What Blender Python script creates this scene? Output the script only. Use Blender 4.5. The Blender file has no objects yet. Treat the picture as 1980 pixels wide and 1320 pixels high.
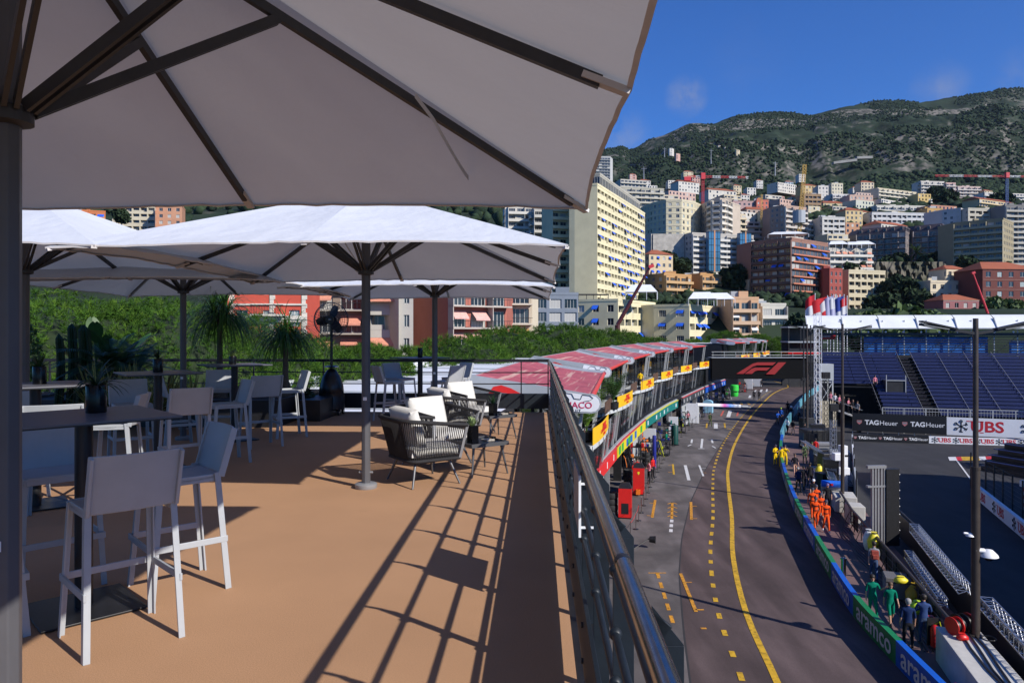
import bpy, math, random
import numpy as np
from mathutils import Vector, Matrix, noise
random.seed(7); R = random.Random(7)
S = bpy.context.scene; COL = S.collection
PI = math.pi; F = 1400.0; CZ = 11.5; DZ = 9.81          # focal length in px of the 1980 px frame, eye height, terrace level
def rad(a): return math.radians(a)
def at(px, py, Y): return Vector(((px-990)*Y/F, Y, CZ+(641-py)*Y/F))
def gnd(px, py, z=0.0):
    Y = (CZ-z)*F/(py-641); return Vector(((px-990)*Y/F, Y, z))
YAW = 0.0357; cY, sY = math.cos(YAW), math.sin(YAW)
def D(u, v, h=0.0): return Vector((u*cY+v*sY, -u*sY+v*cY, DZ+h))   # terrace frame
# ---------------------------------------------------------------- materials
MATS = {}
def mat(name, c, rough=.6, metal=0., var=.0, vs=4., bump=0., bs=40., spec=.5, emit=None, coat=0., trans=0., var2=None, detail=4., coord='Object'):
    if name in MATS: return MATS[name]
    m = bpy.data.materials.new(name); m.use_nodes = True; nt = m.node_tree; N = nt.nodes; b = N['Principled BSDF']
    b.inputs['Base Color'].default_value = (*c, 1); b.inputs['Roughness'].default_value = rough; b.inputs['Metallic'].default_value = metal
    b.inputs['Specular IOR Level'].default_value = spec; b.inputs['Coat Weight'].default_value = coat
    if emit: b.inputs['Emission Color'].default_value = (*emit[:3], 1); b.inputs['Emission Strength'].default_value = emit[3]
    tc = N.new('ShaderNodeTexCoord')
    if var:
        n = N.new('ShaderNodeTexNoise'); n.inputs['Scale'].default_value = vs; n.inputs['Detail'].default_value = detail; n.inputs['Roughness'].default_value = .62
        nt.links.new(tc.outputs[coord], n.inputs['Vector'])
        r = N.new('ShaderNodeValToRGB'); nt.links.new(n.outputs['Fac'], r.inputs['Fac'])
        lo = var2 or [max(0, x*(1-var)) for x in c]; hi = [min(1, x*(1+var)) for x in c]
        r.color_ramp.elements[0].position = .33; r.color_ramp.elements[1].position = .67
        r.color_ramp.elements[0].color = (*lo, 1); r.color_ramp.elements[1].color = (*hi, 1)
        nt.links.new(r.outputs['Color'], b.inputs['Base Color'])
    if bump:
        n = N.new('ShaderNodeTexNoise'); n.inputs['Scale'].default_value = bs; n.inputs['Detail'].default_value = 5
        nt.links.new(tc.outputs[coord], n.inputs['Vector'])
        k = N.new('ShaderNodeBump'); k.inputs['Strength'].default_value = bump; k.inputs['Distance'].default_value = .02
        nt.links.new(n.outputs['Fac'], k.inputs['Height']); nt.links.new(k.outputs['Normal'], b.inputs['Normal'])
    if trans:
        t = N.new('ShaderNodeBsdfTranslucent'); t.inputs['Color'].default_value = (*c, 1)
        x = N.new('ShaderNodeMixShader'); x.inputs['Fac'].default_value = trans
        o = N['Material Output']; nt.links.new(b.outputs[0], x.inputs[1]); nt.links.new(t.outputs[0], x.inputs[2]); nt.links.new(x.outputs[0], o.inputs['Surface'])
    MATS[name] = m; return m
def K(r, g, b):                                   # sRGB 0-255 -> linear
    f = lambda x: (x/255/12.92) if x <= 10.3 else ((x/255+.055)/1.055)**2.4
    return (f(r), f(g), f(b))
def speckle(m, scale, lo, hi, a=.3, b_=.7, coord='Object', stretch=None):    # multiply the base colour by one more noise (grain, stains, wear)
    nt = m.node_tree; N = nt.nodes; b = N['Principled BSDF']; tc = [n for n in N if n.type == 'TEX_COORD'][0]; n = N.new('ShaderNodeTexNoise'); n.inputs['Scale'].default_value = scale; n.inputs['Detail'].default_value = 6; v = tc.outputs[coord]
    if stretch: mp = N.new('ShaderNodeMapping'); mp.inputs['Scale'].default_value = stretch; nt.links.new(v, mp.inputs['Vector']); v = mp.outputs[0]
    nt.links.new(v, n.inputs['Vector']); r = N.new('ShaderNodeMapRange'); r.inputs['From Min'].default_value = a; r.inputs['From Max'].default_value = b_; r.inputs['To Min'].default_value = lo; r.inputs['To Max'].default_value = hi; nt.links.new(n.outputs['Fac'], r.inputs['Value'])
    x = N.new('ShaderNodeMix'); x.data_type = 'RGBA'; x.blend_type = 'MULTIPLY'; x.inputs['Factor'].default_value = 1; l = b.inputs['Base Color'].links
    if l: nt.links.new(l[0].from_socket, x.inputs['A'])
    else: x.inputs['A'].default_value = b.inputs['Base Color'].default_value
    c = N.new('ShaderNodeCombineColor'); [nt.links.new(r.outputs[0], c.inputs[i]) for i in range(3)]; nt.links.new(c.outputs[0], x.inputs['B']); nt.links.new(x.outputs['Result'], b.inputs['Base Color'])
# ---------------------------------------------------------------- mesh builder
class MB:
    def __init__(s): s.v = []; s.f = []; s.m = []
    def add(s, vs, fs, mi=0, T=None):
        o = len(s.v)
        s.v += [tuple(T @ Vector(p)) if T else tuple(p) for p in vs]
        s.f += [tuple(i+o for i in f) for f in fs]; s.m += [mi]*len(fs); return s
    def bx(s, x0, x1, y0, y1, z0, z1, mi=0, T=None):
        return s.add([(x0,y0,z0),(x1,y0,z0),(x1,y1,z0),(x0,y1,z0),(x0,y0,z1),(x1,y0,z1),(x1,y1,z1),(x0,y1,z1)],
                     [(0,3,2,1),(4,5,6,7),(0,1,5,4),(1,2,6,5),(2,3,7,6),(3,0,4,7)], mi, T)
    def beam(s, a, b, w, h, mi=0, up=(0,0,1)):
        a, b = Vector(a), Vector(b); d = (b-a).normalized(); u = Vector(up)
        if abs(d.dot(u)) > .98: u = Vector((1,0,0)) if abs(d.x) < .9 else Vector((0,1,0))
        x = d.cross(u).normalized()*(w/2); y = x.cross(d).normalized()*(h/2)
        vs = [p+i*x+j*y for p in (a, b) for i, j in ((-1,-1),(1,-1),(1,1),(-1,1))]
        return s.add(vs, [(0,1,2,3),(7,6,5,4),(0,4,5,1),(1,5,6,2),(2,6,7,3),(3,7,4,0)], mi)
    def cyl(s, a, b, r0, r1=None, n=10, mi=0, caps=True):
        r1 = r0 if r1 is None else r1; return s.tube([a, b], [r0, r1], n, mi, caps)
    def tube(s, pts, r, n=8, mi=0, caps=True):
        pts = [Vector(p) for p in pts]; k = len(pts); rs = r if isinstance(r, (list, tuple)) else [r]*k
        vs = []; ref = None
        for i, p in enumerate(pts):
            d = (pts[min(i+1, k-1)]-pts[max(i-1, 0)]).normalized()
            if ref is None: ref = Vector((0,0,1)) if abs(d.z) < .9 else Vector((1,0,0))
            x = d.cross(ref).normalized(); y = x.cross(d).normalized(); ref = y
            vs += [p+rs[i]*(math.cos(2*PI*j/n)*x+math.sin(2*PI*j/n)*y) for j in range(n)]
        fs = [(i*n+j, i*n+(j+1)%n, (i+1)*n+(j+1)%n, (i+1)*n+j) for i in range(k-1) for j in range(n)]
        if caps: fs += [tuple(range(n-1, -1, -1)), tuple(range((k-1)*n, k*n))]
        return s.add(vs, fs, mi)
    def lathe(s, prof, n=16, mi=0, c=(0,0,0), sx=1, sy=1):
        vs = [(c[0]+r*sx*math.cos(2*PI*j/n), c[1]+r*sy*math.sin(2*PI*j/n), c[2]+z) for r, z in prof for j in range(n)]; k = len(prof)
        fs = [(i*n+j, i*n+(j+1)%n, (i+1)*n+(j+1)%n, (i+1)*n+j) for i in range(k-1) for j in range(n)]
        fs += [tuple(range(n-1, -1, -1)), tuple(range((k-1)*n, k*n))]
        return s.add(vs, fs, mi)
    def sph(s, c, r, n=10, m=6, mi=0, sx=1, sy=1, sz=1):
        prof = [(max(1e-4, r*math.sin(PI*i/m)), -r*sz*math.cos(PI*i/m)) for i in range(m+1)]
        return s.lathe(prof, n, mi, c, sx, sy)
    def prism(s, poly, t, T=None, mi=0, mi2=None):     # polygon in local xz (CCW seen from -y), extruded along +y by t
        n = len(poly); vs = [(x,0,z) for x, z in poly]+[(x,t,z) for x, z in poly]
        s.add(vs, [tuple(range(n))], mi, T)
        return s.add(vs, [tuple(range(2*n-1, n-1, -1))]+[(i, i+n, (i+1)%n+n, (i+1)%n) for i in range(n)], mi if mi2 is None else mi2, T)
    def quad(s, a, b, c, d, mi=0): return s.add([a,b,c,d], [(0,1,2,3)], mi)
    def build(s, name, mats, parent=None, smooth=None, bev=0, M=None, loc=None, rz=None):
        me = bpy.data.meshes.new(name); me.from_pydata(s.v, [], s.f)
        mats = mats if isinstance(mats, (list, tuple)) else [mats]
        for m in mats: me.materials.append(m)
        if len(mats) > 1: me.polygons.foreach_set('material_index', s.m)
        if smooth:
            me.polygons.foreach_set('use_smooth', [True]*len(me.polygons)); me.set_sharp_from_angle(angle=rad(smooth if smooth > 1 else 40))
        me.update()
        return link(name, me, parent, bev, M, loc, rz)
def link(name, me, parent=None, bev=0, M=None, loc=None, rz=None):
    o = bpy.data.objects.new(name, me); COL.objects.link(o); o.parent = parent
    if M is not None: o.matrix_local = M
    if loc is not None: o.location = loc
    if rz is not None: o.rotation_euler = (0, 0, rz)
    if bev:
        b = o.modifiers.new('bevel', 'BEVEL'); b.width = bev; b.segments = 2; b.limit_method = 'ANGLE'; b.angle_limit = rad(35)
    return o
def tag(o, label=None, cat=None, group=None, kind=None):
    for k, v in (('label', label), ('category', cat), ('group', group), ('kind', kind)):
        if v: o[k] = v
    return o
def thing(name, label, cat, loc=(0,0,0), rz=0, group=None):
    o = bpy.data.objects.new(name, None); COL.objects.link(o); o.location = loc; o.rotation_euler = (0,0,rz); o.empty_display_size = .2
    return tag(o, label, cat, group)
def struct(o): o['kind'] = 'structure'; return o
KIDS = {}
def dup(root, loc, rz, label, group=None, scale=None):
    def cp(o, par):
        c = o.copy(); COL.objects.link(c)
        if par is not None: c.parent = par
        for ch in o.children: cp(ch, c)
        return c
    c = cp(root, None); c.location = loc; c.rotation_euler = (0,0,rz); c['label'] = label
    if scale: c.scale = (scale,)*3
    if group: c['group'] = group
    return c
TXT = {}
def text(s, size, name, m, parent, M, bold=0., shear=0., ext=.004, sx=1., align='CENTER', space=1.):
    cu = bpy.data.curves.new(name, 'FONT'); cu.body = s; cu.size = size; cu.extrude = ext; cu.offset = bold; cu.shear = shear
    cu.align_x = align; cu.align_y = 'CENTER'; cu.resolution_u = 3; cu.space_character = space
    o = bpy.data.objects.new(name, cu); me = bpy.data.meshes.new_from_object(o); bpy.data.objects.remove(o); bpy.data.curves.remove(cu)
    if sx != 1.: me.transform(Matrix.Diagonal((sx,1,1,1)))
    me.transform(Matrix.Rotation(PI/2, 4, 'X'))          # upright: reads along +x seen from -y
    me.materials.clear(); me.materials.append(m)
    return link(name, me, parent, M=M)
def frame(o, d, up=(0,0,1)):      # matrix: origin o, local x along d, local z ~ up, local -y towards the reader
    x = Vector(d).normalized(); y = Vector(up).cross(x).normalized(); z = x.cross(y)
    return Matrix(((x.x,y.x,z.x,o[0]),(x.y,y.y,z.y,o[1]),(x.z,y.z,z.z,o[2]),(0,0,0,1)))
def fastmesh(name, V, Fc, mats, mi=None, parent=None, smooth=False):   # numpy triangles/quads
    me = bpy.data.meshes.new(name); V = np.asarray(V, dtype=np.float32); Fc = np.asarray(Fc, dtype=np.int32); k = Fc.shape[1]
    me.vertices.add(len(V)); me.vertices.foreach_set('co', V.ravel())
    me.loops.add(Fc.size); me.loops.foreach_set('vertex_index', Fc.ravel())
    me.polygons.add(len(Fc)); me.polygons.foreach_set('loop_start', np.arange(0, Fc.size, k, dtype=np.int32))
    for m in (mats if isinstance(mats, (list, tuple)) else [mats]): me.materials.append(m)
    if mi is not None: me.polygons.foreach_set('material_index', np.asarray(mi, dtype=np.int32))
    if smooth: me.polygons.foreach_set('use_smooth', np.ones(len(Fc), dtype=bool))
    me.update(calc_edges=True); me.validate()
    return link(name, me, parent)
# ---------------------------------------------------------------- camera, light, sky
cam = bpy.data.cameras.new('camera'); co = bpy.data.objects.new('camera', cam); COL.objects.link(co)
co.location = (0,0,CZ); co.rotation_euler = (PI/2,0,0); cam.sensor_width = 36; cam.lens = 36*F/1980; cam.shift_y = -19/1980
cam.clip_start = .05; cam.clip_end = 20000; S.camera = co
SUN = Vector((1.19,-1.0,1.0)).normalized()
sl = bpy.data.lights.new('sun', 'SUN'); sl.energy = 5.0; sl.angle = rad(.53); sl.color = (1.0,.95,.87)
so = bpy.data.objects.new('sun', sl); COL.objects.link(so); so.rotation_euler = (-SUN).to_track_quat('-Z','Y').to_euler(); so.location = (0,0,60)
w = bpy.data.worlds.new('World'); S.world = w; w.use_nodes = True; nt = w.node_tree; N = nt.nodes
sky = N.new('ShaderNodeTexSky'); sky.sky_type = 'NISHITA'; sky.sun_disc = False; sky.sun_elevation = math.asin(SUN.z); sky.sun_rotation = math.atan2(SUN.x, SUN.y)
sky.air_density = 1.0; sky.dust_density = .15; sky.ozone_density = 3.0; sky.altitude = 0
bg = N['Background']; bg.inputs['Strength'].default_value = .042
tc = N.new('ShaderNodeTexCoord'); nz = N.new('ShaderNodeTexNoise'); nz.inputs['Scale'].default_value = 26; nz.inputs['Detail'].default_value = 7; nz.inputs['Roughness'].default_value = .6
nt.links.new(tc.outputs['Generated'], nz.inputs['Vector'])
acc = None
for px, py, r, k in ((1328,186,.030,.7),(1205,262,.04,.4),(1818,172,.035,.35),(1970,140,.03,.25),(1440,120,.06,.05)):
    d = Vector(((px-990)/F, 1, (641-py)/F)).normalized()
    vm = N.new('ShaderNodeVectorMath'); vm.operation = 'DISTANCE'; nt.links.new(tc.outputs['Generated'], vm.inputs[0]); vm.inputs[1].default_value = d
    mr = N.new('ShaderNodeMapRange'); mr.inputs['From Min'].default_value = r; mr.inputs['From Max'].default_value = 0; mr.inputs['To Max'].default_value = k
    nt.links.new(vm.outputs['Value'], mr.inputs['Value'])
    if acc is None: acc = mr.outputs[0]
    else:
        ad = N.new('ShaderNodeMath'); ad.operation = 'ADD'; nt.links.new(acc, ad.inputs[0]); nt.links.new(mr.outputs[0], ad.inputs[1]); acc = ad.outputs[0]
cr = N.new('ShaderNodeMapRange'); cr.inputs['From Min'].default_value = .38; cr.inputs['From Max'].default_value = .68; nt.links.new(nz.outputs['Fac'], cr.inputs['Value'])
mu = N.new('ShaderNodeMath'); mu.operation = 'MULTIPLY'; mu.use_clamp = True; nt.links.new(acc, mu.inputs[0]); nt.links.new(cr.outputs[0], mu.inputs[1])
mx = N.new('ShaderNodeMix'); mx.data_type = 'RGBA'; mx.inputs['B'].default_value = (8.5,8.5,8.8,1)
nt.links.new(mu.outputs[0], mx.inputs['Factor']); nt.links.new(sky.outputs[0], mx.inputs['A']); tn = N.new('ShaderNodeMix'); tn.data_type = 'RGBA'; tn.blend_type = 'MULTIPLY'; tn.inputs['Factor'].default_value = 1; tn.inputs['B'].default_value = (.58,1.46,2.95,1)
nt.links.new(sky.outputs[0], tn.inputs['A']); nt.links.new(tn.outputs['Result'], mx.inputs['A']); nt.links.new(mx.outputs['Result'], bg.inputs['Color'])
vs_ = S.view_settings; vs_.view_transform = 'Standard'; vs_.look = 'None'; vs_.exposure = .2; vs_.gamma = 1
S.render.engine = 'CYCLES'; S.cycles.use_denoising = True; S.cycles.max_bounces = 6; S.cycles.diffuse_bounces = 2; S.cycles.transparent_max_bounces = 8
# ---------------------------------------------------------------- common materials
M_deck = mat('deck', (.44,.250,.138), .85, var=.05, vs=.8, bump=.10, bs=260, spec=.2, detail=12)
speckle(M_deck, 170, .74, 1.18); speckle(M_deck, .55, .95, 1.03, .35, .65); speckle(M_deck, 7, .90, 1.0, .24, .32)
M_black = mat('black_metal', (.012,.012,.014), .45, var=.3, vs=8)
M_navy = mat('navy_steel', (.009,.014,.020), .5, var=.25, vs=6, bump=.05, bs=30)
M_steel = mat('brushed_steel', (.30,.29,.28), .2, 1., var=.15, vs=14)
M_grey_al = mat('grey_aluminium', (.30,.30,.31), .42, .35, var=.08, vs=9)
M_umb = mat('umbrella_pole', (.09,.088,.095), .5, .1, var=.08, vs=5)
M_rib = mat('umbrella_rib', (.035,.034,.036), .5, var=.2, vs=9)
M_cloth = mat('canopy_cloth', (.655,.675,.71), .9, var=.03, vs=1.5, bump=.9, bs=5.0, spec=.1, trans=.13)
M_hem = mat('canopy_hem', (.66,.62,.59), .9, var=.06, vs=8, spec=.1, trans=.06)
M_stool = mat('grey_plastic', (.37,.385,.405), .5, var=.04, vs=7, bump=.02, bs=300)
M_table = mat('laminate', (.105,.105,.125), .38, var=.08, vs=3, spec=.5)
M_glossblack = mat('black_glass', (.004,.004,.005), .22, spec=.3)
M_cushion = mat('cushion_cloth', (.62,.60,.57), .95, var=.06, vs=6, bump=.25, bs=180, spec=.1)
M_rope = mat('rope', (.016,.015,.017), .8, var=.3, vs=60, bump=.3, bs=200)
M_dkst = mat('dark_steel', (.03,.03,.032), .45, .3, var=.2, vs=5)
M_white = mat('white_paint', (.78,.78,.79), .5, var=.04, vs=2)
M_leaf = mat('leaf_green', (.045,.11,.022), .5, var=.45, vs=2.5, trans=.25)
M_leafd = mat('leaf_dark', (.018,.05,.016), .45, var=.4, vs=3, trans=.15)
M_leafl = mat('leaf_light', (.12,.22,.05), .5, var=.35, vs=5, trans=.25)
M_leafy = mat('leaf_yellow', (.42,.40,.13), .5, var=.25, vs=5, trans=.2)
M_trunk = mat('bark', (.11,.085,.065), .9, var=.35, vs=6, bump=.5, bs=20)
# ================================================================ TERRACE
tf = MB(); tf.bx(-15,.19,-4,15.2,-.3,0)
T_D = Matrix.Translation((0,0,DZ)) @ Matrix.Rotation(-YAW, 4, 'Z')
struct(tf.build('terrace_floor', M_deck, M=T_D))
tb = MB(); tb.bx(-15.5,.02,-4.5,15.05,-9.9,-.304)
o = tb.build('terrace_building', mat('pit_wall_paint', (.35,.35,.36), .7, var=.1, vs=.8), M=T_D); tag(o, 'grey flat-roofed pit block carrying the brown terrace', 'building')
# --- railing along the pit lane side
rl = thing('balustrade', 'dark blue steel balustrade with a polished handrail beside the pit lane', 'railing'); rl.matrix_local = T_D
m = MB(); m.cyl((.225,-3,1.08),(.225,15.25,1.08),.0235,n=18); m.build('handrail', M_steel, rl, smooth=40)
for k in range(4):
    m = MB(); m.cyl((.225,1.9+k*4.2,1.08),(.225,1.93+k*4.2,1.08),.0243,n=18); m.build('handrail_joint', M_black, rl, smooth=40)
for h in (.86,.64,.47): 
    m = MB(); m.cyl((.27,-3,h),(.27,15.2,h),.0145,n=10); m.build('rail', M_navy, rl, smooth=40)
m = MB(); m.bx(.215,.235,-3,15.2,.085,.40); m.build('kick_plate', M_navy, rl, bev=.003)
m = MB(); m.bx(.192,.345,-3,15.2,-.35,-.03); m.build('dark_gap_strip', M_black, rl)  # black strip added to stand for the dark gap beyond the deck edge
for k in range(22):
    v = -2.66+.868*k
    m = MB(); m.bx(.262,.336,v-.005,v+.005,-.2,.97)
    m.prism([(0,0),(.074,0),(.0,.09)], .010, Matrix.Translation((.262,v-.006,.97)))
    m.beam((.30,v,1.0),(.225,v,1.06),.012,.03)
    po = m.build('post', M_navy, rl, bev=.002)
    for h in (.86,.64,.47): b = MB(); b.sph((.27,v-.02,h),.024,10,6); b.build('end_cap', M_navy, po, smooth=40)
    for h in (.13,.30): b = MB(); b.cyl((.205,v+.03,h),(.245,v+.03,h),.014,n=8); b.build('bolt', M_navy, po, smooth=40)
m = MB(); m.bx(.235,.25,7.0,7.02,.3,.7)
for k in (5,9,13):
    v = -2.66+.868*k+.3; m = MB(); m.bx(.236,.252,v,v+.03,.1,.62); m.build('bracket', M_navy, rl, bev=.002)
sp = thing('notice_board', 'small grey notice panel in a white frame fixed outside the balustrade', 'sign'); sp.matrix_local = T_D
m = MB(); m.bx(.24,.25,4.25,4.85,.5,.84); m.build('panel', mat('notice_grey', (.34,.30,.28), .6, var=.1), sp)
for h in (.545,.80):
    m = MB(); m.beam((.25,4.25,h),(.36,4.25,h),.012,.012); m.build('bracket', M_white, sp)
m = MB(); m.bx(.238,.252,4.235,4.25,.49,.85); m.build('frame', M_white, sp)
# --- railing across the far end
rf = thing('balustrade', 'thin black railing across the far end of the brown terrace', 'railing'); rf.matrix_local = T_D
m = MB(); m.beam((-15,15.22,1.08),(.24,15.22,1.08),.05,.06); m.build('handrail', M_black, rf)
for h in (.83,.59): m = MB(); m.cyl((-15,15.22,h),(.24,15.22,h),.012,n=8); m.build('rail', M_black, rf)
m = MB(); m.bx(-15,.24,15.19,15.25,.075,.39); m.build('kick_plate', M_navy, rf)
for u in (.215,-.35,-1.55,-3.05,-4.55,-6.05,-7.55,-9.05,-10.5,-12): 
    m = MB(); m.bx(u-.012,u+.012,15.2,15.24,-.1,1.06); m.build('post', M_black, rf)
# ---------------------------------------------------------------- bar stools
def make_stool(loc, rz, label):
    t = thing('bar_stool', label, 'bar stool', loc, rz, 'grey bar stools around the high tables')
    m = MB(); n = 8
    for i in range(n):           # dished seat
        y0, y1 = -.2+.41*i/n, -.2+.41*(i+1)/n; f = lambda y: .755-.014*math.sin(PI*(y+.2)/.41)
        m.add([(-.215,y0,f(y0)),(.215,y0,f(y0)),(.215,y1,f(y1)),(-.215,y1,f(y1)),(-.215,y0,f(y0)-.016),(.215,y0,f(y0)-.016),(.215,y1,f(y1)-.016),(-.215,y1,f(y1)-.016)],
              [(0,1,2,3),(4,7,6,5),(0,3,7,4),(1,5,6,2)]+([(0,4,5,1)] if i == 0 else [])+([(3,2,6,7)] if i == n-1 else []))
    for s in (-1,1): m.beam((s*.205,-.19,.735),(s*.205,.2,.735),.02,.05)
    m.beam((-.2,.2,.735),(.2,.2,.735),.018,.05); m.build('seat', M_stool, t, bev=.004)
    m = MB(); n = 10
    pt = lambda x, k: (x, -.185-.085*k-.03*(1-(x/.22)**2)-.0*k, .742+.313*k)
    for j in range(4):
        for i in range(n):
            a, b = -.222+.444*i/n, -.222+.444*(i+1)/n; k0, k1 = j/4, (j+1)/4
            q = [pt(a,k0),pt(b,k0),pt(b,k1),pt(a,k1)]; r_ = [(p[0],p[1]-.016,p[2]) for p in q]
            m.add(q+r_, [(0,3,2,1),(4,5,6,7)]+([(0,1,5,4)] if j == 0 else [])+([(3,7,6,2)] if j == 3 else [])+([(0,4,7,3)] if i == 0 else [])+([(1,2,6,5)] if i == n-1 else []))
    for s in (-1,1): m.beam((s*.222,-.195,.74),(s*.222,-.285,1.05),.02,.045,up=(0,1,0))
    m.build('backrest', M_stool, t, bev=.004, smooth=35)
    for sx in (-1,1):
        for sy, top in ((1,(.205,.185,.755)),(-1,(.212,-.185,.77))):
            a = Vector((sx*.235, .245 if sy > 0 else -.25, 0)); b = Vector((sx*top[0], top[1], top[2])); m = MB()
            m.beam(a, b, .034, .012, up=(0,1,0)); q = Vector((0,sy*-.016,0)); p = Vector((sx*.013,0,0))
            m.beam(a+q+p, b+q+p, .009, .034, up=(0,1,0)); m.build('leg', M_stool, t, bev=.002)
    for s in (-1,1):
        m = MB(); m.beam((s*.238,-.235,.33),(s*.238,.238,.33),.014,.04); m.build('footrest', M_stool, t, bev=.003)
    m = MB(); m.beam((-.245,.238,.33),(.245,.238,.33),.014,.04); m.build('footrest', M_stool, t, bev=.003)
    return t
def face(dx, dy): return math.atan2(-dx, dy)          # rotation so local +y looks along (dx,dy)
STOOLS = [((-2.17,4.02),(-.70,.71),'nearest grey bar stool seen from behind, feet in sunlight'),
 ((-2.21,4.80),(-.74,-.66),'grey bar stool right of the nearest table, its back turned to the lounge chairs'),
 ((-3.07,4.86),(.70,-.71),'grey bar stool on the far side of the nearest table, seat facing us'),
 ((-3.03,4.05),(.74,.66),'grey bar stool mostly hidden by the nearest umbrella pole'),
 ((-4.12,6.55),(-.45,.89),'bar stool behind the nearest table with only its sunlit back edge showing'),
 ((-4.08,7.42),(-1,-.25),'bar stool with sunlit white rear leg, facing left at the second table'),
 ((-5.1,7.45),(.7,-.7),'grey bar stool far left behind the second table, by the striped plants'),
 ((-4.95,9.42),(.6,-.8),'grey bar stool behind the middle table with its seat facing us, before the cycad'),
 ((-3.80,8.42),(-.62,.78),'grey bar stool with its back to us in front of the middle table'),
 ((-3.72,9.42),(-.80,-.6),'grey bar stool right of the middle table, wholly in shade'),
 ((-4.95,10.75),(.8,.6),'dark grey bar stool left of the table with the pale succulent'),
 ((-4.78,11.8),(.25,-.97),'bar stool with sun across the top of its back, behind the succulent table'),
 ((-3.72,10.72),(-.62,.78),'grey bar stool standing in front of the table with the pale succulent'),
 ((-3.62,11.72),(-.86,-.5),'bar stool with a half sunlit leg at the right end of the succulent table'),
 ((-2.3,13.65),(.85,.52),'grey bar stool at the far table, nearest to the tall fan'),
 ((-2.25,14.6),(.8,-.6),'grey bar stool behind the far table, seat turned towards us'),
 ((-1.25,13.75),(-.85,.52),'grey bar stool right of the far umbrella pole with sun on its back'),
 ((-1.15,14.75),(-.8,-.6),'grey bar stool at the far right of the far table, by the end railing')]
st0 = None
for (x, y), (dx, dy), lab in STOOLS:
    if st0 is None: st0 = make_stool((x,y,DZ), face(dx,dy), lab)
    else: dup(st0, (x,y,DZ), face(dx,dy), lab)
# ---------------------------------------------------------------- high tables
def make_table(loc, rz, label):
    t = thing('high_table', label, 'table', loc, rz, 'square high tables on the terrace')
    m = MB(); m.bx(-.43,.43,-.43,.43,1.168,1.18,0); m.build('table_top', M_table, t, bev=.002)
    m = MB(); m.bx(-.428,.428,-.428,.428,1.160,1.167); m.bx(-.15,.15,-.15,.15,1.145,1.16); m.build('table_underside', M_black, t)
    m = MB(); m.cyl((0,0,.015),(0,0,1.145),.05,n=20); m.build('column', M_black, t, smooth=40)
    m = MB(); m.bx(-.28,.28,-.28,.28,.006,.018)
    for a in (-.24,.24):
        for b in (-.24,.24): m.cyl((a,b,0),(a,b,.006),.02,n=8)
    m.build('base_plate', M_black, t, bev=.003); return t
TABLES = [((-2.62,4.43),rad(44),'nearest square high table with a black vase in the middle'),
 ((-4.62,7.02),rad(40),'second square high table at the far left, its top pale in the light'),
 ((-4.44,9.08),rad(38),'middle square high table in front of the cycad'),
 ((-4.33,11.3),rad(42),'high table carrying a pale green succulent in a black pot'),
 ((-1.82,14.35),rad(42),'far high table beside the end railing with a black cylinder on it')]
tb0 = None
for (x, y), rz, lab in TABLES:
    if tb0 is None: tb0 = make_table((x,y,DZ), rz, lab)
    else: dup(tb0, (x,y,DZ), rz, lab)
def blades(m, c, n, L, w, droop, tilt=(.2,1.2), mi=0, segs=4, rnd=R, twist=.3, edge=None, az=None):
    for i in range(n):
        a = rnd.uniform(0, 2*PI) if az is None else az+rnd.uniform(-.6,.6); t = rnd.uniform(*tilt); l = L*rnd.uniform(.65,1.1); ww = w*rnd.uniform(.7,1.2)
        p = Vector(c); d = Vector((math.cos(a)*math.sin(t), math.sin(a)*math.sin(t), math.cos(t))); side = Vector((-math.sin(a), math.cos(a), rnd.uniform(-twist,twist))).normalized()
        vs = []
        for k in range(segs+1):
            q = k/segs; k_w = ww*(1-q**2.2)*(.6+.4*min(1, q*4))
            vs += [p-side*k_w*.5, p+side*k_w*.5] if edge is None else [p-side*k_w*.5, p-side*k_w*.22, p+side*k_w*.22, p+side*k_w*.5]
            d = (d+Vector((0,0,-droop/segs))).normalized(); p = p+d*(l/segs)
        if edge is None: m.add(vs, [(2*k,2*k+1,2*k+3,2*k+2) for k in range(segs)], mi)
        else:
            m.add(vs, [(4*k+1,4*k+2,4*k+6,4*k+5) for k in range(segs)], mi)
            m.add(vs, [(4*k,4*k+1,4*k+5,4*k+4) for k in range(segs)]+[(4*k+2,4*k+3,4*k+7,4*k+6) for k in range(segs)], edge)
M_soil = mat('soil', (.03,.022,.016), .95, var=.4, vs=30)
def vase(x, y, h, r, H, label, kind, square=False):
    t = thing('plant_pot', label, 'plant pot', (x,y,DZ+h), R.uniform(0,1), 'black pots on the terrace tables')
    m = MB()
    if square: m.bx(-r,r,-r,r,0,H); m.bx(-r*.85,r*.85,-r*.85,r*.85,H,H+.002); m.build('pot', [M_glossblack, M_soil], t, bev=.004)
    else:
        m.lathe([(r*.98,0),(r,.006),(r,H-.004),(r*.97,H),(r*.9,H),(r*.88,H-.02)], 24); m.build('pot', M_glossblack, t, smooth=40)
        m = MB(); m.lathe([(r*.9,0),(r*.9,.002)], 20, c=(0,0,H-.021)); m.build('soil', M_soil, t)
    m = MB()
    if kind == 'succulent':
        blades(m, (0,0,H-.005), 46, .13, .035, .15, (.1,1.35), segs=3); m.build('leaves', mat('succulent', (.26,.34,.14), .5, var=.25, vs=30, trans=.2), t)
    elif kind == 'grass': blades(m, (0,0,H-.01), 34, .24, .022, 1.6, (.2,1.1), segs=5); m.build('leaves', M_leafd, t)
    elif kind == 'spiky': blades(m, (0,0,H-.01), 30, .17, .02, .4, (.1,1.1), segs=3); m.build('leaves', M_leafd, t)
    return t
vase(-2.63,4.58,1.18,.06,.175,'large black glass vase with drooping dark leaves on the nearest table','grass')
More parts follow.
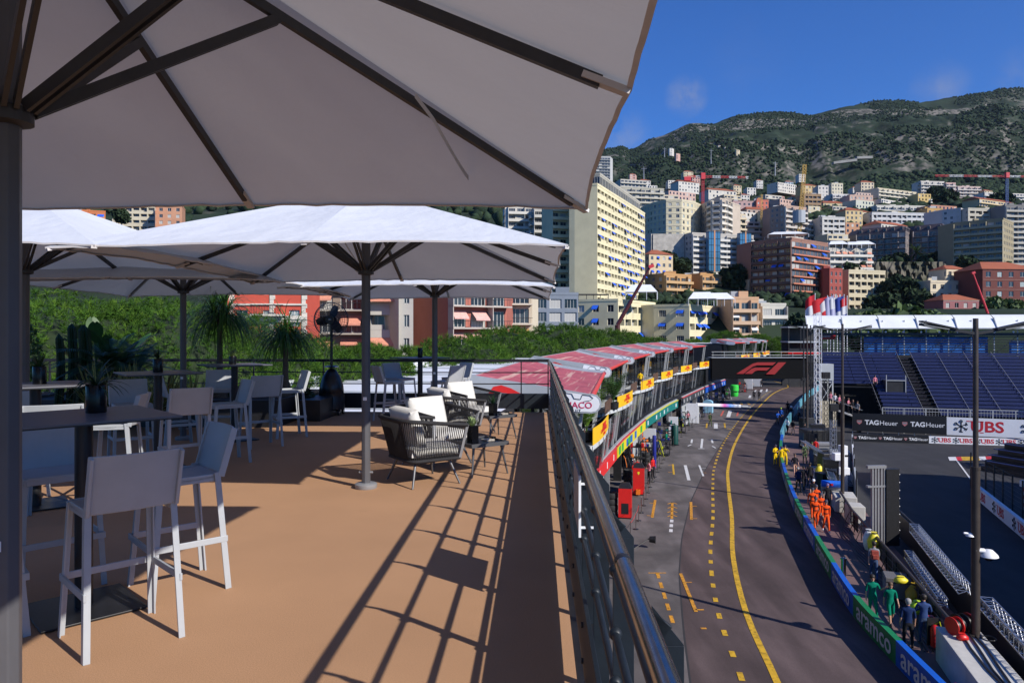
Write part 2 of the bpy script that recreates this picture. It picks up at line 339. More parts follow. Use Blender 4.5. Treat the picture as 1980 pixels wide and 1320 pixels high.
vase(-4.6,7.05,1.18,.06,.17,'black vase with short dark leaves on the far left table','spiky')
vase(-4.45,9.1,1.18,.06,.17,'black vase with spiky dark leaves on the middle table','spiky')
vase(-4.36,11.3,1.18,.055,.13,'black pot with a pale green succulent on the high table','succulent')
vase(-1.82,14.35,1.18,.05,.19,'tall plain black cylinder pot on the far high table','none')
t = thing('cup', 'small white cup on the far left table', 'cup', (-5.02,7.28,DZ+1.18)); m = MB(); m.lathe([(.025,0),(.035,.01),(.04,.075),(.037,.075),(.032,.012)],16); m.build('bowl', M_white, t, smooth=40)
# ---------------------------------------------------------------- umbrellas
def umbrella(u, v, half, hem, apex, label, rz=0., strap=()):
    p = D(u, v); t = thing('market_umbrella', label, 'umbrella', (p.x,p.y,DZ), -YAW+rz, 'large white square umbrellas on the terrace')
    corners = [Vector((math.cos(PI/4*k), math.sin(PI/4*k), 0)) for k in range(8)]
    ends = []
    for k, c in enumerate(corners):
        sc = half if k % 2 == 0 else half*math.sqrt(2); ends.append(Vector((c.x*sc, c.y*sc, hem+(.03 if k % 2 == 0 else -.01))))
    top = Vector((0,0,apex)); ns, nr = 20, 28; V = []; Fc = []; rim = []
    for k in range(8):
        a, b = ends[k], ends[(k+1)%8]; base = len(V)
        for i in range(nr+1):
            tt = i/nr
            for j in range(ns+1):
                s = j/ns; e = a.lerp(b, s); bow = 4*s*(1-s)
                e = e*(1-.013*bow); e.z = a.z+(b.z-a.z)*s+.010*bow
                q = top.lerp(e, tt); wr = .010*math.sin(j*2.3+k*1.3+tt*4)*(tt**5)*bow*(1-bow)*2.2
                q.z += -.05*bow*tt*(1-tt)*2+wr+.016*noise.noise(Vector((q.x*1.7+k, q.y*1.7, 3.1)))*min(1,tt*2)*bow+.013*noise.noise(Vector(((s-.5)*14*tt, tt*2.2, u+k)))*min(1,bow*2)*tt**2*(1-tt**6)
                V.append(q)
                if i == nr: rim.append(q)
        w_ = ns+1
        Fc += [(base+i*w_+j, base+(i+1)*w_+j, base+(i+1)*w_+j+1, base+i*w_+j+1) for i in range(nr) for j in range(ns)]
    m = MB(); m.add(V, Fc); m.build('canopy', M_cloth, t, smooth=60)
    m = MB(); ins = [q*1 for q in rim]; k = len(rim)
    low = [Vector((q.x*.999, q.y*.999, q.z-.014)) for q in rim]; inn = [Vector((q.x*.990, q.y*.990, q.z-.010)) for q in rim]
    m.add(rim+low+inn, [(i, i+k, (i+1)%k+k, (i+1)%k) for i in range(k)]+[(i+k, i+2*k, (i+1)%k+2*k, (i+1)%k+k) for i in range(k)]); m.build('hem', M_hem, t)
    for q in range(8):
        e = ends[q]; m = MB(); a = top+Vector((0,0,-.09)); b = Vector((e.x*.95,e.y*.95,e.z+(apex-hem)*.05-.035)); m.beam(a, b, .028, .042)
        m.build('rib', M_rib, t)
        m = MB(); b2 = Vector((e.x*.995,e.y*.995,e.z-.022)); m.beam(b.lerp(a,.03), b2, .045, .022); m.build('rib_pocket', M_hem, t)
        hub = Vector((0,0,hem-.02)); c = a.lerp(b, .40 if q % 2 == 0 else .34); c.z -= .02; hd = Vector((e.x,e.y,0)).normalized()
        sd = Vector((-hd.y,hd.x,0))*.018
        m = MB(); m.beam(hub+hd*.08+sd, c+sd, .016, .042); m.beam(hub+hd*.08-sd, c-sd, .016, .042); m.build('strut', M_rib, t)
    m = MB(); m.cyl((0,0,.05),(0,0,apex-.03),.049,n=8); m.build('pole', M_umb, t, bev=.004)
    m = MB(); m.lathe([(.05,-.07),(.085,-.06),(.085,-.01),(.06,0),(.05,.01)], 16, c=(0,0,hem-.01)); m.build('runner_hub', M_rib, t, smooth=30)
    m = MB(); m.lathe([(.115,0),(.12,.01),(.12,.045),(.105,.055),(.06,.06)], 24); m.cyl((-.075,0,.17),(.075,0,.17),.012,n=8); m.build('base_cover', M_grey_al, t, smooth=35)
    m = MB(); m.bx(-.02,.02,-.0500,-.0465,.95,.985); m.build('maker_plate', M_white, t)
    for (ax, ay, bx_, by_) in strap:
        m = MB(); n = 14; pts = []
        for i in range(n+1):
            s = i/n; x = ax+(bx_-ax)*s; y = ay+(by_-ay)*s; rr = max(abs(x),abs(y))/half; z = apex+(hem-apex)*rr-.03-.10*math.sin(PI*s)
            pts.append(Vector((x+.05*math.sin(PI*s*1.0),y,z)))
        m.add([p_+Vector((0,.0,dz)) for p_ in pts for dz in (0,-.03)], [(2*i,2*i+1,2*i+3,2*i+2) for i in range(n)]); m.build('strap', M_hem, t, smooth=60)
    return t
umbrella(-1.825,2.42,2.14,2.475,3.46,'nearest white umbrella, its shaded underside filling the upper left', .0, strap=[(1.22,1.12,1.42,1.8)])
umbrella(-1.86,7.78,2.1,2.38,3.22,'second white umbrella with its pole standing beside the lounge chairs', strap=[(-.62,1.0,-.5,1.75),(-.5,1.0,-.42,1.75)])
umbrella(-1.80,12.6,2.05,2.36,3.14,'far white umbrella above the far high table')
umbrella(-5.55,11.15,2.1,2.36,3.15,'far left white umbrella above the planters')
umbrella(-5.65,7.78,2.1,2.40,3.24,'left white umbrella half hidden behind the nearest pole')
umbrella(-5.6,2.42,2.1,2.44,3.3,'unseen white umbrella added left of the nearest one to deepen the shade')  # this and the next two are unseen, added to cut sky light on the terrace
umbrella(-1.8,-2.6,2.1,2.44,3.3,'unseen white umbrella added behind the viewer to block sky light, next after the nearest one')
umbrella(-5.6,-2.6,2.1,2.44,3.3,'unseen white umbrella added behind the viewer to block sky light, at the left end')
# ---------------------------------------------------------------- lounge chairs
M_leg = mat('chair_leg', (.12,.12,.125), .4, .5)
def make_lounge(loc, rz, label):
    t = thing('lounge_chair', label, 'armchair', loc, rz, 'black rope lounge chairs')
    def outline(w, d, r, z, zf, n=8):           # U: front right -> back -> front left
        pts = [Vector((w/2, d/2, zf))]
        for i in range(n+1):
            a = -PI/2*i/n; pts.append(Vector((w/2-r+r*math.cos(a), -d/2+r+r*math.sin(a), 0)))
        for i in range(n+1):
            a = -PI/2-PI/2*i/n; pts.append(Vector((-w/2+r+r*math.cos(a), -d/2+r+r*math.sin(a), 0)))
        pts.append(Vector((-w/2, d/2, zf)))
        for p in pts[1:-1]: p.z = z+(zf-z)*max(0, (p.y+d/2)/d)**1.2
        return pts
    def resample(pts, n):
        L = [0]
        for a, b in zip(pts, pts[1:]): L.append(L[-1]+(b-a).length)
        out = []
        for i in range(n+1):
            q = L[-1]*i/n; k = max(j for j in range(len(L)) if L[j] <= q+1e-9); k = min(k, len(pts)-2)
            out.append(pts[k].lerp(pts[k+1], (q-L[k])/(L[k+1]-L[k])))
        return out
    top = outline(.80,.76,.17,.735,.655); bot = outline(.62,.60,.10,.285,.285)
    for p in bot: p.y += .03
    m = MB(); m.tube(top, .022, 10); m.build('top_rail', M_rope, t, smooth=60)
    m = MB(); m.tube(bot+[bot[0]], .02, 8); m.bx(-.28,.28,-.24,.32,.275,.30); m.build('seat_frame', M_rope, t, smooth=60)
    m = MB(); A = resample(top, 88); B = resample(bot, 88)
    for i in range(89):
        o_ = .006*(1 if i % 2 else -1); b = B[i]+Vector((0,0,.0)); m.tube([A[i], A[i].lerp(b,.5)+Vector((0,0,0)), b], .0062, 5, caps=False)
    m.build('rope_weave', M_rope, t, smooth=60)
    for s in (-1,1):
        m = MB(); m.beam((s*.40,.375,.66),(s*.315,.325,.28),.02,.035,up=(0,1,0)); m.build('arm_post', M_grey_al, t, bev=.003)
        for sy in (-1,1):
            m = MB(); m.cyl((s*.22,sy*.20+.03,.285),(s*.33,sy*.29+.03,0),.018,.011,n=10); m.build('leg', M_leg, t, smooth=40)
    def pillow(nm, c, sx, sy, sz, rx=0):
        V = []; Fc = []; n = 10
        for side in (1,-1):
            for i in range(n+1):
                for j in range(n+1):
                    a, b = i/n*2-1, j/n*2-1; h = ((1-abs(a)**4)*(1-abs(b)**4))**.5
                    V.append(Vector((a*sx/2*(1-.02*b*b), b*sy/2*(1-.02*a*a), side*(.28+.22*h)*sz)))
        w_ = n+1; k = w_*w_
        for i in range(n):
            for j in range(n):
                q = (i*w_+j, (i+1)*w_+j, (i+1)*w_+j+1, i*w_+j+1); Fc.append(q); Fc.append(tuple(x+k for x in reversed(q)))
        for i in range(n):
            for (a, b) in (((i)*w_, (i+1)*w_), ((i+1)*w_+n, i*w_+n), (i+1, i), (n*w_+i, n*w_+i+1)): Fc.append((a, a+k, b+k, b))
        T = Matrix.Translation(c) @ Matrix.Rotation(rx, 4, 'X'); m = MB(); m.add(V, Fc, T=T); m.build(nm, M_cushion, t, smooth=70)
    pillow('seat_cushion', (0,.05,.375), .62, .62, .15); pillow('back_cushion', (0,-.165,.625), .58, .44, .16, rad(106))
    return t
LC = [((-1.03,8.17),(.83,.55),'nearest black rope lounge chair, seen from its side by the umbrella pole'),
 ((-.98,9.28),(.75,-.66),'black rope lounge chair facing us with a big sunlit back cushion, behind the nearest one'),
 ((-.93,10.98),(.83,.55),'third black rope lounge chair, its back cushion topped by shade'),
 ((-.74,12.12),(.75,-.66),'farthest black rope lounge chair, turned towards us before the end railing')]
c0 = None
for (x, y), (dx, dy), lab in LC:
    if c0 is None: c0 = make_lounge((x,y,DZ), face(dx,dy), lab)
    else: dup(c0, (x,y,DZ), face(dx,dy), lab)
def make_side(loc, rz, label):
    t = thing('side_table', label, 'side table', loc, rz, 'low black side tables')
    m = MB(); m.bx(-.25,.25,-.25,.25,.36,.375); m.build('table_top', M_glossblack, t)
    m = MB()
    for a, b in (((-.26,-.255),(.26,-.255)),((-.26,.255),(.26,.255)),((-.255,-.25),(-.255,.25)),((.255,-.25),(.255,.25))): m.beam((*a,.367),(*b,.367),.014,.045)
    m.build('rim', M_leg, t)
    for sx in (-1,1):
        for sy in (-1,1): m = MB(); m.cyl((sx*.19,sy*.19,.36),(sx*.25,sy*.25,0),.017,.010,n=8); m.build('leg', M_leg, t, smooth=40)
    return t
s0 = make_side((-.40,8.70,DZ), rad(35), 'nearer low black side table with a succulent pot')
dup(s0, (-.28,11.5,DZ), rad(35), 'farther low black side table with a dark potted plant')
vase(-.47,8.66,.375,.05,.19,'square black pot with a bright green succulent on the nearer side table','succulent',True)
vase(-.30,11.45,.375,.05,.18,'square black pot with dark leaves on the farther side table','spiky',True)
M_card = mat('menu_card', (.45,.40,.33), .6, var=.3, vs=30)
for x, y, lab in ((-.27,8.80,'menu cards and ashtray lying on the nearer side table'),(-.12,11.6,'menu cards lying on the farther side table')):
    t = thing('menu_card', lab, 'menu cards', (x,y,DZ+.376), .7); m = MB(); m.bx(-.09,.03,-.06,.06,0,.012); m.build('card', M_card, t)
    m = MB(); m.lathe([(.035,0),(.04,.03),(.034,.03),(.03,.008)],12,c=(.07,.03,0)); m.build('ashtray', M_glossblack, t)
# ---------------------------------------------------------------- tall fan
fx, fy = (641-990)*14.75/F, 14.75
fn = thing('pedestal_fan', 'tall black caged fan on a domed wheeled base by the far railing', 'fan', (fx,fy,DZ))
M_fan = mat('fan_black', (.012,.013,.017), .3)
m = MB(); m.lathe([(.20,.10),(.27,.13),(.265,.36),(.245,.46),(.25,.47),(.235,.60),(.18,.78),(.10,.90),(.05,.94)],24); m.build('tank', M_fan, fn, smooth=40)
for k in range(4):
    a = PI/4+k*PI/2; m = MB(); m.beam((.16*math.cos(a),.16*math.sin(a),.13),(.29*math.cos(a),.29*math.sin(a),.10),.05,.04); m.cyl((.27*math.cos(a)-.02,.27*math.sin(a),.055),(.27*math.cos(a)+.02,.27*math.sin(a),.055),.055,n=14); m.build('castor', M_fan, fn)
m = MB(); m.cyl((0,0,.9),(0,0,1.9),.028,n=12); m.lathe([(.10,.96),(.16,.98),(.10,1.0)],16); m.build('column', M_fan, fn, smooth=40)
C = Vector((0,-.06,1.93))
m = MB(); ring = lambda r, y: [C+Vector((r*math.cos(2*PI*i/40), y, r*math.sin(2*PI*i/40))) for i in range(41)]
for r, y in ((.345,0),(.345,.05),(.30,-.07),(.22,-.085),(.14,-.09),(.30,.12),(.2,.15)): m.tube(ring(r,y), .004 if r < .34 else .007, 5, caps=False)
for k in range(36):
    a = 2*PI*k/36; d = lambda r, y: C+Vector((r*math.cos(a), y, r*math.sin(a)))
    m.tube([d(.09,-.09),d(.22,-.085),d(.30,-.07),d(.345,-.01)], .0028, 4, caps=False); m.tube([d(.09,.16),d(.2,.15),d(.30,.12),d(.345,.05)], .0028, 4, caps=False)
m.build('cage', M_fan, fn)
for k in range(3):
    a = k*2*PI/3+PI/2-.35; m = MB(); V = []
    for i in range(6):
        r = .06+.25*i/5; w_ = .05+.10*math.sin(PI*(i+.6)/6.2); 
        for s in (-1,1): b = a+s*w_/max(r,.1)*.6; V.append(C+Vector((r*math.cos(b), .02+s*.03, r*math.sin(b))))
    m.add(V, [(2*i,2*i+1,2*i+3,2*i+2) for i in range(5)]); m.build('blade', M_fan, fn, smooth=60)
m = MB(); m.cyl(C+Vector((0,.06,0)), C+Vector((0,.26,0)), .10, .08, 16); m.cyl(C+Vector((0,-.10,0)), C+Vector((0,-.085,0)), .085, n=20); m.build('motor', M_fan, fn, smooth=40)
m = MB(); m.sph(C+Vector((0,-.104,0)), .035, 14, 6, sy=.1, sz=.55); m.build('badge', M_steel, fn)
# ---------------------------------------------------------------- planter and its plants
pl = thing('planter', 'long black planter box along the back left of the terrace', 'planter'); pl.matrix_local = T_D
m = MB(); m.bx(-9.5,-4.6,12.6,12.64,0,.48); m.bx(-9.5,-4.6,15.06,15.1,0,.48); m.bx(-4.64,-4.6,12.64,15.06,0,.48); m.bx(-9.5,-9.46,12.64,15.06,0,.48); m.build('box', M_black, pl)
m = MB(); m.bx(-9.46,-4.64,12.64,15.06,.40,.43); m.build('soil', M_soil, pl)
pl2 = thing('planter', 'short black planter box under the two ponytail palms', 'planter'); pl2.matrix_local = T_D
m = MB(); m.bx(-4.5,-4.1,13.5,15.08,0,.40); m.bx(-6.2,-4.5,15.12,15.14,0,.1); m.build('box', M_black, pl2)
def cactus(px, Y, ytop, r, label):
    x = (px-990)*Y/F; H = (641-ytop)*Y/F+1.69-.40; t = thing('cactus', label, 'cactus', (x,Y,DZ+.40), R.uniform(0,1), 'columnar cacti in the planter')
    m = MB(); n = 24; k = 14; V = []
    for i in range(k+1):
        s = i/k; rr = r*(1-.15*s)*(1 if s < .9 else math.sqrt(max(.02,1-((s-.9)/.1)**2)))
        for j in range(n): a = 2*PI*j/n; q = rr*(1 if j % 2 else .72); V.append((q*math.cos(a)+.04*math.sin(s*3), q*math.sin(a), H*s))
    m.add(V, [(i*n+j, i*n+(j+1)%n, (i+1)*n+(j+1)%n, (i+1)*n+j) for i in range(k) for j in range(n)]+[tuple(range(k*n,(k+1)*n))]); m.build('stem', M_leafd, t)
cactus(113,12.8,645,.075,'left dark cactus column, the shortest of three'); cactus(137,12.9,623,.085,'middle dark cactus column, the tallest of three'); cactus(161,12.8,628,.12,'thick dark cactus column, right of the other two')
def cycad(px, Y, y0, L, n, label):
    p = at(px, y0, Y); t = thing('cycad', label, 'cycad', (p.x,p.y,DZ+.4)); H = p.z-DZ-.4
    m = MB(); m.lathe([(.12,0),(.14,H*.3),(.11,H*.8),(.08,H)],12); m.build('trunk', M_trunk, t, smooth=40); m = MB()
    for i in range(n):
        a = R.uniform(0,2*PI); el = R.uniform(.15,1.25); q = Vector((0,0,H)); d = Vector((math.cos(a)*math.cos(el), math.sin(a)*math.cos(el), math.sin(el))); side = Vector((-math.sin(a),math.cos(a),0)); l = L*R.uniform(.75,1.1); k = 30
        for j in range(k):
            d = (d+Vector((0,0,-.045))).normalized(); q2 = q+d*(l/k); pn = .24*L*math.sin(PI*min(1,(j+2)/(k+1)))**.6; up = side.cross(d)
            for s in (-1,1):
                e = q+(side*s*.8+d*.65-up*(-.25)).normalized()*pn; m.add([q-d*.011, q+d*.011, e], [(0,1,2)])
            m.add([q-side*.006,q+side*.006,q2+side*.006,q2-side*.006],[(0,1,2,3)]); q = q2
    m.build('fronds', mat('cycad_leaf', (.03,.085,.025), .4, var=.4, vs=3, trans=.15), t)
cycad(215,12.9,712,1.05,52,'big dark green cycad with feathery fronds in the planter'); cycad(262,13.6,722,.8,30,'smaller cycad to the right of the big one')
def ponytail(px, Y, y0, L, n, label):
    p = at(px, y0, Y); t = thing('ponytail_palm', label, 'palm', (p.x,p.y,DZ+.35)); H = p.z-DZ-.35
    m = MB(); m.lathe([(.17,0),(.14,.15),(.06,.4),(.045,H)],12); m.build('trunk', M_trunk, t, smooth=40); m = MB()
    for k in range(5): blades(m, (R.uniform(-.16,.16),R.uniform(-.16,.16),H+R.uniform(-.16,.1)), n//5, L, .02, 2.6, (.1,1.5), segs=8)
    m.build('leaves', mat('ponytail_leaf', (.05,.125,.02), .4, var=.45, vs=4, trans=.2), t)
ponytail(425,13.9,612,1.15,520,'left ponytail palm with a tall mop of drooping leaves'); ponytail(552,14.2,648,1.05,460,'right ponytail palm with glossy drooping leaves, near the fan')
def yucca(px, Y, h, n, L, label, red=False, ye=True):
    t = thing('yucca', label, 'plant', ((px-990)*Y/F, Y, DZ+h)); m = MB()
    blades(m, (0,0,.0), n, L, .055, .45, (.05,1.15), segs=4, edge=1); m.build('leaves', [M_leaf, M_leafy] if not red else [mat('cordyline', (.12,.03,.03), .5, var=.3), M_leaf], t)
for px, Y, L, lab in ((205,12.45,.75,'yellow striped yucca left of the near vase'),(255,12.3,.8,'yellow striped yucca right of the near vase'),(330,12.35,.7,'yellow striped yucca behind the middle table'),(370,12.4,.62,'yellow striped yucca right of the middle table column')):
    yucca(px, Y, .42, 46, L, lab)
for px, Y, L, lab in ((182,11.9,.95,'tall yellow striped yucca nearest the cacti'),(228,11.8,.95,'tall yellow striped yucca just behind the near vase'),(285,11.9,.9,'tall yellow striped yucca by the stool with the sunlit leg')): yucca(px, Y, .3, 54, L, lab)
yucca(322,12.9,.5,26,.75,'dark red cordyline beside the middle vase', True)
t = thing('banana_plant', 'broad-leaved plant with paddle leaves behind the cacti', 'plant', ((190-990)*13.9/F,13.9,DZ+.42)); m = MB()
for i in range(11):
    a = i*2.4; el = R.uniform(.9,1.45); d = Vector((math.cos(a)*math.cos(el),math.sin(a)*math.cos(el),math.sin(el))); b = d*R.uniform(.75,1.15); side = Vector((-math.sin(a),math.cos(a),0))
    m.tube([(0,0,0), b], [.014,.008], 5); V = []
    for k in range(8):
        s = k/7; w_ = .13*math.sin(PI*min(1,(s*.9+.06)))**.7; q = b+d*(.55*s)+Vector((0,0,-.12*s*s)); V += [q-side*w_+Vector((0,0,.03)), q, q+side*w_+Vector((0,0,.03))]
    m.add(V, [(3*k+j,3*k+j+1,3*k+j+4,3*k+j+3) for k in range(7) for j in (0,1)])
m.build('leaves', M_leaf, t)
def bush(x, y, z, rx, ry, rz_, n, s, label, m_, nm='shrub', cat='shrub'):
    t = thing(nm, label, cat, (x,y,z)); V = []; rg = np.random.default_rng(int(abs(x*100+y*10)))
    u = rg.normal(size=(n,3)); u /= np.linalg.norm(u,axis=1)[:,None]; rr = rg.uniform(.55,1.05,n)**.6; c = u*rr[:,None]*np.array([rx,ry,rz_])+np.array([0,0,rz_])
    a = rg.normal(size=(n,3)); a /= np.linalg.norm(a,axis=1)[:,None]; b = np.cross(a, rg.normal(size=(n,3))); b /= np.linalg.norm(b,axis=1)[:,None]
    l = s*rg.uniform(.6,1.3,n)[:,None]; P = np.stack([c-a*l, c-b*l*.45, c+a*l, c+b*l*.45], 1).reshape(-1,3)
    fastmesh('foliage', P, np.arange(4*n).reshape(-1,4), m_, parent=t)
    k = MB(); k.cyl((0,0,-.3),(0,0,rz_),.03,n=6); k.build('stem', M_trunk, t); return t
bush((30-990)*11.5/F,11.5,DZ+.3,.36,.4,.85,2600,.035,'tall small-leaved shrub at the left edge behind the nearest pole',M_leaf)
bush((590-990)*14.3/F,14.3,DZ,.22,.25,.28,900,.05,'low dark bush left of the fan base',M_leafd)
bush((470-990)*14.2/F,14.2,DZ,.7,.25,.33,2200,.05,'dark ground bush behind the succulent table',M_leafd)
yucca(585,14.5,.1,16,.75,'green sword plant beside the fan',False,False)
# ================================================================ GROUND, LANE AND MARKINGS
def lerpx(tab, y):
    if y <= tab[0][1]: a, b = tab[0], tab[1]
    elif y >= tab[-1][1]: a, b = tab[-2], tab[-1]
    else:
        i = max(k for k in range(len(tab)-1) if tab[k][1] <= y); a, b = tab[i], tab[i+1]
    return a[0]+(b[0]-a[0])*(y-a[1])/(b[1]-a[1])
FAC = [(-1.2,5),(2.35,24.7),(5.3,43.6),(9.7,61.5),(14.8,78.4),(20.4,94.5),(26.6,109.5),(33,123),(45.5,150),(52,160.5),(58,171),(63,181),(67,190)]
WALL = [(10.6,2),(11.6,10),(12.75,20),(13.25,25),(13.8,29.3),(14.95,34.3),(16.6,40.9),(18.6,48.2),(21.9,58.8),(24.9,67.4),(28.7,77),(34.4,90),(42.8,108),(51,125),(62,146),(68,165)]
YEL = [(8.0,20),(8.7,23.7),(9.6,29.7),(11.3,37),(13.6,44.8),(16.0,53.5),(18.6,62.2),(23.9,77),(33.6,101),(46.4,130),(53,143),(57.2,150),(59.5,157),(60.6,165),(61,175)]
SEAM = [gnd(*p) for p in ((1350,1420),(1335,1320),(1322,1220),(1313,1110),(1318,1040),(1335,970),(1365,905),(1400,850),(1440,800),(1478,768),(1500,752))]
SEAM = [(p.x, p.y) for p in SEAM]
def smooth_path(tab, step=1.5):
    pts = [Vector((x,y,0)) for x, y in tab]; out = []
    for i in range(len(pts)-1):
        p0, p1, p2, p3 = pts[max(i-1,0)], pts[i], pts[i+1], pts[min(i+2,len(pts)-1)]; n = max(1, int((p2-p1).length/step))
        for k in range(n):
            t = k/n; out.append(.5*((2*p1)+(-p0+p2)*t+(2*p0-5*p1+4*p2-p3)*t*t+(-p0+3*p1-3*p2+p3)*t**3))
    return out+[pts[-1]]
def offset(path, d):
    out = []
    for i, p in enumerate(path):
        t = (path[min(i+1,len(path)-1)]-path[max(i-1,0)]).normalized(); out.append(p+Vector((t.y,-t.x,0))*d)
    return out
def ribbon(m, A, B, z, mi=0):
    n = len(A); m.add([(*p.xy, z) for p in A]+[(*p.xy, z) for p in B], [(i,i+n,i+n+1,i+1) for i in range(n-1)], mi)
def asphalt(name, c, stain=.5):
    m = mat(name, c, .88, var=.10, vs=.35, bump=.3, bs=60, spec=.25, detail=10, coord='Object'); nt = m.node_tree; N = nt.nodes
    b = N['Principled BSDF']; src = b.inputs['Base Color'].links[0].from_socket
    tcn = [n for n in N if n.type == 'TEX_COORD'][0]; mp = N.new('ShaderNodeMapping'); mp.inputs['Scale'].default_value = (.35,.06,1); mp.inputs['Rotation'].default_value = (0,0,rad(-12))
    nt.links.new(tcn.outputs['Object'], mp.inputs['Vector']); n2 = N.new('ShaderNodeTexNoise'); n2.inputs['Scale'].default_value = 2.2; n2.inputs['Detail'].default_value = 8; nt.links.new(mp.outputs[0], n2.inputs['Vector'])
    r2 = N.new('ShaderNodeMapRange'); r2.inputs['From Min'].default_value = .42; r2.inputs['From Max'].default_value = .62; r2.inputs['To Min'].default_value = stain; r2.inputs['To Max'].default_value = 1.0; nt.links.new(n2.outputs['Fac'], r2.inputs['Value'])
    n3 = N.new('ShaderNodeTexVoronoi'); n3.inputs['Scale'].default_value = .22; nt.links.new(tcn.outputs['Object'], n3.inputs['Vector'])
    r3 = N.new('ShaderNodeMapRange'); r3.inputs['To Min'].default_value = .90; r3.inputs['To Max'].default_value = 1.06; nt.links.new(n3.outputs['Color'], r3.inputs['Value'])
    mm = N.new('ShaderNodeMath'); mm.operation = 'MULTIPLY'; nt.links.new(r2.outputs[0], mm.inputs[0]); nt.links.new(r3.outputs[0], mm.inputs[1])
    mx_ = N.new('ShaderNodeMix'); mx_.data_type = 'RGBA'; mx_.blend_type = 'MULTIPLY'; mx_.inputs['Factor'].default_value = 1
    cc = N.new('ShaderNodeCombineColor'); [nt.links.new(mm.outputs[0], cc.inputs[i]) for i in range(3)]
    nt.links.new(src, mx_.inputs['A']); nt.links.new(cc.outputs[0], mx_.inputs['B']); nt.links.new(mx_.outputs['Result'], b.inputs['Base Color']); return m
A_lane = asphalt('lane_asphalt', (.126,.090,.088), .72); A_apron = asphalt('apron_concrete', (.160,.140,.136), .72); A_track = asphalt('track_asphalt', (.045,.044,.047), .85)
speckle(A_lane, .9, .72, 1.08, .42, .66, stretch=(1,.14,1)); speckle(A_apron, .5, .8, 1.1, .4, .6); speckle(A_lane, 30, .85, 1.12); speckle(A_apron, 30, .85, 1.12)
A_walk = mat('walkway_red', (.17,.105,.10), .85, var=.15, vs=.6, bump=.2, bs=50, spec=.2, detail=8)
m = MB(); m.bx(-4000,4000,-300,9000,-.6,-.02); struct(m.build('ground', A_track))
fp = smooth_path(FAC); wp = smooth_path(WALL); sp_ = smooth_path(SEAM)
FAS = [(-3.4,22),(4.75,41.7),(8.29,54.1),(12.7,67.8),(17.3,80),(22.2,91.5),(27.4,103.6),(33.2,116),(41.5,133),(48,146),(56,162)]
def cut(tab, ys): return [Vector((lerpx(tab, y), y, 0)) for y in ys]
ys = [2+i*1.5 for i in range(100)]
m = MB(); ribbon(m, [p-Vector((8,0,0)) for p in cut(FAC, ys)], cut(WALL, ys), -.012); m.build('pit_lane', A_lane)['kind'] = 'structure'
ys2 = [14+i*1.5 for i in range(86)]
m = MB(); ribbon(m, [p-Vector((7,0,0)) for p in cut(FAC, ys2)], cut(SEAM, ys2), -.006); struct(m.build('garage_apron', A_apron))
m = MB(); s2 = cut(SEAM, ys2); ribbon(m, [p-Vector((.035,0,0)) for p in s2], [p+Vector((.035,0,0)) for p in s2], -.002); struct(m.build('road_seam', mat('seam', (.03,.028,.03), .9)))
m = MB(); ys3 = [4+i for i in range(86)]; ribbon(m, cut(WALL, ys3), [p+Vector((3.6+.02*p.y,0,0)) for p in cut(WALL, ys3)], -.004); struct(m.build('walkway', A_walk))
P_yel = mat('yellow_paint', (.58,.34,.015), .6, var=.2, vs=2, detail=10); speckle(P_yel, 6, .55, 1.05, .34, .5); P_wht = mat('white_road_paint', (.62,.61,.6), .65, var=.12, vs=3, detail=8); P_org = mat('orange_paint', (.60,.27,.02), .6, var=.2, vs=3); speckle(P_org, 9, .5, 1.05, .36, .5); P_red = mat('red_road_paint', (.5,.1,.07), .65, var=.1, vs=3)
m = MB(); yp = smooth_path(YEL); ribbon(m, offset(yp,-.12), offset(yp,.12), .002, 0)
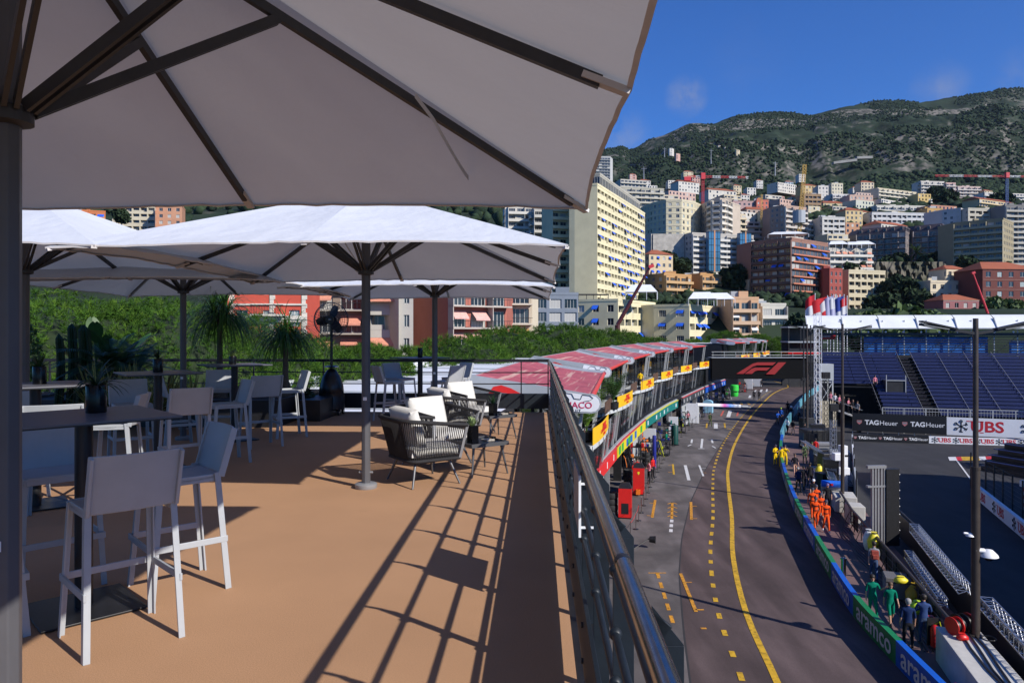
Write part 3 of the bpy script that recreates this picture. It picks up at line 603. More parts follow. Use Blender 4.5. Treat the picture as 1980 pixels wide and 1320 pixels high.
# dashed line beside it
dp = offset(smooth_path(YEL,.25), -1.12); acc_ = 0; seg = []; last = dp[0]
for p in dp:
    acc_ += (p-last).length; last = p
    if p.y > 140: break
    if (acc_ % 1.76) < .95: seg.append(p)
    else:
        if len(seg) > 1: ribbon(m, offset(seg,-.10), offset(seg,.10), .002, 0)
        seg = []
def line(a, b, w, mi, dash=None):
    a, b = gnd(*a), gnd(*b); d = (b-a); L = d.length; d.normalize(); n = Vector((d.y,-d.x,0))*w/2
    spans = [(0,L)] if not dash else [(i*dash, i*dash+dash*.58) for i in range(int(L/dash)+1)]
    for s, e in spans:
        p, q = a+d*s, a+d*min(e,L); m.quad((*(p-n).xy,.004),(*(p+n).xy,.004),(*(q+n).xy,.004),(*(q-n).xy,.004), mi)
for args in (((1227,1106),(1237,1146),.16,2),((1316,1108),(1346,1182),.15,2),((1326,1125),(1338,1125),.1,2),((1345,1178),(1361,1178),.12,2),((1254,1107),(1288,1107),.1,2),((1271,1107),(1304,1212),.16,2,1.3),
  ((1355,1214),(1366,1214),.14,2),((1267,966),(1261,1000),.17,2),((1256,972),(1266,973),.1,2),((1251,996),(1263,997),.1,2),((1336,970),(1337,1004),.17,2),((1337,978),(1347,978),.1,2),((1337,1002),(1348,1002),.1,2),
  ((1300,971),(1299,1002),.16,2),((1299,1004),(1297,1028),.2,1,1.1),((1301,897),(1303,917),.15,0),((1292,899),(1300,898),.1,2),((1292,913),(1301,912),.1,2),((1325,899),(1332,928),.25,1),((1352,899),(1360,920),.15,1),((1356,905),(1365,905),.08,1),((1357,913),(1366,914),.08,2),
  ((1358,848),(1356,866),.22,1),((1350,867),(1362,867),.2,1),((1338,849),(1337,856),.2,1),((1330,862),(1337,859),.15,1),((1376,849),(1378,856),.2,1),((1377,862),(1384,866),.15,1),((1384,818),(1384,828),.45,1),((1367,818),(1366,827),.2,0),((1401,818),(1402,827),.2,0),((1402,827),(1414,830),.15,0),
  ((1412,794),(1408,806),.5,1),((1399,794),(1394,804),.25,3),((1428,795),(1425,804),.25,3),((1418,777),(1420,782),.4,2),((1433,777),(1434,782),.4,2),((1446,777),(1449,782),.4,2),((1451,764),(1449,769),.4,1),((1473,753),(1470,758),.4,1),((1462,754),(1458,758),.3,1),((1483,752),(1482,757),.3,1)): line(*args)
for k in range(4):
    y0 = 972+k*8
    line((1291,y0+2),(1300,y0-1),.1,2); line((1300,y0-1),(1309,y0+2),.1,2)
struct(m.build('road_markings', [P_yel,P_wht,P_org,P_red]))
# ================================================================ PIT BUILDING
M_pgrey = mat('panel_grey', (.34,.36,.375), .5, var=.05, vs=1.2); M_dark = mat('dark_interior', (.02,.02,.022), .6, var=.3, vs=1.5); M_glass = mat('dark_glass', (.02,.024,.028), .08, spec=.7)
M_roofred = mat('roof_red', (.44,.095,.105), .55, var=.25, vs=1.6, var2=(.33,.06,.07), detail=12); M_eave = mat('eave_red', (.62,.05,.04), .4); M_red = mat('signal_red', (.58,.015,.012), .4, var=.06, vs=3)
M_wroof = mat('white_membrane', (.74,.75,.76), .6, var=.06, vs=.5); M_frame = mat('lodge_frame', (.42,.43,.43), .45, .1, var=.06, vs=3); M_dhl = mat('banner_yellow', (.80,.46,.01), .5, var=.04, vs=1); M_wood = mat('lodge_wood', (.10,.055,.035), .6, var=.35, vs=5)
# streaks on the red roofs
nt = M_roofred.node_tree; N = nt.nodes; b = N['Principled BSDF']; src = b.inputs['Base Color'].links[0].from_socket; tcn = [n for n in N if n.type == 'TEX_COORD'][0]
mp = N.new('ShaderNodeMapping'); mp.inputs['Scale'].default_value = (.10,3.2,1); mp.inputs['Rotation'].default_value = (0,0,rad(20)); nt.links.new(tcn.outputs['Object'], mp.inputs['Vector'])
n2 = N.new('ShaderNodeTexNoise'); n2.inputs['Scale'].default_value = 1.8; n2.inputs['Detail'].default_value = 9; nt.links.new(mp.outputs[0], n2.inputs['Vector'])
r2 = N.new('ShaderNodeMapRange'); r2.inputs['From Min'].default_value = .56; r2.inputs['From Max'].default_value = .66; nt.links.new(n2.outputs['Fac'], r2.inputs['Value'])
mx_ = N.new('ShaderNodeMix'); mx_.data_type = 'RGBA'; mx_.inputs['B'].default_value = (.62,.36,.28,1); nt.links.new(r2.outputs[0], mx_.inputs['Factor']); nt.links.new(src, mx_.inputs['A']); nt.links.new(mx_.outputs['Result'], b.inputs['Base Color'])
SK = Matrix.Translation((0,0,CZ)) @ Matrix.Scale(.906,4) @ Matrix.Translation((0,0,-CZ))      # the lodges stand a little nearer than first laid out
bd = MB()
ysb = [16+i*2 for i in range(54)]+[124]
fr = offset(cut(FAC, ysb), -2.3); bk = offset(cut(FAC, ysb), -13); n = len(fr)
for i in range(n-1):
    a, b, c, d = fr[i], fr[i+1], bk[i+1], bk[i]
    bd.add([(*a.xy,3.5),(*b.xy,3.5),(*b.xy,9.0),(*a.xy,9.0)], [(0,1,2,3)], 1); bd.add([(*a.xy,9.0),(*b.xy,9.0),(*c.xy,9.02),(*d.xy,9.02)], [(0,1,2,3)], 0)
    bd.add([(*d.xy,0),(*c.xy,0),(*c.xy,9.02),(*d.xy,9.02)], [(3,2,1,0)], 2)
    e, f = offset(fr, -4.5)[i], offset(fr, -4.5)[i+1]
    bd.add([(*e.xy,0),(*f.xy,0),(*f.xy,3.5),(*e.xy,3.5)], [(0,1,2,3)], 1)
    bd.add([(*a.xy,3.5),(*b.xy,3.5),(*f.xy,3.5),(*e.xy,3.5)], [(3,2,1,0)], 1)
bd.add([(*fr[0].xy,0),(*bk[0].xy,0),(*bk[0].xy,9.02),(*fr[0].xy,9.0)], [(0,1,2,3)], 2)
bd.add([(*fr[-1].xy,0),(*bk[-1].xy,0),(*bk[-1].xy,9.02),(*fr[-1].xy,9.0)], [(3,2,1,0)], 2)
pb = bd.build('pit_building', [M_wroof, M_dark, M_pgrey]); tag(pb, 'long pit building with a flat white roof, curving behind the red lodge roofs', 'building')
for i in range(0, n-1, 3):
    a = fr[i]; d = (fr[i+1]-a).normalized(); m = MB(); m.beam((*offset(fr,-1.2)[i].xy,9.05),(*bk[i].xy,9.06),.10,.06); m.build('roof_seam', M_pgrey, pb)
m = MB(); A = [(*p.xy,9.2) for p in offset(bk,.1)]
for p, q in zip(A, A[1:]): m.beam(p, q, .2, .4)
m.build('parapet', M_white, pb); pb.matrix_local = SK
FAC2 = [(45.5,150),(52,160.5),(58,171),(63,181),(67,190)]
m = MB(); a2 = [Vector((x,y,0)) for x, y in FAC2]; f2 = offset(a2,-2.2); b2 = offset(a2,-12)
for i in range(4):
    a, b, c, d = f2[i], f2[i+1], b2[i+1], b2[i]; m.add([(*q.xy,z) for z in (-1.4,9) for q in (a,b,c,d)], [(0,1,5,4),(1,2,6,5),(2,3,7,6),(3,0,4,7)], 1); m.add([(*q.xy,9) for q in (a,b,c,d)], [(0,1,2,3)], 0)
pb2 = m.build('pit_building', [M_wroof, M_dark]); pb2.matrix_local = SK; tag(pb2, 'far pit building beyond the black bridge, with short red lodge roofs', 'building')
def wave_emblem(parent, T):
    w1 = [(0,.0),(.25,.55),(.5,.62),(.9,.45),(1.3,.12),(1.7,.02),(2.1,.05),(2.15,-.18),(1.7,-.22),(1.25,-.15),(.8,.12),(.4,.25)]
    m = MB(); m.prism([(x*1.0,z*.75) for x, z in w1[::-1]][::-1], .02, T); m.build('wave_emblem', M_red, parent)
def lodge(P0, P1, i, label, detail=2):
    P0, P1 = Vector((*P0,0)), Vector((*P1,0)); e = (P1-P0); L = e.length; e.normalize(); inn = Vector((-e.y, e.x, 0))
    t = thing('pit_lodge', label, 'hospitality lodge', P0, 0, 'red roofed lodges along the pit building')
    t.matrix_local = SK @ Matrix(((e.x,inn.x,0,P0.x),(e.y,inn.y,0,P0.y),(0,0,1,0),(0,0,0,1)))
    W = 4.0
    # roof: slightly concave sheet between eave and ridge
    m = MB(); nx = 14
    zt = lambda y: 9.16+.72*(max(0,y)/W)**1.0-.10*math.sin(PI*max(0,y)/W)
    xs = [.12, 1.0, L*.5, L-3.2, L-.05] ; ysr = [-.25,.6,1.4,2.2,3.0,3.6,W]
    for a, b, mi in ((0.12,.9,1),(.9,L-2.6,0),(L-2.6,L-.04,1)):
        for k in range(len(ysr)-1):
            y0, y1 = ysr[k], ysr[k+1]; za, zb = zt(y0), zt(y1)
            m.add([(a,y0,za),(b,y0,za),(b,y1,zb),(a,y1,zb)], [(0,1,2,3)], mi); m.add([(a,y0,za-.07),(b,y0,za-.07),(b,y1,zb-.07),(a,y1,zb-.07)], [(3,2,1,0)], 1)
    m.build('roof', [M_roofred, M_pgrey], t)
    m = MB(); m.cyl((.9,-.28,9.10),(L-2.6,-.28,9.10),.11,n=10); m.build('eave_tube', M_eave, t, smooth=40)
    m = MB(); m.bx(.12,L-.04,W,W+.08,9.02,9.9); m.build('roof_back', M_pgrey, t)
    # gable fin facing the near end
    pol = [(W+.35,9.15),(W+.35,9.85),(W+.05,10.02),(1.0,9.58),(-.25,9.38)]; cxy = (-.38,9.02)
    pol += [(-.38+.0-.32*math.sin(a), 9.05+.33*math.cos(a)) for a in [PI*k/6 for k in range(7)]]; pol += [(.6,8.74),(1.6,8.92)]
    T = Matrix(((0,-1,0,.10),(1,0,0,0),(0,0,1,0),(0,0,0,1)))     # local x->y, local y-> -x
    T = Matrix(((0,1,0,-.06),(1,0,0,0),(0,0,1,0),(0,0,0,1)))
    m = MB(); m.prism(pol, .18, T); m.build('gable_fin', M_pgrey, t)
    badge = [(1.15,8.93),(.98,9.5),(-.25,9.34)]+[(-.36-.28*math.sin(a), 9.05+.28*math.cos(a)) for a in [PI*k/6 for k in range(7)]]+[(.6,8.79)]
    m = MB(); m.prism(badge, .012, Matrix(((0,1,0,-.075),(1,0,0,0),(0,0,1,0),(0,0,0,1)))); bg_ = m.build('badge_panel', M_white, t)
    T2 = Matrix(((0,1,0,-.085),(-1,0,0,.72),(0,0,1,9.02),(0,0,0,1)))      # faces -x, reads left->right
    if detail > 0:
        text('MONACO', .30, 'badge_text', mat('badge_pink', (.55,.03,.10), .5), bg_, Matrix(((0,1,0,-.084),(-1,0,0,.33),(0,0,1,8.99),(0,0,0,1))), bold=.004, ext=.002, sx=1.05)
        m = MB(); out_ = [(.78,9.2),(.55,9.42),(.30,9.38),(.22,9.22),(.0,9.2),(-.06,9.36),(-.32,9.33),(-.42,9.24),(-.3,9.16),(-.1,9.13)]
        for p, q in zip(out_, out_[1:]): m.beam((-.085,p[0],p[1]),(-.085,q[0],q[1]),.012,.022,up=(1,0,0))
        m.build('circuit_outline', M_black, bg_)
        if detail > 1: text('CIRCUIT', .16, 'badge_text', M_black, bg_, Matrix(((0,1,0,-.084),(-1,0,0,.33),(0,0,1,8.80),(0,0,0,1))), ext=.002, space=1.15)
    w1 = [(0,0),(.25,.5),(.55,.6),(.95,.42),(1.35,.12),(1.75,.02),(2.0,.05),(2.02,-.16),(1.65,-.22),(1.2,-.1),(.8,.15),(.4,.2)]
    m = MB(); m.prism([(3.25-x*.9, 9.28+z*.62) for x, z in w1], .012, Matrix(((0,1,0,-.075),(1,0,0,0),(0,0,1,0),(0,0,0,1)))); m.build('wave_emblem', M_red, t)
    m = MB(); m.prism([(3.25-x*.9, 9.20+z*.5) for x, z in [(0,0),(.3,.3),(.7,.1),(1.0,-.1),(.4,-.08)]], .012, Matrix(((0,1,0,-.072),(1,0,0,0),(0,0,1,0),(0,0,0,1)))); m.build('wave_white_stripe', M_white, t)  # plain white stripe beside the red wave
    # slanted columns
    for x in ((.5,) if detail else ())+(L-2.4,L-1.2):
        m = MB(); m.beam((x,.75,2.5),(x,-.05,9.1),.10,.22,up=(1,0,0)); m.build('column', M_frame, t)
    # glazing of the two storeys with mullions
    m = MB(); m.bx(.3,L-.3,2.15,2.25,5.6,8.95); m.build('upper_glazing', M_glass, t)
    m = MB(); m.add([(.3,.55,2.5),(L-.3,.55,2.5),(L-.3,.25,5.34),(.3,.25,5.34)], [(0,1,2,3)]); m.build('lower_glazing', M_glass, t)
    k = 0; x = 1.0
    while x < L-2.8:
        m = MB(); m.beam((x,.52,2.5),(x+.15,.20,5.34),.05,.08,up=(1,0,0)); m.build('mullion', M_frame if int(x*3)%3 else M_black, t); x += 2.3 if detail else 3.
    if detail:
        for x in (L*.2,L*.35,L*.5,L*.65): m = MB(); m.bx(x,x+.07,2.08,2.16,5.6,8.95); m.build('mullion', M_black, t)
    # balcony with a convex front
    fx = lambda s: (L*(.40+.64*s), 1.5-1.95*s-.55*math.sin(PI*s)*.9)
    ns = 14; fr_ = [fx(s/ns) for s in range(ns+1)]; end = (fr_[-1][0]-.1, 2.1)
    m = MB(); V = [(x,y,z) for z in (5.34,5.60) for x, y in fr_+[end,(L*.4,2.1)]]; k = len(fr_)+2
    m.add(V, [tuple(range(k-1,-1,-1)), tuple(range(k,2*k))]+[(j,(j+1)%k,(j+1)%k+k,j+k) for j in range(k)]); m.build('balcony', mat('balcony_grey',(.55,.57,.57),.5,var=.05,vs=2), t)
    for j in range(2, ns, 2):
        x, y = fr_[j]; m = MB(); m.bx(x-.05,x+.05,y-.02,y+.03,5.36,5.56); m.build('drain_slot', M_black, t)
    b0 = 6; pts = fr_[b0:]
    m = MB()
    for (xa,ya),(xb,yb) in zip(pts,pts[1:]): m.add([(xa,ya-.04,5.62),(xb,yb-.04,5.62),(xb,yb-.04,6.5),(xa,ya-.04,6.5),(xa,ya-.015,5.62),(xb,yb-.015,5.62),(xb,yb-.015,6.5),(xa,ya-.015,6.5)], [(0,1,2,3),(5,4,7,6),(3,2,6,7),(4,5,1,0)])
    x, y = pts[0]; m.add([(x,y-.04,5.62),(x,y-.015,5.62),(x,y-.015,6.5),(x,y-.04,6.5)],[(0,1,2,3)])
    ban = m.build('banner', M_dhl, t)
    mid = len(pts)//2; (xa,ya),(xb,yb) = pts[mid-2], pts[mid+2]; dx, dy = xb-xa, yb-ya; q = math.hypot(dx,dy); M_dl = mat('logo_red', (.62,.01,.015), .5)
    ox, oy = (xa+xb)/2, (ya+yb)/2
    Mx = frame((ox+dy/q*.10, oy-dx/q*.10-.0, 6.16), (dx,dy,0))
    text('DHL', .62, 'banner_logo', M_dl, ban, Mx, bold=.022, shear=.35, sx=1.45, ext=.006)
    m = MB()
    for s in (-1,1):
        for h in (0,1,2): m.bx(s*1.15-.28, s*1.15+.28, -.006,.006, -.20+h*.075-.012, -.20+h*.075+.022)
    m.build('banner_stripes', M_dl, ban, M=Mx)
    if detail > 0: text('EXPRESS', .20, 'banner_text', M_dl, ban, Mx @ Matrix.Translation((.0,0,-.36)), bold=.006, sx=1.3)
    m = MB(); hp = [(x,y,6.72) for x, y in fr_[2:]]; m.tube(hp, .025, 6); 
    m.build('handrail', M_black, t)
    m = MB(); m.bx(L*.42,fr_[6][0]-.05,.55,.6,5.6,6.5); m.build('timber_screen', M_wood, t)
    return t, fr_
LODGE = ['nearest red roofed pit lodge, its grey gable filling the gap beyond the end railing','second red roofed pit lodge, with a leafy plant on its balcony','third red roofed pit lodge, a person in yellow on its balcony','fourth red roofed pit lodge along the curve','fifth red roofed pit lodge, over the dark grey garage sign','sixth red roofed pit lodge, beside the black bridge']
UN = FAC[1:8]
for i in range(6): lodge(UN[i], UN[i+1], i, LODGE[i], 2 if i < 2 else 1)
L2 = ['first small red roofed lodge past the black bridge','second small red roofed lodge past the black bridge','third small red roofed lodge past the black bridge','last small red roofed lodge, beside the dark trees']
for i in range(4): lodge(FAC2[i], FAC2[i+1], i+6, L2[i], 0)
# balcony plants
def areca(px, py, Y, H, label, n=26, droop=.9, m_=None):
    p = at(px, py, Y); t = thing('potted_palm', label, 'potted plant', (p.x,p.y,6.16)); m = MB(); m.lathe([(.25,0),(.36,.1),(.38,.5),(.33,.5),(.3,.45)],16); m.build('pot', M_black, t, smooth=40); m = MB()
    for i in range(n):
        a = R.uniform(0,2*PI); d = Vector((math.cos(a)*.25, math.sin(a)*.25, 1)).normalized(); q = Vector((0,0,.45)); l = H*R.uniform(.55,1); k = 12; side = Vector((-math.sin(a),math.cos(a),0))
        for j in range(k):
            d = (d+Vector((math.cos(a)*.035,math.sin(a)*.035,-.05*droop*j/k))).normalized(); q2 = q+d*l/k
            if j > 3:
                for s in (-1,1): e = q+(side*s+d*.8+Vector((0,0,-.2))).normalized()*.3*H*.5; m.add([q-d*.02,q+d*.03,e],[(0,1,2)])
            m.add([q-side*.01,q+side*.01,q2+side*.01,q2-side*.01],[(0,1,2,3)]); q = q2
    m.build('fronds', m_ or M_leafl, t)
areca(1134,790,35.2,2.9,'tall bright green palm in a pot on the nearest lodge balcony',44,.9,mat('areca',(.13,.24,.03),.5,var=.3,vs=3,trans=.25)); areca(1186,745,49.8,2.6,'dark leafy plant on the second lodge balcony',40,1.4,M_leaf)
for px, py, Y, lab in ():
    p = at(px,py,Y); bush(p.x,p.y,5.9,.35,.35,.9,260,.12,lab,mat('orange_leaf',(.55,.2,.02),.6,var=.3,vs=4),'potted_tree','potted plant')
# ================================================================ GARAGES
FCOL = [(28,50.5,'red garage sign board with white marks, nearest along the pits',(.62,.02,.02)),(50.8,57,'yellow and green garage sign board after the red one',(.66,.55,.01)),(57.2,66,'yellow and blue garage sign board before the teal one',(.66,.55,.01)),(66.3,85,'teal garage sign board in the middle of the pits',(.0,.16,.14)),(88,104,'dark grey garage sign board after the teal one',(.05,.055,.06)),(105,121,'blue garage sign board close to the black bridge',(.01,.09,.45)),(136,146,'blue garage sign board beyond the black bridge',(.02,.16,.42))]
FAC_S = [(x, y) for x, y in FAC]
for y0, y1, lab, c in FCOL:
    t = thing('garage_sign', lab, 'sign', (0,0,0)); nn = 8; pts = offset(cut(FAS, [y0+(y1-y0)*k/nn for k in range(nn+1)]), .0); mm_ = mat('fascia_%d' % int(y0*10), c, .5, var=.05, vs=1); m = MB()
    for a, b in zip(pts, pts[1:]): m.beam((*a.xy,3.0),(*b.xy,3.0),.12,.78)
    m.build('board', mm_, t); m = MB()
    for a, b in zip(pts, pts[1:]): m.beam((*a.xy,3.46),(*b.xy,3.46),.22,.07)
    m.build('top_strip', mat('strip_red',(.55,.04,.05),.5) if int(y0) not in (66,) else mat('strip_yellow',(.6,.55,.05),.5), t)
    m = MB()
    for a, b in zip(pts, pts[1:]): m.beam((*(a+Vector((-.1,.0,0))).xy,3.56),(*(b+Vector((-.1,0,0))).xy,3.56),.16,.10)
    m.build('soffit', M_pgrey, t)
    rr = random.Random(int(y0)); e = (pts[1]-pts[0]).normalized(); nn_ = Vector((e.y,-e.x,0))
    for k in range(nn):
        if rr.random() < (.34 if int(y0) in (50,57) else .8):
            a, b = pts[k], pts[k+1]; d = (b-a).normalized(); q = a.lerp(b,.5)+Vector((d.y,-d.x,0))*.07
            if int(y0) in (50,57): m = MB(); m.bx(-.55,.55,-.004,.004,-.29,.29); m.build('colour_block', mat('block_%d' % (k%2), ((.02,.13,.42),(.03,.36,.05))[k%2], .5), t, M=frame((q.x,q.y,3.0), d))
            else:
                m = MB()
                for u in range(rr.randint(1,2)): m.bx(-.3+.32*u,-.08+.32*u,-.004,.004,-.2,.2); m.bx(-.3+.32*u+.05,-.12+.32*u,-.006,-.004,-.12,-.06)
                m.build('number_mark', M_white, t, M=frame((q.x,q.y,3.0), d))
M_shut = mat('shutter', (.45,.47,.48), .5, .2, var=.06, vs=2)
gl = thing('garage_wall', 'row of pit garage piers and roller shutters below the coloured signs', 'garage')
y = 22.; k = 0
while y < 124:
    a = offset(cut(FAS,[y,y+1]),-.5)[0]; b = offset(cut(FAS,[y+5.4,y+6.4]),-.5)[0]; d = (b-a).normalized(); Mx = frame((a.x,a.y,0), d); L = (b-a).length
    m = MB(); m.bx(0,.24,-.1,.5,0,3.4); m.build('pier', M_grey_al if k%3 else M_dkst, gl, M=Mx)
    if k in (3,4,7,12,15):
        m = MB()
        for j in range(16): m.bx(.36,L-.02,.25-.012*(j%2),.3,.02+j*.175,.02+j*.175+.17)
        m.build('shutter', M_shut, gl, M=Mx)
    y += 5.6; k += 1
m = MB(); ysr_ = [22+i*3 for i in range(42)]; ribbon(m, offset(cut(FAS,ysr_),-1.3), cut(FAS,ysr_), 3.42); m.build('canopy_slab', M_dkst, gl)
def facpt(Y, out): 
    a = offset(cut(FAS,[Y,Y+1]), out); return a[0], (a[1]-a[0]).normalized()
def cabinet(px, py, w_, d_, h, m_, label, extra=None):
    p = gnd(px, py); t = thing('pit_cabinet', label, 'cabinet', p, rad(-12)); m = MB(); m.bx(-w_/2,w_/2,-d_/2,d_/2,.08,h); m.bx(-w_/2,w_/2,-d_/2-.004,-d_/2,h*.55,h*.56); m.build('body', m_, t, bev=.03)
    m = MB(); m.bx(-w_/2+.04,w_/2-.04,-d_/2+.04,d_/2-.04,0,.08); m.build('plinth', M_black, t)
    m = MB(); m.add([(-w_/2,-d_/2,h),(w_/2,-d_/2,h),(w_/2,d_/2,h),(-w_/2,d_/2,h),(-w_/2*.6,d_/2*.1,h+.28),(w_/2*.6,d_/2*.1,h+.28),(w_/2*.6,d_/2*.9,h+.28),(-w_/2*.6,d_/2*.9,h+.28)], [(0,1,5,4),(1,2,6,5),(2,3,7,6),(3,0,4,7),(4,5,6,7)]); m.build('hood', M_black, t)
    if extra == 'win': m = MB(); m.bx(-.22,.22,-d_/2-.012,-d_/2,.3,.95); m.build('grille', M_black, t)
    if extra == 'badge':
        m = MB(); m.prism([(-.07,.1),(-.07,-.02),(0,-.12),(.07,-.02),(.07,.1)], .01, Matrix.Translation((.0,-d_/2-.011,h-.35))); m.build('shield_badge', mat('badge_yellow',(.75,.6,.02),.5), t)
        m = MB(); m.bx(-.16,.12,-d_/2-.3,-d_/2-.01,.1,.42); m.build('orange_case', mat('case_orange',(.75,.17,.01),.5), t)
    return t
cabinet(1209,1000,.80,.7,1.85,M_red,'nearer tall red pit cabinet with a dark grille low on its front','win'); cabinet(1235,955,.78,.7,1.9,M_red,'farther tall red pit cabinet with a yellow badge and an orange case','badge')
M_tyre = mat('tyre', (.016,.016,.017), .8, var=.2, vs=12)
def tyres(px, py, n, label, r=.36):
    p = gnd(px,py); t = thing('tyre_stack', label, 'tyre stack', p)
    for k in range(n):
        m = MB(); z = k*.38; m.lathe([(r*.6,.02),(r*.9,.0),(r,.06),(r,.31),(r*.9,.37),(r*.6,.35),(r*.5,.3),(r*.5,.07)],20,c=(.015*(k%2),.01*(k%3),z)); m.build('tyre', M_tyre, t, smooth=40)
    return t
tyres(1182,998,4,'tall stack of black tyres left of the nearer red cabinet',.40); tyres(1172,985,3,'lower stack of black tyres against the garage shutter'); tyres(1215,948,4,'stack of black tyres between the two red cabinets'); tyres(1249,900,3,'stack of black tyres by the dark blue post')
M_bluep = mat('royal_blue',(.012,.02,.22),.5,var=.1,vs=3)
def post(px, py, h, r, m_, label, nm='padded_post'):
    p = gnd(px,py); t = thing(nm, label, 'post', p); m = MB(); m.lathe([(r*.8,.05),(r,.12),(r,h-.1),(r*.85,h)],14); m.build('body', m_, t, smooth=40); m = MB(); m.lathe([(r*1.3,0),(r*1.3,.04),(r*.7,.06)],14); m.build('base', M_black, t); return t
post(1265,906,2.8,.17,M_bluep,'tall dark blue padded post in front of the yellow garage sign'); post(1305,860,2.0,.34,mat('deep_green',(.0,.05,.04),.5),'thick dark green padded column beside the teal garage')
def trolley(px, py, w_, h, cols, label, rz=None):
    p = gnd(px,py); t = thing('tool_trolley', label, 'trolley', p, -.25 if rz is None else rz); rr = random.Random(px)
    m = MB()
    for sx in (-1,1):
        for sy in (-1,1): m.bx(sx*w_/2-.025,sx*w_/2+.025,sy*.35-.025,sy*.35+.025,.1,h)
    for z in (.12,h*.5,h): m.bx(-w_/2,w_/2,-.37,.37,z-.02,z+.02)
    m.build('frame', M_black, t)
    for k in range(5):
        x = rr.uniform(-w_/2,w_/2-.3); z = rr.choice((.14,h*.5+.02,h+.02)); q = MB(); q.bx(x,x+rr.uniform(.15,.4),-.3,rr.uniform(-.1,.3),z,z+rr.uniform(.12,.38)); q.build('tool_case', cols[k%len(cols)], t, bev=.01)
    for k in range(3):
        q = MB(); x0 = rr.uniform(-w_/2,w_/2); pts = [Vector((x0+.5*s*rr.uniform(.8,1.2), -.42-.25*math.sin(PI*s), h*(1-s)+.15+.25*math.sin(s*5))) for s in [j/8 for j in range(9)]]; q.tube(pts,.022,6); q.build('hose', cols[(k+1)%len(cols)], t, smooth=60)
    for sx in (-1,1):
        for sy in (-1,1): q = MB(); q.cyl((sx*w_/2*.9-.02,sy*.3,.06),(sx*w_/2*.9+.02,sy*.3,.06),.06,n=10); q.build('wheel', M_tyre, t)
M_lime = mat('lime_yellow',(.55,.6,.02),.5); M_orange = mat('hi_orange',(.8,.2,.02),.6,var=.1,vs=3); M_teal = mat('teal',(.0,.15,.13),.5)
for px, py, w_, h, cols, lab in ((1222,925,1.3,1.7,[M_black,M_orange,M_steel],'black tool trolley with orange cases behind the red cabinets'),(1246,880,1.5,1.5,[M_black,M_bluep,M_orange],'black equipment rack with a blue case before the yellow sign'),(1262,880,1.3,1.3,[M_black,M_lime],'black pit rack with lime yellow hoses, left of the blue post'),(1280,880,1.4,1.3,[M_black,M_lime,M_black],'black pit rack with yellow hoses, right of the blue post'),(1285,852,1.4,1.6,[M_bluep,M_black],'dark rack with blue cases under the teal sign'),(1313,836,1.4,1.4,[M_lime,M_black,M_steel],'rack with bright lime hoses beside the green column'),(1322,822,1.3,1.6,[M_teal,M_white,M_black],'rack with teal and white cases by the white panel'),(1352,806,1.3,1.7,[M_black,M_bluep,M_white],'dark rack beside the white panel'),(1392,778,1.6,2.0,[M_bluep,M_white,M_black],'blue and white pit trolley near the black bridge'),(1410,764,1.4,1.6,[M_black,mat('vivid_green',(.03,.55,.05),.6)],'dark trolley left of the bright green bag'),(1436,758,1.5,1.5,[M_black,M_red],'dark trolley right of the bright green bag'),(1232,905,1.4,1.8,[M_black,M_red,M_black],'dark rack with a red case right behind the red cabinets'),(1254,888,1.4,1.6,[M_black,M_orange,M_black],'dark rack with an orange case left of the blue post'),(1272,868,1.5,1.7,[M_black,M_bluep,M_black],'dark rack with a blue case behind the blue post'),(1292,846,1.4,1.5,[M_black,M_teal,M_black],'dark rack with a teal case left of the green column'),(1330,812,1.4,1.8,[M_black,M_teal,M_white],'dark rack between the green column and the large white panel'),(1364,792,1.4,1.9,[M_black,M_white,M_bluep],'dark rack under the blue sign, left of the pale blue booth'),(1382,784,1.5,1.8,[M_black,M_bluep,M_black],'dark rack right of the pale blue booth'),(1402,772,1.5,1.9,[M_black,M_white,M_black],'dark rack between the booth and the bright green bag'),(1226,940,1.2,1.2,[M_black,M_steel,M_red],'low dark trolley between the two red cabinets'),(1200,900,1.3,1.9,[M_black,M_steel,M_black],'tall black rack against the shutter under the red sign')):
    trolley(px,py,w_,h,cols,lab)
def panel(px, py, w_, h, d_, m_, label, rz, nm='screen_board', cat='panel', arch=False):
    t = thing(nm, label, cat, gnd(px,py), rz); m = MB()
    pol = [(-w_/2,.05),(w_/2,.05),(w_/2,h)]+([(w_/2*math.cos(a),h+.35*math.sin(a)) for a in [PI*k/8 for k in range(1,8)]] if arch else [])+[(-w_/2,h)]
    m.prism(pol, d_, Matrix.Translation((0,-d_/2,0))); m.build('board', m_, t); m = MB()
    for s in (-1,1): m.bx(s*w_/2*.85-.04,s*w_/2*.85+.04,-.3,.3,0,.05)
    m.build('foot', M_black, t); return t
panel(1338,818,1.5,2.5,.15,M_white,'white screen panel standing beside the garage, boom shadow across it',rad(-20)); panel(1369,798,1.3,1.5,.9,mat('pale_blue',(.25,.48,.62),.5),'pale blue round-topped booth behind the pit boom',rad(-25),'booth','booth',True)
panel(1302,842,1.0,2.1,.12,M_white,'narrow white screen panel at the teal garage',rad(-20)); panel(1256,872,1.2,2.2,.12,M_white,'white screen panel behind the dark blue post',rad(-20)); panel(1447,752,1.6,2.6,.2,M_white,'white pit wall screen just past the bridge, left of the bright green bag',rad(-28)); panel(1462,747,2.2,2.6,.2,M_white,'wide white screen far under the black bridge',rad(-28))
t = thing('equipment_bag', 'bright green padded bag standing by the garages under the bridge', 'bag', gnd(1420,766)); m = MB(); m.lathe([(.55,0),(.68,.3),(.66,.9),(.75,1.0),(.74,1.9),(.6,2.05)],14); m.build('bag', mat('vivid_green',(.03,.55,.05),.6), t, smooth=40); m = MB(); m.bx(-.5,.5,-.78,-.72,.85,.95); m.build('strap', M_black, t)
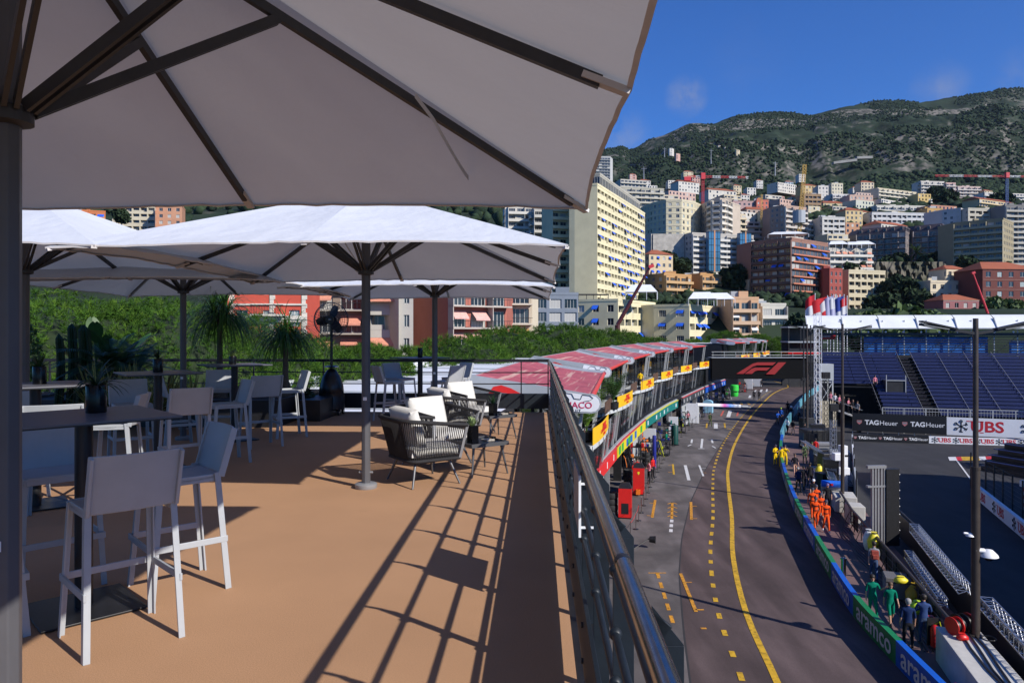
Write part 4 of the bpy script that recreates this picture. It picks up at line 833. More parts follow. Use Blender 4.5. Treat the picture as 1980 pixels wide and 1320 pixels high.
# pit boom
bm = thing('pit_boom', 'white pit boom with pink and blue end reaching out over the garage apron', 'pit boom'); a, b = Vector((23.2,91,2.35)), Vector((28.9,91.5,2.1))
M_boom = mat('boom_paint', (.8,.8,.82), .4); nt = M_boom.node_tree; N = nt.nodes; tcn = [n for n in N if n.type == 'TEX_COORD'][0]; sx_ = N.new('ShaderNodeSeparateXYZ'); nt.links.new(tcn.outputs['Generated'], sx_.inputs[0]); rp = N.new('ShaderNodeValToRGB'); nt.links.new(sx_.outputs['X'], rp.inputs[0])
e = rp.color_ramp.elements; e[0].position = .5; e[0].color = (.8,.8,.82,1); e[1].position = .62; e[1].color = (.7,.1,.4,1)
for pos, c in ((.75,(.1,.3,.75,1)),(.9,(.7,.72,.75,1))): q = e.new(pos); q.color = c
nt.links.new(rp.outputs[0], N['Principled BSDF'].inputs['Base Color'])
m = MB(); m.beam(a, b, .45, .38); m.build('arm', M_boom, bm, bev=.08); m = MB(); m.beam(b, b+Vector((.9,.05,-.05)), .25, .2); m.beam(b+Vector((.9,.05,-.1)), b+Vector((1.3,.05,-.15)), .12,.1); m.build('tip', M_frame, bm); m = MB(); m.cyl((23.4,91,0),(23.4,91,2.3),.12,n=12); m.build('mast', M_frame, bm)
# rope stanchions
k = 0; prev = None
st_root = None
for i in range(30):
    Y = 39+i*1.9+(i>20)*(i-20)*.8; p, d = facpt(Y, max(.9,2.3-.022*(Y-40))); t = thing('stanchion', 'slim metal rope stanchion in the row in front of the garages', 'stanchion', (p.x,p.y,0), 0, 'rope stanchions in front of the garages')
    m = MB(); m.lathe([(.16,0),(.16,.02),(.02,.05)],12); m.build('base', M_black, t); m = MB(); m.cyl((0,0,.03),(0,0,1.0),.022,n=8); m.sph((0,0,1.0),.03,8,4); m.build('post', M_steel, t)
    p2, _ = facpt(Y+1.9+(i>20)*.8, max(.9,2.3-.022*(Y+1.9-40))); q = p2-p; m = MB(); m.tube([Vector((0,0,.93))+q*s-Vector((0,0,.10*math.sin(PI*s))) for s in (0,.25,.5,.75,1)], .012, 5); m.build('rope', M_red if i in (1,2) else M_black, t)
t = thing('work_light', 'black work lamp on a thin rod leaning out over the apron', 'lamp'); a, b = gnd(1214,1068), at(1256,1040,38.5); m = MB(); m.cyl(a, b, .03, n=8); m.build('rod', M_black, t); m = MB(); m.cyl(b-Vector((.0,.0,.05)), b+Vector((.3,-.1,-.05)), .16,.2,12); m.build('head', M_black, t, smooth=40); m = MB(); m.lathe([(.2,0),(.2,.04),(.05,.08)],10,c=a); m.build('base', M_black, t)
# ================================================================ PIT WALL AND WALKWAY
M_wb = mat('banner_blue', (.006,.10,.50), .45, var=.06, vs=1); M_wg = mat('banner_green', (.01,.20,.06), .45, var=.06, vs=1); M_wt = mat('banner_letters', (.62,.64,.66), .5)
M_conc = mat('concrete', (.50,.48,.44), .85, var=.14, vs=1.3, bump=.2, bs=30, detail=8); M_dkst = mat('dark_steel', (.03,.03,.032), .45, .3, var=.2, vs=5); M_pole = mat('post_brown', (.055,.043,.036), .5, .2, var=.2, vs=3); M_truss = mat('truss_alu', (.60,.61,.63), .3, .9, var=.1, vs=6)
wd = smooth_path(WALL, .25); wl = [0]
for a, b in zip(wd, wd[1:]): wl.append(wl[-1]+(b-a).length)
def wpt(s):
    k = min(range(len(wl)), key=lambda i: abs(wl[i]-s)); k = min(k, len(wd)-2); return wd[k], (wd[k+1]-wd[k]).normalized()
s25 = min(range(len(wd)), key=lambda i: abs(wd[i].y-25)); s25 = wl[s25]
pw = thing('pit_wall', 'low pit wall wrapped in alternating blue and green banners with white lettering', 'pit wall')
for k in range(-4, 12):
    s0 = s25+k*4.36; n = 8; pts = [wpt(s0+4.35*i/n) for i in range(n+1)]
    m = MB()
    for (p, d), (q, e) in zip(pts, pts[1:]):
        r0, r1 = Vector((d.y,-d.x,0))*.22, Vector((e.y,-e.x,0))*.22; m.add([(*p.xy,0),(*q.xy,0),(*(q+r1).xy,0),(*(p+r0).xy,0),(*p.xy,.86),(*q.xy,.86),(*(q+r1).xy,.86),(*(p+r0).xy,.86)], [(0,4,5,1),(4,7,6,5),(3,2,6,7)])
    p, d = pts[0]; pn = m.build('banner_panel', (M_wb, M_wg)[(k+1)%2], pw)
    p, d = wpt(s0+2.15); o_ = p+Vector((-d.y,d.x,0))*.012
    text('aramco', 1.02, 'banner_text', M_wt, pn, frame((o_.x,o_.y,.47), -d), bold=.012, sx=1.12, ext=.003)
p0, d0 = wpt(s25+12*4.36); m = MB(); n = 60; ss = [s25+12*4.36+i*1.5 for i in range(n) if s25+12*4.36+i*1.5 < wl[-1]]
for a, b in zip(ss, ss[1:]):
    (p,d),(q,e) = wpt(a),wpt(b); m.beam((*p.xy,.55),(*q.xy,.55),.2,1.1)
m.build('far_barrier', mat('barrier_cyan',(.10,.30,.38),.5,var=.2,vs=.4), pw)
# handrail / fence on the right of the walkway
RAIL = [(13.4,19),(15.75,26),(17.3,32),(19.85,42.3),(21.3,47)]
fe = thing('pedestrian_fence', 'thick brown handrail fence along the right of the red walkway', 'fence'); rp = [Vector((x,y,0)) for x, y in RAIL[1:]]
for h, r in ((1.12,.07),(.75,.02),(.4,.02)):
    m = MB(); m.tube([p+Vector((0,0,h)) for p in rp], r, 10); m.build('rail', M_pole if r > .05 else M_dkst, fe, smooth=40)
for k in range(13):
    Y = 26.3+k*1.7; x = lerpx(RAIL, Y); m = MB(); m.cyl((x,Y,0),(x,Y,1.1),.03,n=8); m.beam((x-.3,Y,0),(x,Y,.7),.03,.03); m.build('post', M_dkst, fe)
# trusses
def truss(a, b, s, label, legs=True, n=None, base=None):
    a, b = Vector(a), Vector(b); t = thing('lighting_truss', label, 'truss'); d = (b-a).normalized(); L = (b-a).length; up = Vector((0,0,1)); 
    if abs(d.z) > .9: up = Vector((1,0,0))
    x = d.cross(up).normalized(); z = x.cross(d).normalized(); n = n or max(3, int(L/s)); cs = [(i*x+j*z)*s/2 for i, j in ((-1,-1),(1,-1),(1,1),(-1,1))]
    for c in cs: m = MB(); m.cyl(a+c, b+c, .028, n=6); m.build('chord', M_truss, t)
    m = MB()
    for k in range(n):
        p, q = a+d*(L*k/n), a+d*(L*(k+1)/n)
        for i in range(4): m.cyl(p+cs[i], (q if True else p)+cs[(i+1)%4], .014, n=5); m.cyl(p+cs[i], p+cs[(i+1)%4], .012, n=4)
    m.build('lattice', M_truss, t)
    return t
truss((20.1,36.2,1.7),(17.5,28.0,1.55),.4,'silver truss lying along the track edge, right of the walkway fence'); truss((17.4,26.6,1.55),(14.2,16,1.45),.42,'silver truss running down past the brown lamp post'); truss((18.9,34.5,.9),(16.9,28.4,.85),.35,'lower silver truss beside the walkway fence')
t = thing('track_barrier', 'low black barrier along the edge of the dark race track', 'barrier'); m = MB()
for a, b in zip([(13.7,14),(16.9,25),(18.2,29),(20.9,37)],[(16.9,25),(18.2,29),(20.9,37),(22.9,44.5)]): m.beam((*a,.65),(*b,.65),.25,1.3)
m.build('panel', M_black, t); m = MB()
for a, b in zip([(13.7,14),(16.9,25),(18.2,29),(20.9,37)],[(16.9,25),(18.2,29),(20.9,37),(22.9,44.5)]): m.cyl((*a,1.34),(*b,1.34),.05,n=8)
m.build('rail', M_dkst, t)
cb = thing('concrete_block_wall', 'pale concrete block wall carrying the lamp post, cables on its top', 'wall')
for k, (a, b) in enumerate((((11.3,10.5),(13.6,18.5)),((13.63,18.6),(15.5,25.2)))):
    m = MB(); m.beam((*a,.6),(*b,.6),1.35,1.2); m.build('block', M_conc, cb, bev=.02)
for k in range(3):
    m = MB(); pts = [Vector((11.2+.42*s+k*.16+.12*math.sin(s*1.3+k),10+1.5*s,1.235)) for s in range(11)]; m.tube(pts, .035, 6); m.build('cable', M_black, cb, smooth=60)
t = thing('cable_coil', 'small black cable coil lying on the concrete wall beside the lamp post', 'cable coil'); m = MB(); m.tube([(16.0+.22*math.cos(a),24.3+.22*math.sin(a),1.22+.01*math.sin(a*3)) for a in [k*PI/8 for k in range(33)]], .018, 5); m.build('coil', M_black, t)
t = thing('valve_handle', 'small red marker on the face of the concrete wall', 'marker'); m = MB(); m.bx(-.1,.1,-.02,.02,-.15,.15); m.build('plate', M_red, t, M=frame((14.0-.62,21.8,.75),(-.28,-1,0)))
# lamp posts
def lamp(x, y, z0, top, lab, al=1.8, r=.12, ang=0., split=.55):
    t = thing('lamp_post', lab, 'lamp post', (x,y,0), ang); m = MB(); zs = z0+(top-z0)*split; m.cyl((0,0,z0),(0,0,zs),r,n=14); m.build('lower_pole', M_pole, t, smooth=40); m = MB(); m.cyl((0,0,zs),(0,0,top+.4),r*.62,n=12); m.build('upper_pole', M_pole, t, smooth=40)
    m = MB(); m.cyl((0,0,zs-.06),(0,0,zs+.04),r*1.12,n=14); m.build('collar', M_pole, t); m = MB(); m.lathe([(r*1.6,0),(r*1.6,.04),(r,.06)],14,c=(0,0,z0)); m.build('base_plate', M_pole, t)
    for s in (-1,1):
        m = MB(); m.beam((0,0,top-.12),(s*al,0,top+.20),.10,.09); m.beam((s*al*.35,0,top+.04),(s*al*.98,0,top+.30),.26,.05); m.build('arm', M_black, t); m = MB(); m.beam((s*al*.5,0,top+.03),(s*al*.95,0,top+.17),.22,.03); m.build('lamp_head', mat('lamp_glass',(.25,.25,.24),.3), t)
    return t
lamp(15.72,24.55,1.2,11.55,'nearest brown lamp post with two winged arms, rising from the concrete wall',1.9,.135); lamp(21.45,47,.9,11.6,'brown lamp post with winged arms beside the blue grandstand edge',1.9,.12)
lamp(32.2,79,.5,11.9,'farther dark lamp post with winged arms left of the white lattice tower',2.0,.13)
for x, y, h, lab in ((31.5,78.2,12.5,'thin dark pole just left of the farther lamp post'),(33.0,80,12.2,'thin dark pole just right of the farther lamp post')):
    t = thing('mast', lab, 'pole', (x,y,0)); m = MB(); m.cyl((0,0,0),(0,0,h),.09,.06,10); m.build('pole', M_dkst, t, smooth=40); m = MB(); m.bx(-.18,.18,-.18,.18,6.2,6.5); m.build('control_box', M_black, t)
def dome(px, py, Y, s, lab):
    p = at(px,py,Y); t = thing('dome_camera', lab, 'camera', p); m = MB(); m.cyl((-.25,0,.12),(0,0,.10),.06,n=10); m.lathe([(.02,.14),(.10,.12),(.22,.0),(.24,-.05),(.20,-.07)],18,c=(.12,0,0)); m.build('housing', M_white, t, smooth=40); m = MB(); m.sph((.12,0,-.06),.13,12,6); m.build('dome', M_glossblack, t, smooth=50); t.scale = (s,)*3
dome(1903,1071,24.5,1.25,'white dome camera bracketed on the nearest lamp post'); dome(1872,1034,24.6,.6,'small grey dome camera on the left of the nearest lamp post')
# clutter along the walkway
def boxy(name, lab, cat, p, size, m_, rz=0., bev=.02, extra=None, part='body'):
    t = thing(name, lab, cat, p, rz); m = MB(); sx, sy, sz = size; m.bx(-sx/2,sx/2,-sy/2,sy/2,0,sz); m.build(part, m_, t, bev=bev)
    if extra: extra(t, sx, sy, sz)
    return t
def lidded(t, sx, sy, sz):
    m = MB(); m.bx(-sx/2-.01,sx/2+.01,-sy/2-.01,sy/2+.01,sz*.78,sz*.82); m.build('lid_band', M_dkst, t); m = MB()
    for s in (-1,1): m.bx(s*sx*.3-.06,s*sx*.3+.06,-sy/2-.03,-sy/2-.011,sz*.5,sz*.58)
    m.build('handle', M_black, t)
boxy('equipment_chest','grey steel chest with a studded front, yellow bag on its lid','chest',gnd(1738,1152),(1.15,1.0,.9),mat('chest_grey',(.16,.15,.145),.6,.2,var=.3,vs=30),-.35,extra=lidded)
def sack(px, py, z, r, h, m_, lab, name='bag', cat='bag', sy=.8):
    p = gnd(px,py,z); t = thing(name, lab, cat, p); m = MB(); rr = random.Random(px); m.lathe([(r*.7,0),(r,h*.2),(r*.95,h*.55),(r*.6,h*.85),(r*.35,h*.95),(r*.5,h)],14,sy=sy)
    m.v = [(x*(1+.12*math.sin(z_*9+x*11)), y*(1+.12*math.cos(z_*7+y*13)), z_) for x, y, z_ in m.v]; m.build('sack', m_, t, smooth=60)
    q = MB(); q.lathe([(r*.38,h*.9),(r*.42,h*.93),(r*.38,h*.95)],10); q.build('tie', M_black, t); return t
M_by = mat('bag_yellow',(.72,.60,.03),.45,var=.15,vs=8); M_bw = mat('bag_white',(.6,.6,.62),.4,var=.15,vs=6)
sack(1742,1126,.9,.32,.28,M_by,'yellow bag lying on the grey steel chest'); sack(1690,1066,.35,.33,1.0,M_by,'yellow refuse bag hung on the fence by the man with the backpack'); sack(1680,1062,.35,.3,1.05,M_bw,'white refuse bag hung next to the yellow one'); sack(1584,920,.2,.3,.9,M_by,'yellow bag standing beside the man in the dark suit')
sack(1772,1168,0,.45,.9,mat('amber_board',(.55,.33,.01),.5),'amber padded cushion leaning behind the two men in navy','padding','padding'); sack(1773,1185,.3,.3,.5,mat('hi_vis',(.5,.72,.03),.6,var=.2,vs=9),'bright yellow-green vest heaped beside the amber cushion','vest','vest')
p = gnd(1808,1255); t = thing('fire_extinguisher','red fire extinguisher on a trolley against the concrete wall','fire extinguisher',p); m = MB(); m.lathe([(.13,.1),(.15,.14),(.15,.75),(.10,.86),(.04,.9)],14); m.build('cylinder', M_red, t, smooth=40); m = MB(); m.tube([(0,0,.9),(.1,-.1,1.05),(.2,-.1,.7),(.15,-.1,.3)],.02,6); m.build('hose', M_lime, t); m = MB(); m.bx(-.2,.2,.12,.16,.1,1.1); m.build('trolley_back', M_black, t)
def reel(px, py, z, r, m_, lab):
    p = gnd(px,py,z); t = thing('cable_reel', lab, 'cable reel', p+Vector((0,0,r)), .25)
    for s in (-1,1):
        m = MB(); m.cyl((s*.12-.012,0,0),(s*.12+.012,0,0),r,n=24); m.build('flange', m_, t, smooth=40)
    m = MB(); m.cyl((-.11,0,0),(.11,0,0),r*.72,n=20); m.build('drum', M_black, t, smooth=40)
reel(1846,1226,1.2,.30,M_red,'red cable reel standing on the concrete wall'); reel(1856,1222,1.2,.32,M_black,'black cable reel behind the red one'); reel(1866,1218,1.2,.30,mat('dark_red',(.2,.01,.012),.4),'dark red cable reel next to the lamp post')
sack(1860,1236,1.2,.2,.22,M_red,'red bag lying on the concrete wall before the reels'); sack(1800,1205,.6,.2,.3,M_red,'small red cone-shaped bag beside the man in navy')
boxy('concrete_block','pale concrete block at the walkway edge behind the orange marshals','block',gnd(1632,985),(1.3,1.8,1.0),M_conc,-.3,.04); boxy('concrete_block','second pale concrete block, draped, nearer the fence end','block',gnd(1653,1010),(.9,1.2,1.1),M_conc,-.2,.05)
boxy('flight_case','grey flight case with a blue cover, behind the orange marshals','case',gnd(1607,975),(1.2,.9,1.25),M_grey_al,-.3,extra=lidded); t = thing('rolled_tarpaulin','bright blue rolled tarpaulin on the grey flight case','tarpaulin',gnd(1607,978)+Vector((0,0,1.27)),-.3); m = MB(); m.cyl((-.6,0,.2),(.6,0,.2),.22,n=12); m.build('roll', mat('tarp_blue',(.01,.13,.65),.5,var=.2,vs=6), t, smooth=40); m = MB(); m.bx(-.2,.1,-.232,-.22,.12,.26); m.build('patch', M_red, t)
boxy('loudspeaker_case','black case stack behind the men in dark suits','case',gnd(1612,935),(1.5,1.2,1.9),M_black,-.3,extra=lidded); boxy('generator_box','pale grey generator box by the second lamp post','generator',gnd(1622,905),(1.6,1.2,1.5),M_pgrey,-.3,extra=lidded)
t = thing('trackside_screen','tall black trackside screen on a grey steel frame','screen',(19.0,38.2,0),.12); m = MB(); m.bx(.72,1.45,-.15,.15,.2,4.25); m.build('panel', M_black, t); 
for x in (0,.16,.32,.5,.66): m = MB(); m.bx(x-.04,x+.04,-.08,.08,0,4.3); m.build('frame_post', M_grey_al, t)
m = MB(); m.bx(-.3,.75,-.1,.1,4.3,4.45); m.bx(-.3,.75,-.1,.1,3.3,3.4); m.build('frame_beam', M_grey_al, t)
for k in range(9): m = MB(); m.sph((1.48,-.1,.6+k*.42),.035,6,4); m.build('lamp', M_white, t)
t = thing('solid_fence','run of grey and white fence panels between walkway and track','fence'); 
pts = [(22.6,47.5),(24.6,52),(26.9,57),(29.4,62.5),(32.2,68.5)]
for k, (a, b) in enumerate(zip(pts, pts[1:])):
    m = MB(); m.beam((*a,.9),(*b,.9),.12,1.8); m.build('panel', (M_pgrey, M_grey_al, M_white, M_pgrey)[k], t); m = MB(); m.cyl((*a,0),(*a,2.4),.05,n=8); m.build('post', M_dkst, t)
    if k == 2:
        for j in range(5):
            c = Vector((*a,0)).lerp(Vector((*b,0)), (j+.5)/5); m = MB(); m.beam((*(c-Vector((.2,.42,0))).xy,.75+.5*(j%2)),(*(c+Vector((.2,.42,0))).xy,.75+.5*(j%2)),.14,.45); m.build('chequer', M_red, t)
truss((24.6,59,.3),(22.4,51,.3),.5,'silver truss lying beside the second lamp post'); truss((24.4,55,0),(24.4,55,4.8),.35,'short upright silver truss beside the second lamp post'); truss((27.4,60,.4),(24.8,53,.4),.5,'silver truss parts heaped near the chequered fence')
t = thing('camera_stand','white broadcast camera on a platform by the second lamp post','camera',(22.6,50.2,0)); m = MB(); m.cyl((0,0,0),(0,0,2.6),.08,n=8); m.build('mast', M_dkst, t); m = MB(); m.bx(-.35,.35,-.3,.3,2.6,3.1); m.build('housing', M_white, t, bev=.04); m = MB(); m.bx(.0,.75,-.2,.2,1.6,2.1); m.build('battery_box', M_white, t, bev=.04)
boxy('white_cabinet','white instrument cabinet fixed to the lattice mast by the second lamp post','cabinet',(23.3,51,0),(.5,.5,3.5),M_white,0,.03,lidded)
t = thing('barrier_bollard','short silver bollard standing on the red walkway','bollard',gnd(1631,1116)); m = MB(); m.cyl((0,0,0),(0,0,.85),.11,n=14); m.lathe([(.14,.85),(.14,.92),(.08,.95)],14); m.build('post', M_steel, t, smooth=40)
# ================================================================ BRIDGE, TOWER, FLAGS
br = thing('advertising_bridge','black bridge over the pit lane with a large red racing emblem','bridge'); m = MB(); m.beam((30.6,112,5.85),(48.2,112.4,5.85),2.2,3.2); m.build('deck', mat('bridge_black',(.005,.0055,.007),.8,spec=.1), br)
M_f1 = mat('emblem_red',(.27,.006,.010),.6); Y0 = 110.87; sc = 112/1400
for pol in ([(1419.5,722.5),(1450.5,703),(1460,700.3),(1495.5,700.3),(1489,706),(1459,706),(1451,708.5),(1433,722.5)],[(1435.5,722.5),(1449,712.5),(1455,710.5),(1484.5,710.5),(1478,716),(1460,716),(1455,717.5),(1449.5,722.5)],[(1476,723.5),(1500,700.3),(1515,700.3),(1493,723.5)]):
    m = MB(); m.prism([((x-1472)*sc, (641-y)*sc*.99+11.5-5.85) for x, y in pol][::-1][::-1], .02, Matrix.Translation((38.55,Y0,5.85))); m.build('emblem', M_f1, br)
m = MB(); m.bx(30.6,48.2,110.9,113.3,7.46,7.52); m.build('walk_top', M_pgrey, br)
for z in (7.9,8.4): m = MB(); m.cyl((30.6,111,z),(50.5,111.3,z),.04,n=6); m.build('railing', M_frame, br)
for k in range(11): m = MB(); m.cyl((30.8+k*1.75,111,7.45),(30.8+k*1.75,111,8.4),.03,n=6); m.build('rail_post', M_frame, br)
for x in (30.3,48.8): m = MB(); m.bx(x-.5,x+.5,111.3,113,0,7.4); m.build('pier', M_black, br)
m = MB(); m.bx(31.2,46.2,111.9,112.5,2.9,4.22); 
lt = truss((35.9,85,0),(35.9,85,13.6),.62,'tall white lattice tower beside the black bridge', n=18)
for ch in lt.children: ch.data.materials[0] = M_white
t = thing('camera_tower','grey cabin on a cross-braced steel tower right of the lattice tower','tower',(38.0,88,0)); m = MB(); m.bx(-.95,.75,-.8,.8,5.6,7.6); m.build('cabin', M_pgrey, t, bev=.03)
for x in (-.85,.65):
    for y in (-.7,.7): m = MB(); m.bx(x-.07,x+.07,y-.07,y+.07,0,5.6); m.build('leg', M_frame, t)
for z in (.3,2.9): m = MB(); m.beam((-.85,-.7,z),(.65,-.7,z+2.5),.08,.08); m.beam((.65,-.62,z),(-.85,-.62,z+2.5),.08,.08); m.beam((-.9,-.66,z+2.5),(.7,-.66,z+2.5),.1,.1); m.build('brace', M_frame, t)
m = MB(); m.bx(-1.1,.9,-1.1,-.95,0,3.2); m.build('screen_wall', mat('tan_board',(.45,.40,.30),.7,var=.15,vs=1), t)
t = thing('generator_container','black container at the foot of the cross-braced tower','container',(30.6,71.5,0)); m = MB(); m.bx(-1.9,1.4,-1,1,0,1.9); m.build('body', M_black, t, bev=.05); m = MB(); [m.bx(-1.8+k*.5,-1.5+k*.5,-1.03,-1.0,.3,1.6) for k in range(6)]; m.build('vent', M_dkst, t)
t = thing('ramp','pale footbridge ramp beside the cross-braced tower','ramp'); m = MB(); m.beam((36.9,84.4,2.75),(39.9,82.9,1.55),.9,.14); m.build('deck', M_conc, t); m = MB(); m.beam((36.9,83.95,3.75),(39.9,82.45,2.55),.05,.05); m.build('rail', M_frame, t); m = MB(); m.bx(39.6,39.9,82.7,83.2,0,1.5); m.bx(37,37.3,84.1,84.6,0,2.6); m.build('support', M_dkst, t)
def flag(x, y, top, cols, lab, L=2.6, H=1.6, drop=0., s=1):
    t = thing('flag', lab, 'flag', (x,y,0)); m = MB(); m.cyl((0,0,0),(0,0,top),.07,.045,8); m.sph((0,0,top),.09,8,4); m.build('pole', M_white, t, smooth=40)
    nb = len(cols)
    for b in range(nb):
        n = 12; V = []
        for i in range(n+1):
            u = i/n
            for j in (0,1):
                w_ = (b+j)/nb; V.append((-s*(u*L*.85+.06), .28*math.sin(u*7+w_*1.2)*u, top-.1-w_*H-drop*u*u-.12*math.sin(u*6)))
        m = MB(); m.add(V, [(2*i,2*i+1,2*i+3,2*i+2) for i in range(n)]); m.build('cloth', cols[b], t, smooth=70)
M_fw = mat('flag_white',(.72,.72,.74),.8,trans=.3); M_fr = mat('flag_red',(.62,.02,.03),.8,trans=.3); M_fb = mat('flag_blue',(.02,.05,.3),.8,trans=.3); M_fv = mat('flag_lilac',(.45,.45,.66),.8,trans=.3)
Yf = 112
for px, top, cols, lab, L_, H_, d_ in ((1576,568,[M_fr,M_fw],'small red and white flag on the leftmost flagpole',1.6,3.0,1.0),(1600,572,[M_fr,M_fw],'largest red and white flag, on the second flagpole',3.0,4.2,1.2),(1606,575,[M_fw,M_fr],'white and red flag behind the largest one',2.2,3.2,1.6),(1612,570,[M_fv],'plain pale lilac flag in the middle of the flagpoles',1.8,4.0,.9),(1619,572,[M_fw,M_fv],'white and lilac flag right of the plain lilac one',1.6,3.4,.8),(1632,570,[M_fb,M_fw],'dark blue and white flag on the fifth pole',1.7,4.4,.9),(1638,573,[M_fr,M_fw,M_fb],'red, white and blue flag on the rightmost flagpole',1.3,3.8,.8)):
    flag((px-990)*Yf/F, Yf, 11.5+(641-top)*Yf/F, cols, lab, L_, H_, d_)
t = thing('led_sign','red electronic sign with white marks below the flags','sign',(43.8,101,0)); m = MB(); m.bx(-1.0,1.3,-.1,.1,10.4,11.3); m.build('screen', M_red, t); m = MB(); m.bx(-.8,-.5,-.12,-.1,10.65,11.0); [m.bx(-.4+k*.2,-.25+k*.2,-.12,-.1,10.7,10.95) for k in range(5)]; m.build('mark', M_white, t); m = MB(); m.bx(-.6,-.45,-.05,.05,0,10.4); m.bx(.7,.85,-.05,.05,0,10.4); m.build('post', M_dkst, t)
t = thing('spectator_platform','dark two-level spectator platform with a red edge, left of the lattice tower','platform',(60,152,0),-.1)
for z, m_ in ((6.9,M_red),(9.2,M_pgrey),(12.3,M_pgrey)): m = MB(); m.bx(-2.5,5.5,-2,4,z,z+.28); m.build('deck', m_, t)
for x in (-2.4,0,2.6,5.3): m = MB(); m.bx(x,x+.16,-1.9,-1.75,0,12.3); m.build('post', M_dkst, t)
m = MB(); m.bx(-2.4,5.4,3.5,3.8,0,12.2); m.build('back_wall', M_dark, t); m = MB(); m.bx(-2.4,5.4,-1.8,-1.7,7.5,8.0); m.build('banner', M_dkst, t)
# ================================================================ GRANDSTAND
gd = Vector((.965,-.262,0)).normalized(); gn = Vector((-gd.y,gd.x,0)); G0 = Vector((38.2,83.2,0))
MG = Matrix(((gd.x,gn.x,0,G0.x),(gd.y,gn.y,0,G0.y),(0,0,1,0),(0,0,0,1)))
gs = thing('grandstand','large empty grandstand with rows of dark blue seats and a white roof','grandstand'); gs.matrix_local = MG
M_seat = mat('seat_blue',(.011,.019,.085),.5,var=.12,vs=2); M_seatp = mat('seat_purple',(.012,.010,.022),.8)
SEC = [(-.6,8.6),(10.2,23.6),(25.4,38)]
for k in range(18):
    d = .9+.76*k; z = 1.75+.375*k; m = MB()
    m.bx((4.2 if k < 8 else -.6),38,d-.1,d+.68,z-.12,z); m.build('step', M_dkst, gs)
    for a, b in SEC:
        m = MB(); a = max(a, 4.6) if k < 8 else a
        x = a
        while x < b-.2:
            e = min(x+3.05, b); m.bx(x,e,d+.18,d+.55,z+.34,z+.38); m.bx(x+.03,e-.03,d+.50,d+.55,z+.379,z+.66); x += 3.05
        m.build('seat_row', M_seat, gs)
    m = MB(); m.bx((4.2 if k < 8 else -.6),38,d-.115,d-.1,z-.06,z+.0); m.build('nosing', M_dkst, gs)
for x in (4.2,8.6,10.2,13.3,16.4,19.5,23.6,25.4,28.5,31.6): m = MB(); m.beam((x,.9,2.2 if x > 4 else 4),(x,14.4,8.95),.03,.03); m.build('aisle_rail', M_grey_al, gs)
for x in (9.4,24.5): m = MB(); [m.bx(x-.5,x+.5,.8+.76*k,1.56+.76*k,1.5+.375*k,1.72+.375*k) for k in range(18)]; m.build('aisle', M_seatp, gs)
for x0 in (5.6,26.2):
    m = MB(); m.bx(x0,x0+2,5.5,8.0,3.9,5.6); m.build('stair_opening', M_dark, gs); m = MB()
    for x in (x0-.05,x0+2.05): m.bx(x-.04,x+.04,5.4,5.46,3.6,6.3)
    m.bx(x0,x0+2,5.4,5.46,5.6,5.7); m.bx(x0,x0+2,5.4,5.46,4.0,4.1); m.build('stair_rail', M_frame, gs)
m = MB(); m.bx(-.6,38,14.9,15.1,0,8.4); m.bx(-.6,-.5,7,15,0,4.4); m.build('back_wall', M_dark, gs)
m = MB(); [m.bx(4+j*2.2,4.08+j*2.2,.2,.28,0,2.9) for j in range(15)]; m.bx(4,38,.2,.26,2.85,2.92); m.bx(4,38,.2,.26,2.5,2.54); [m.bx(4+j*.3,4.02+j*.3,.22,.24,2.0,2.9) for j in range(112)]; m.build('front_railing', M_frame, gs)
for x in [j*2.6-.6 for j in range(15)]:
    m = MB(); m.bx(x-.06,x+.06,15.2,15.32,0,13.0); m.build('roof_post', M_frame, gs)
for z in (8.7,9.0,9.4,9.7,10.1,10.4,10.8): m = MB(); m.bx(-.6,38,15.1,15.16,z,z+.09); m.build('scaffold_rail', M_dkst, gs)
m = MB(); m.bx(-.6,38,14.9,15.18,11.0,11.35); m.build('gantry', M_dkst, gs)
for j in range(14): m = MB(); m.beam((-.6+j*2.6,15.2,8.6),(2.0+j*2.6,15.2,11.0),.06,.06); m.build('scaffold_brace', M_dkst, gs)
m = MB(); m.bx(5.0,19.6,15.6,15.65,8.4,10.9); m.bx(22,24,15.6,15.65,8.7,10.3); m.build('blue_sheet', mat('sheet_blue',(.02,.13,.44),.5,var=.5,vs=.9), gs)
for x in [j*2.1+1.2 for j in range(18)]: m = MB(); m.sph((x,14.85,11.45),.13,8,5); m.build('floodlight', M_white, gs)
for k in range(9):
    a, b = -2.2+k*4.5, 2.2+k*4.5; m = MB(); V = []
    for i in range(7):
        s = i/6; y = 14.4+2.6*s; z = 11.95+1.75*math.sin(s*PI/2); V += [(a,y,z),(b,y,z)]
    m.add(V, [(2*i,2*i+1,2*i+3,2*i+2) for i in range(6)]); m.build('roof_panel', M_wroof, gs, smooth=60)
    m = MB(); m.beam((a-.05,14.3,11.85),(a-.05,15.6,13.3),.1,.2); m.build('roof_rib', M_frame, gs)
m = MB(); m.bx(-2.2,38,14.3,14.42,11.85,11.98); m.build('roof_edge', M_frame, gs)
for x, z, lab in ((18.6,2.6,'white notice with a red letter at the front of the blue stand'),):
    t = thing('notice', lab, 'sign', MG @ Vector((x,.05,z))); m = MB(); m.bx(-.5,.5,-.03,.03,-.1,.75); m.build('board', M_white, t); text('L', .5, 'notice_text', M_red, t, Matrix.Translation((0,-.04,.33)), bold=.02)
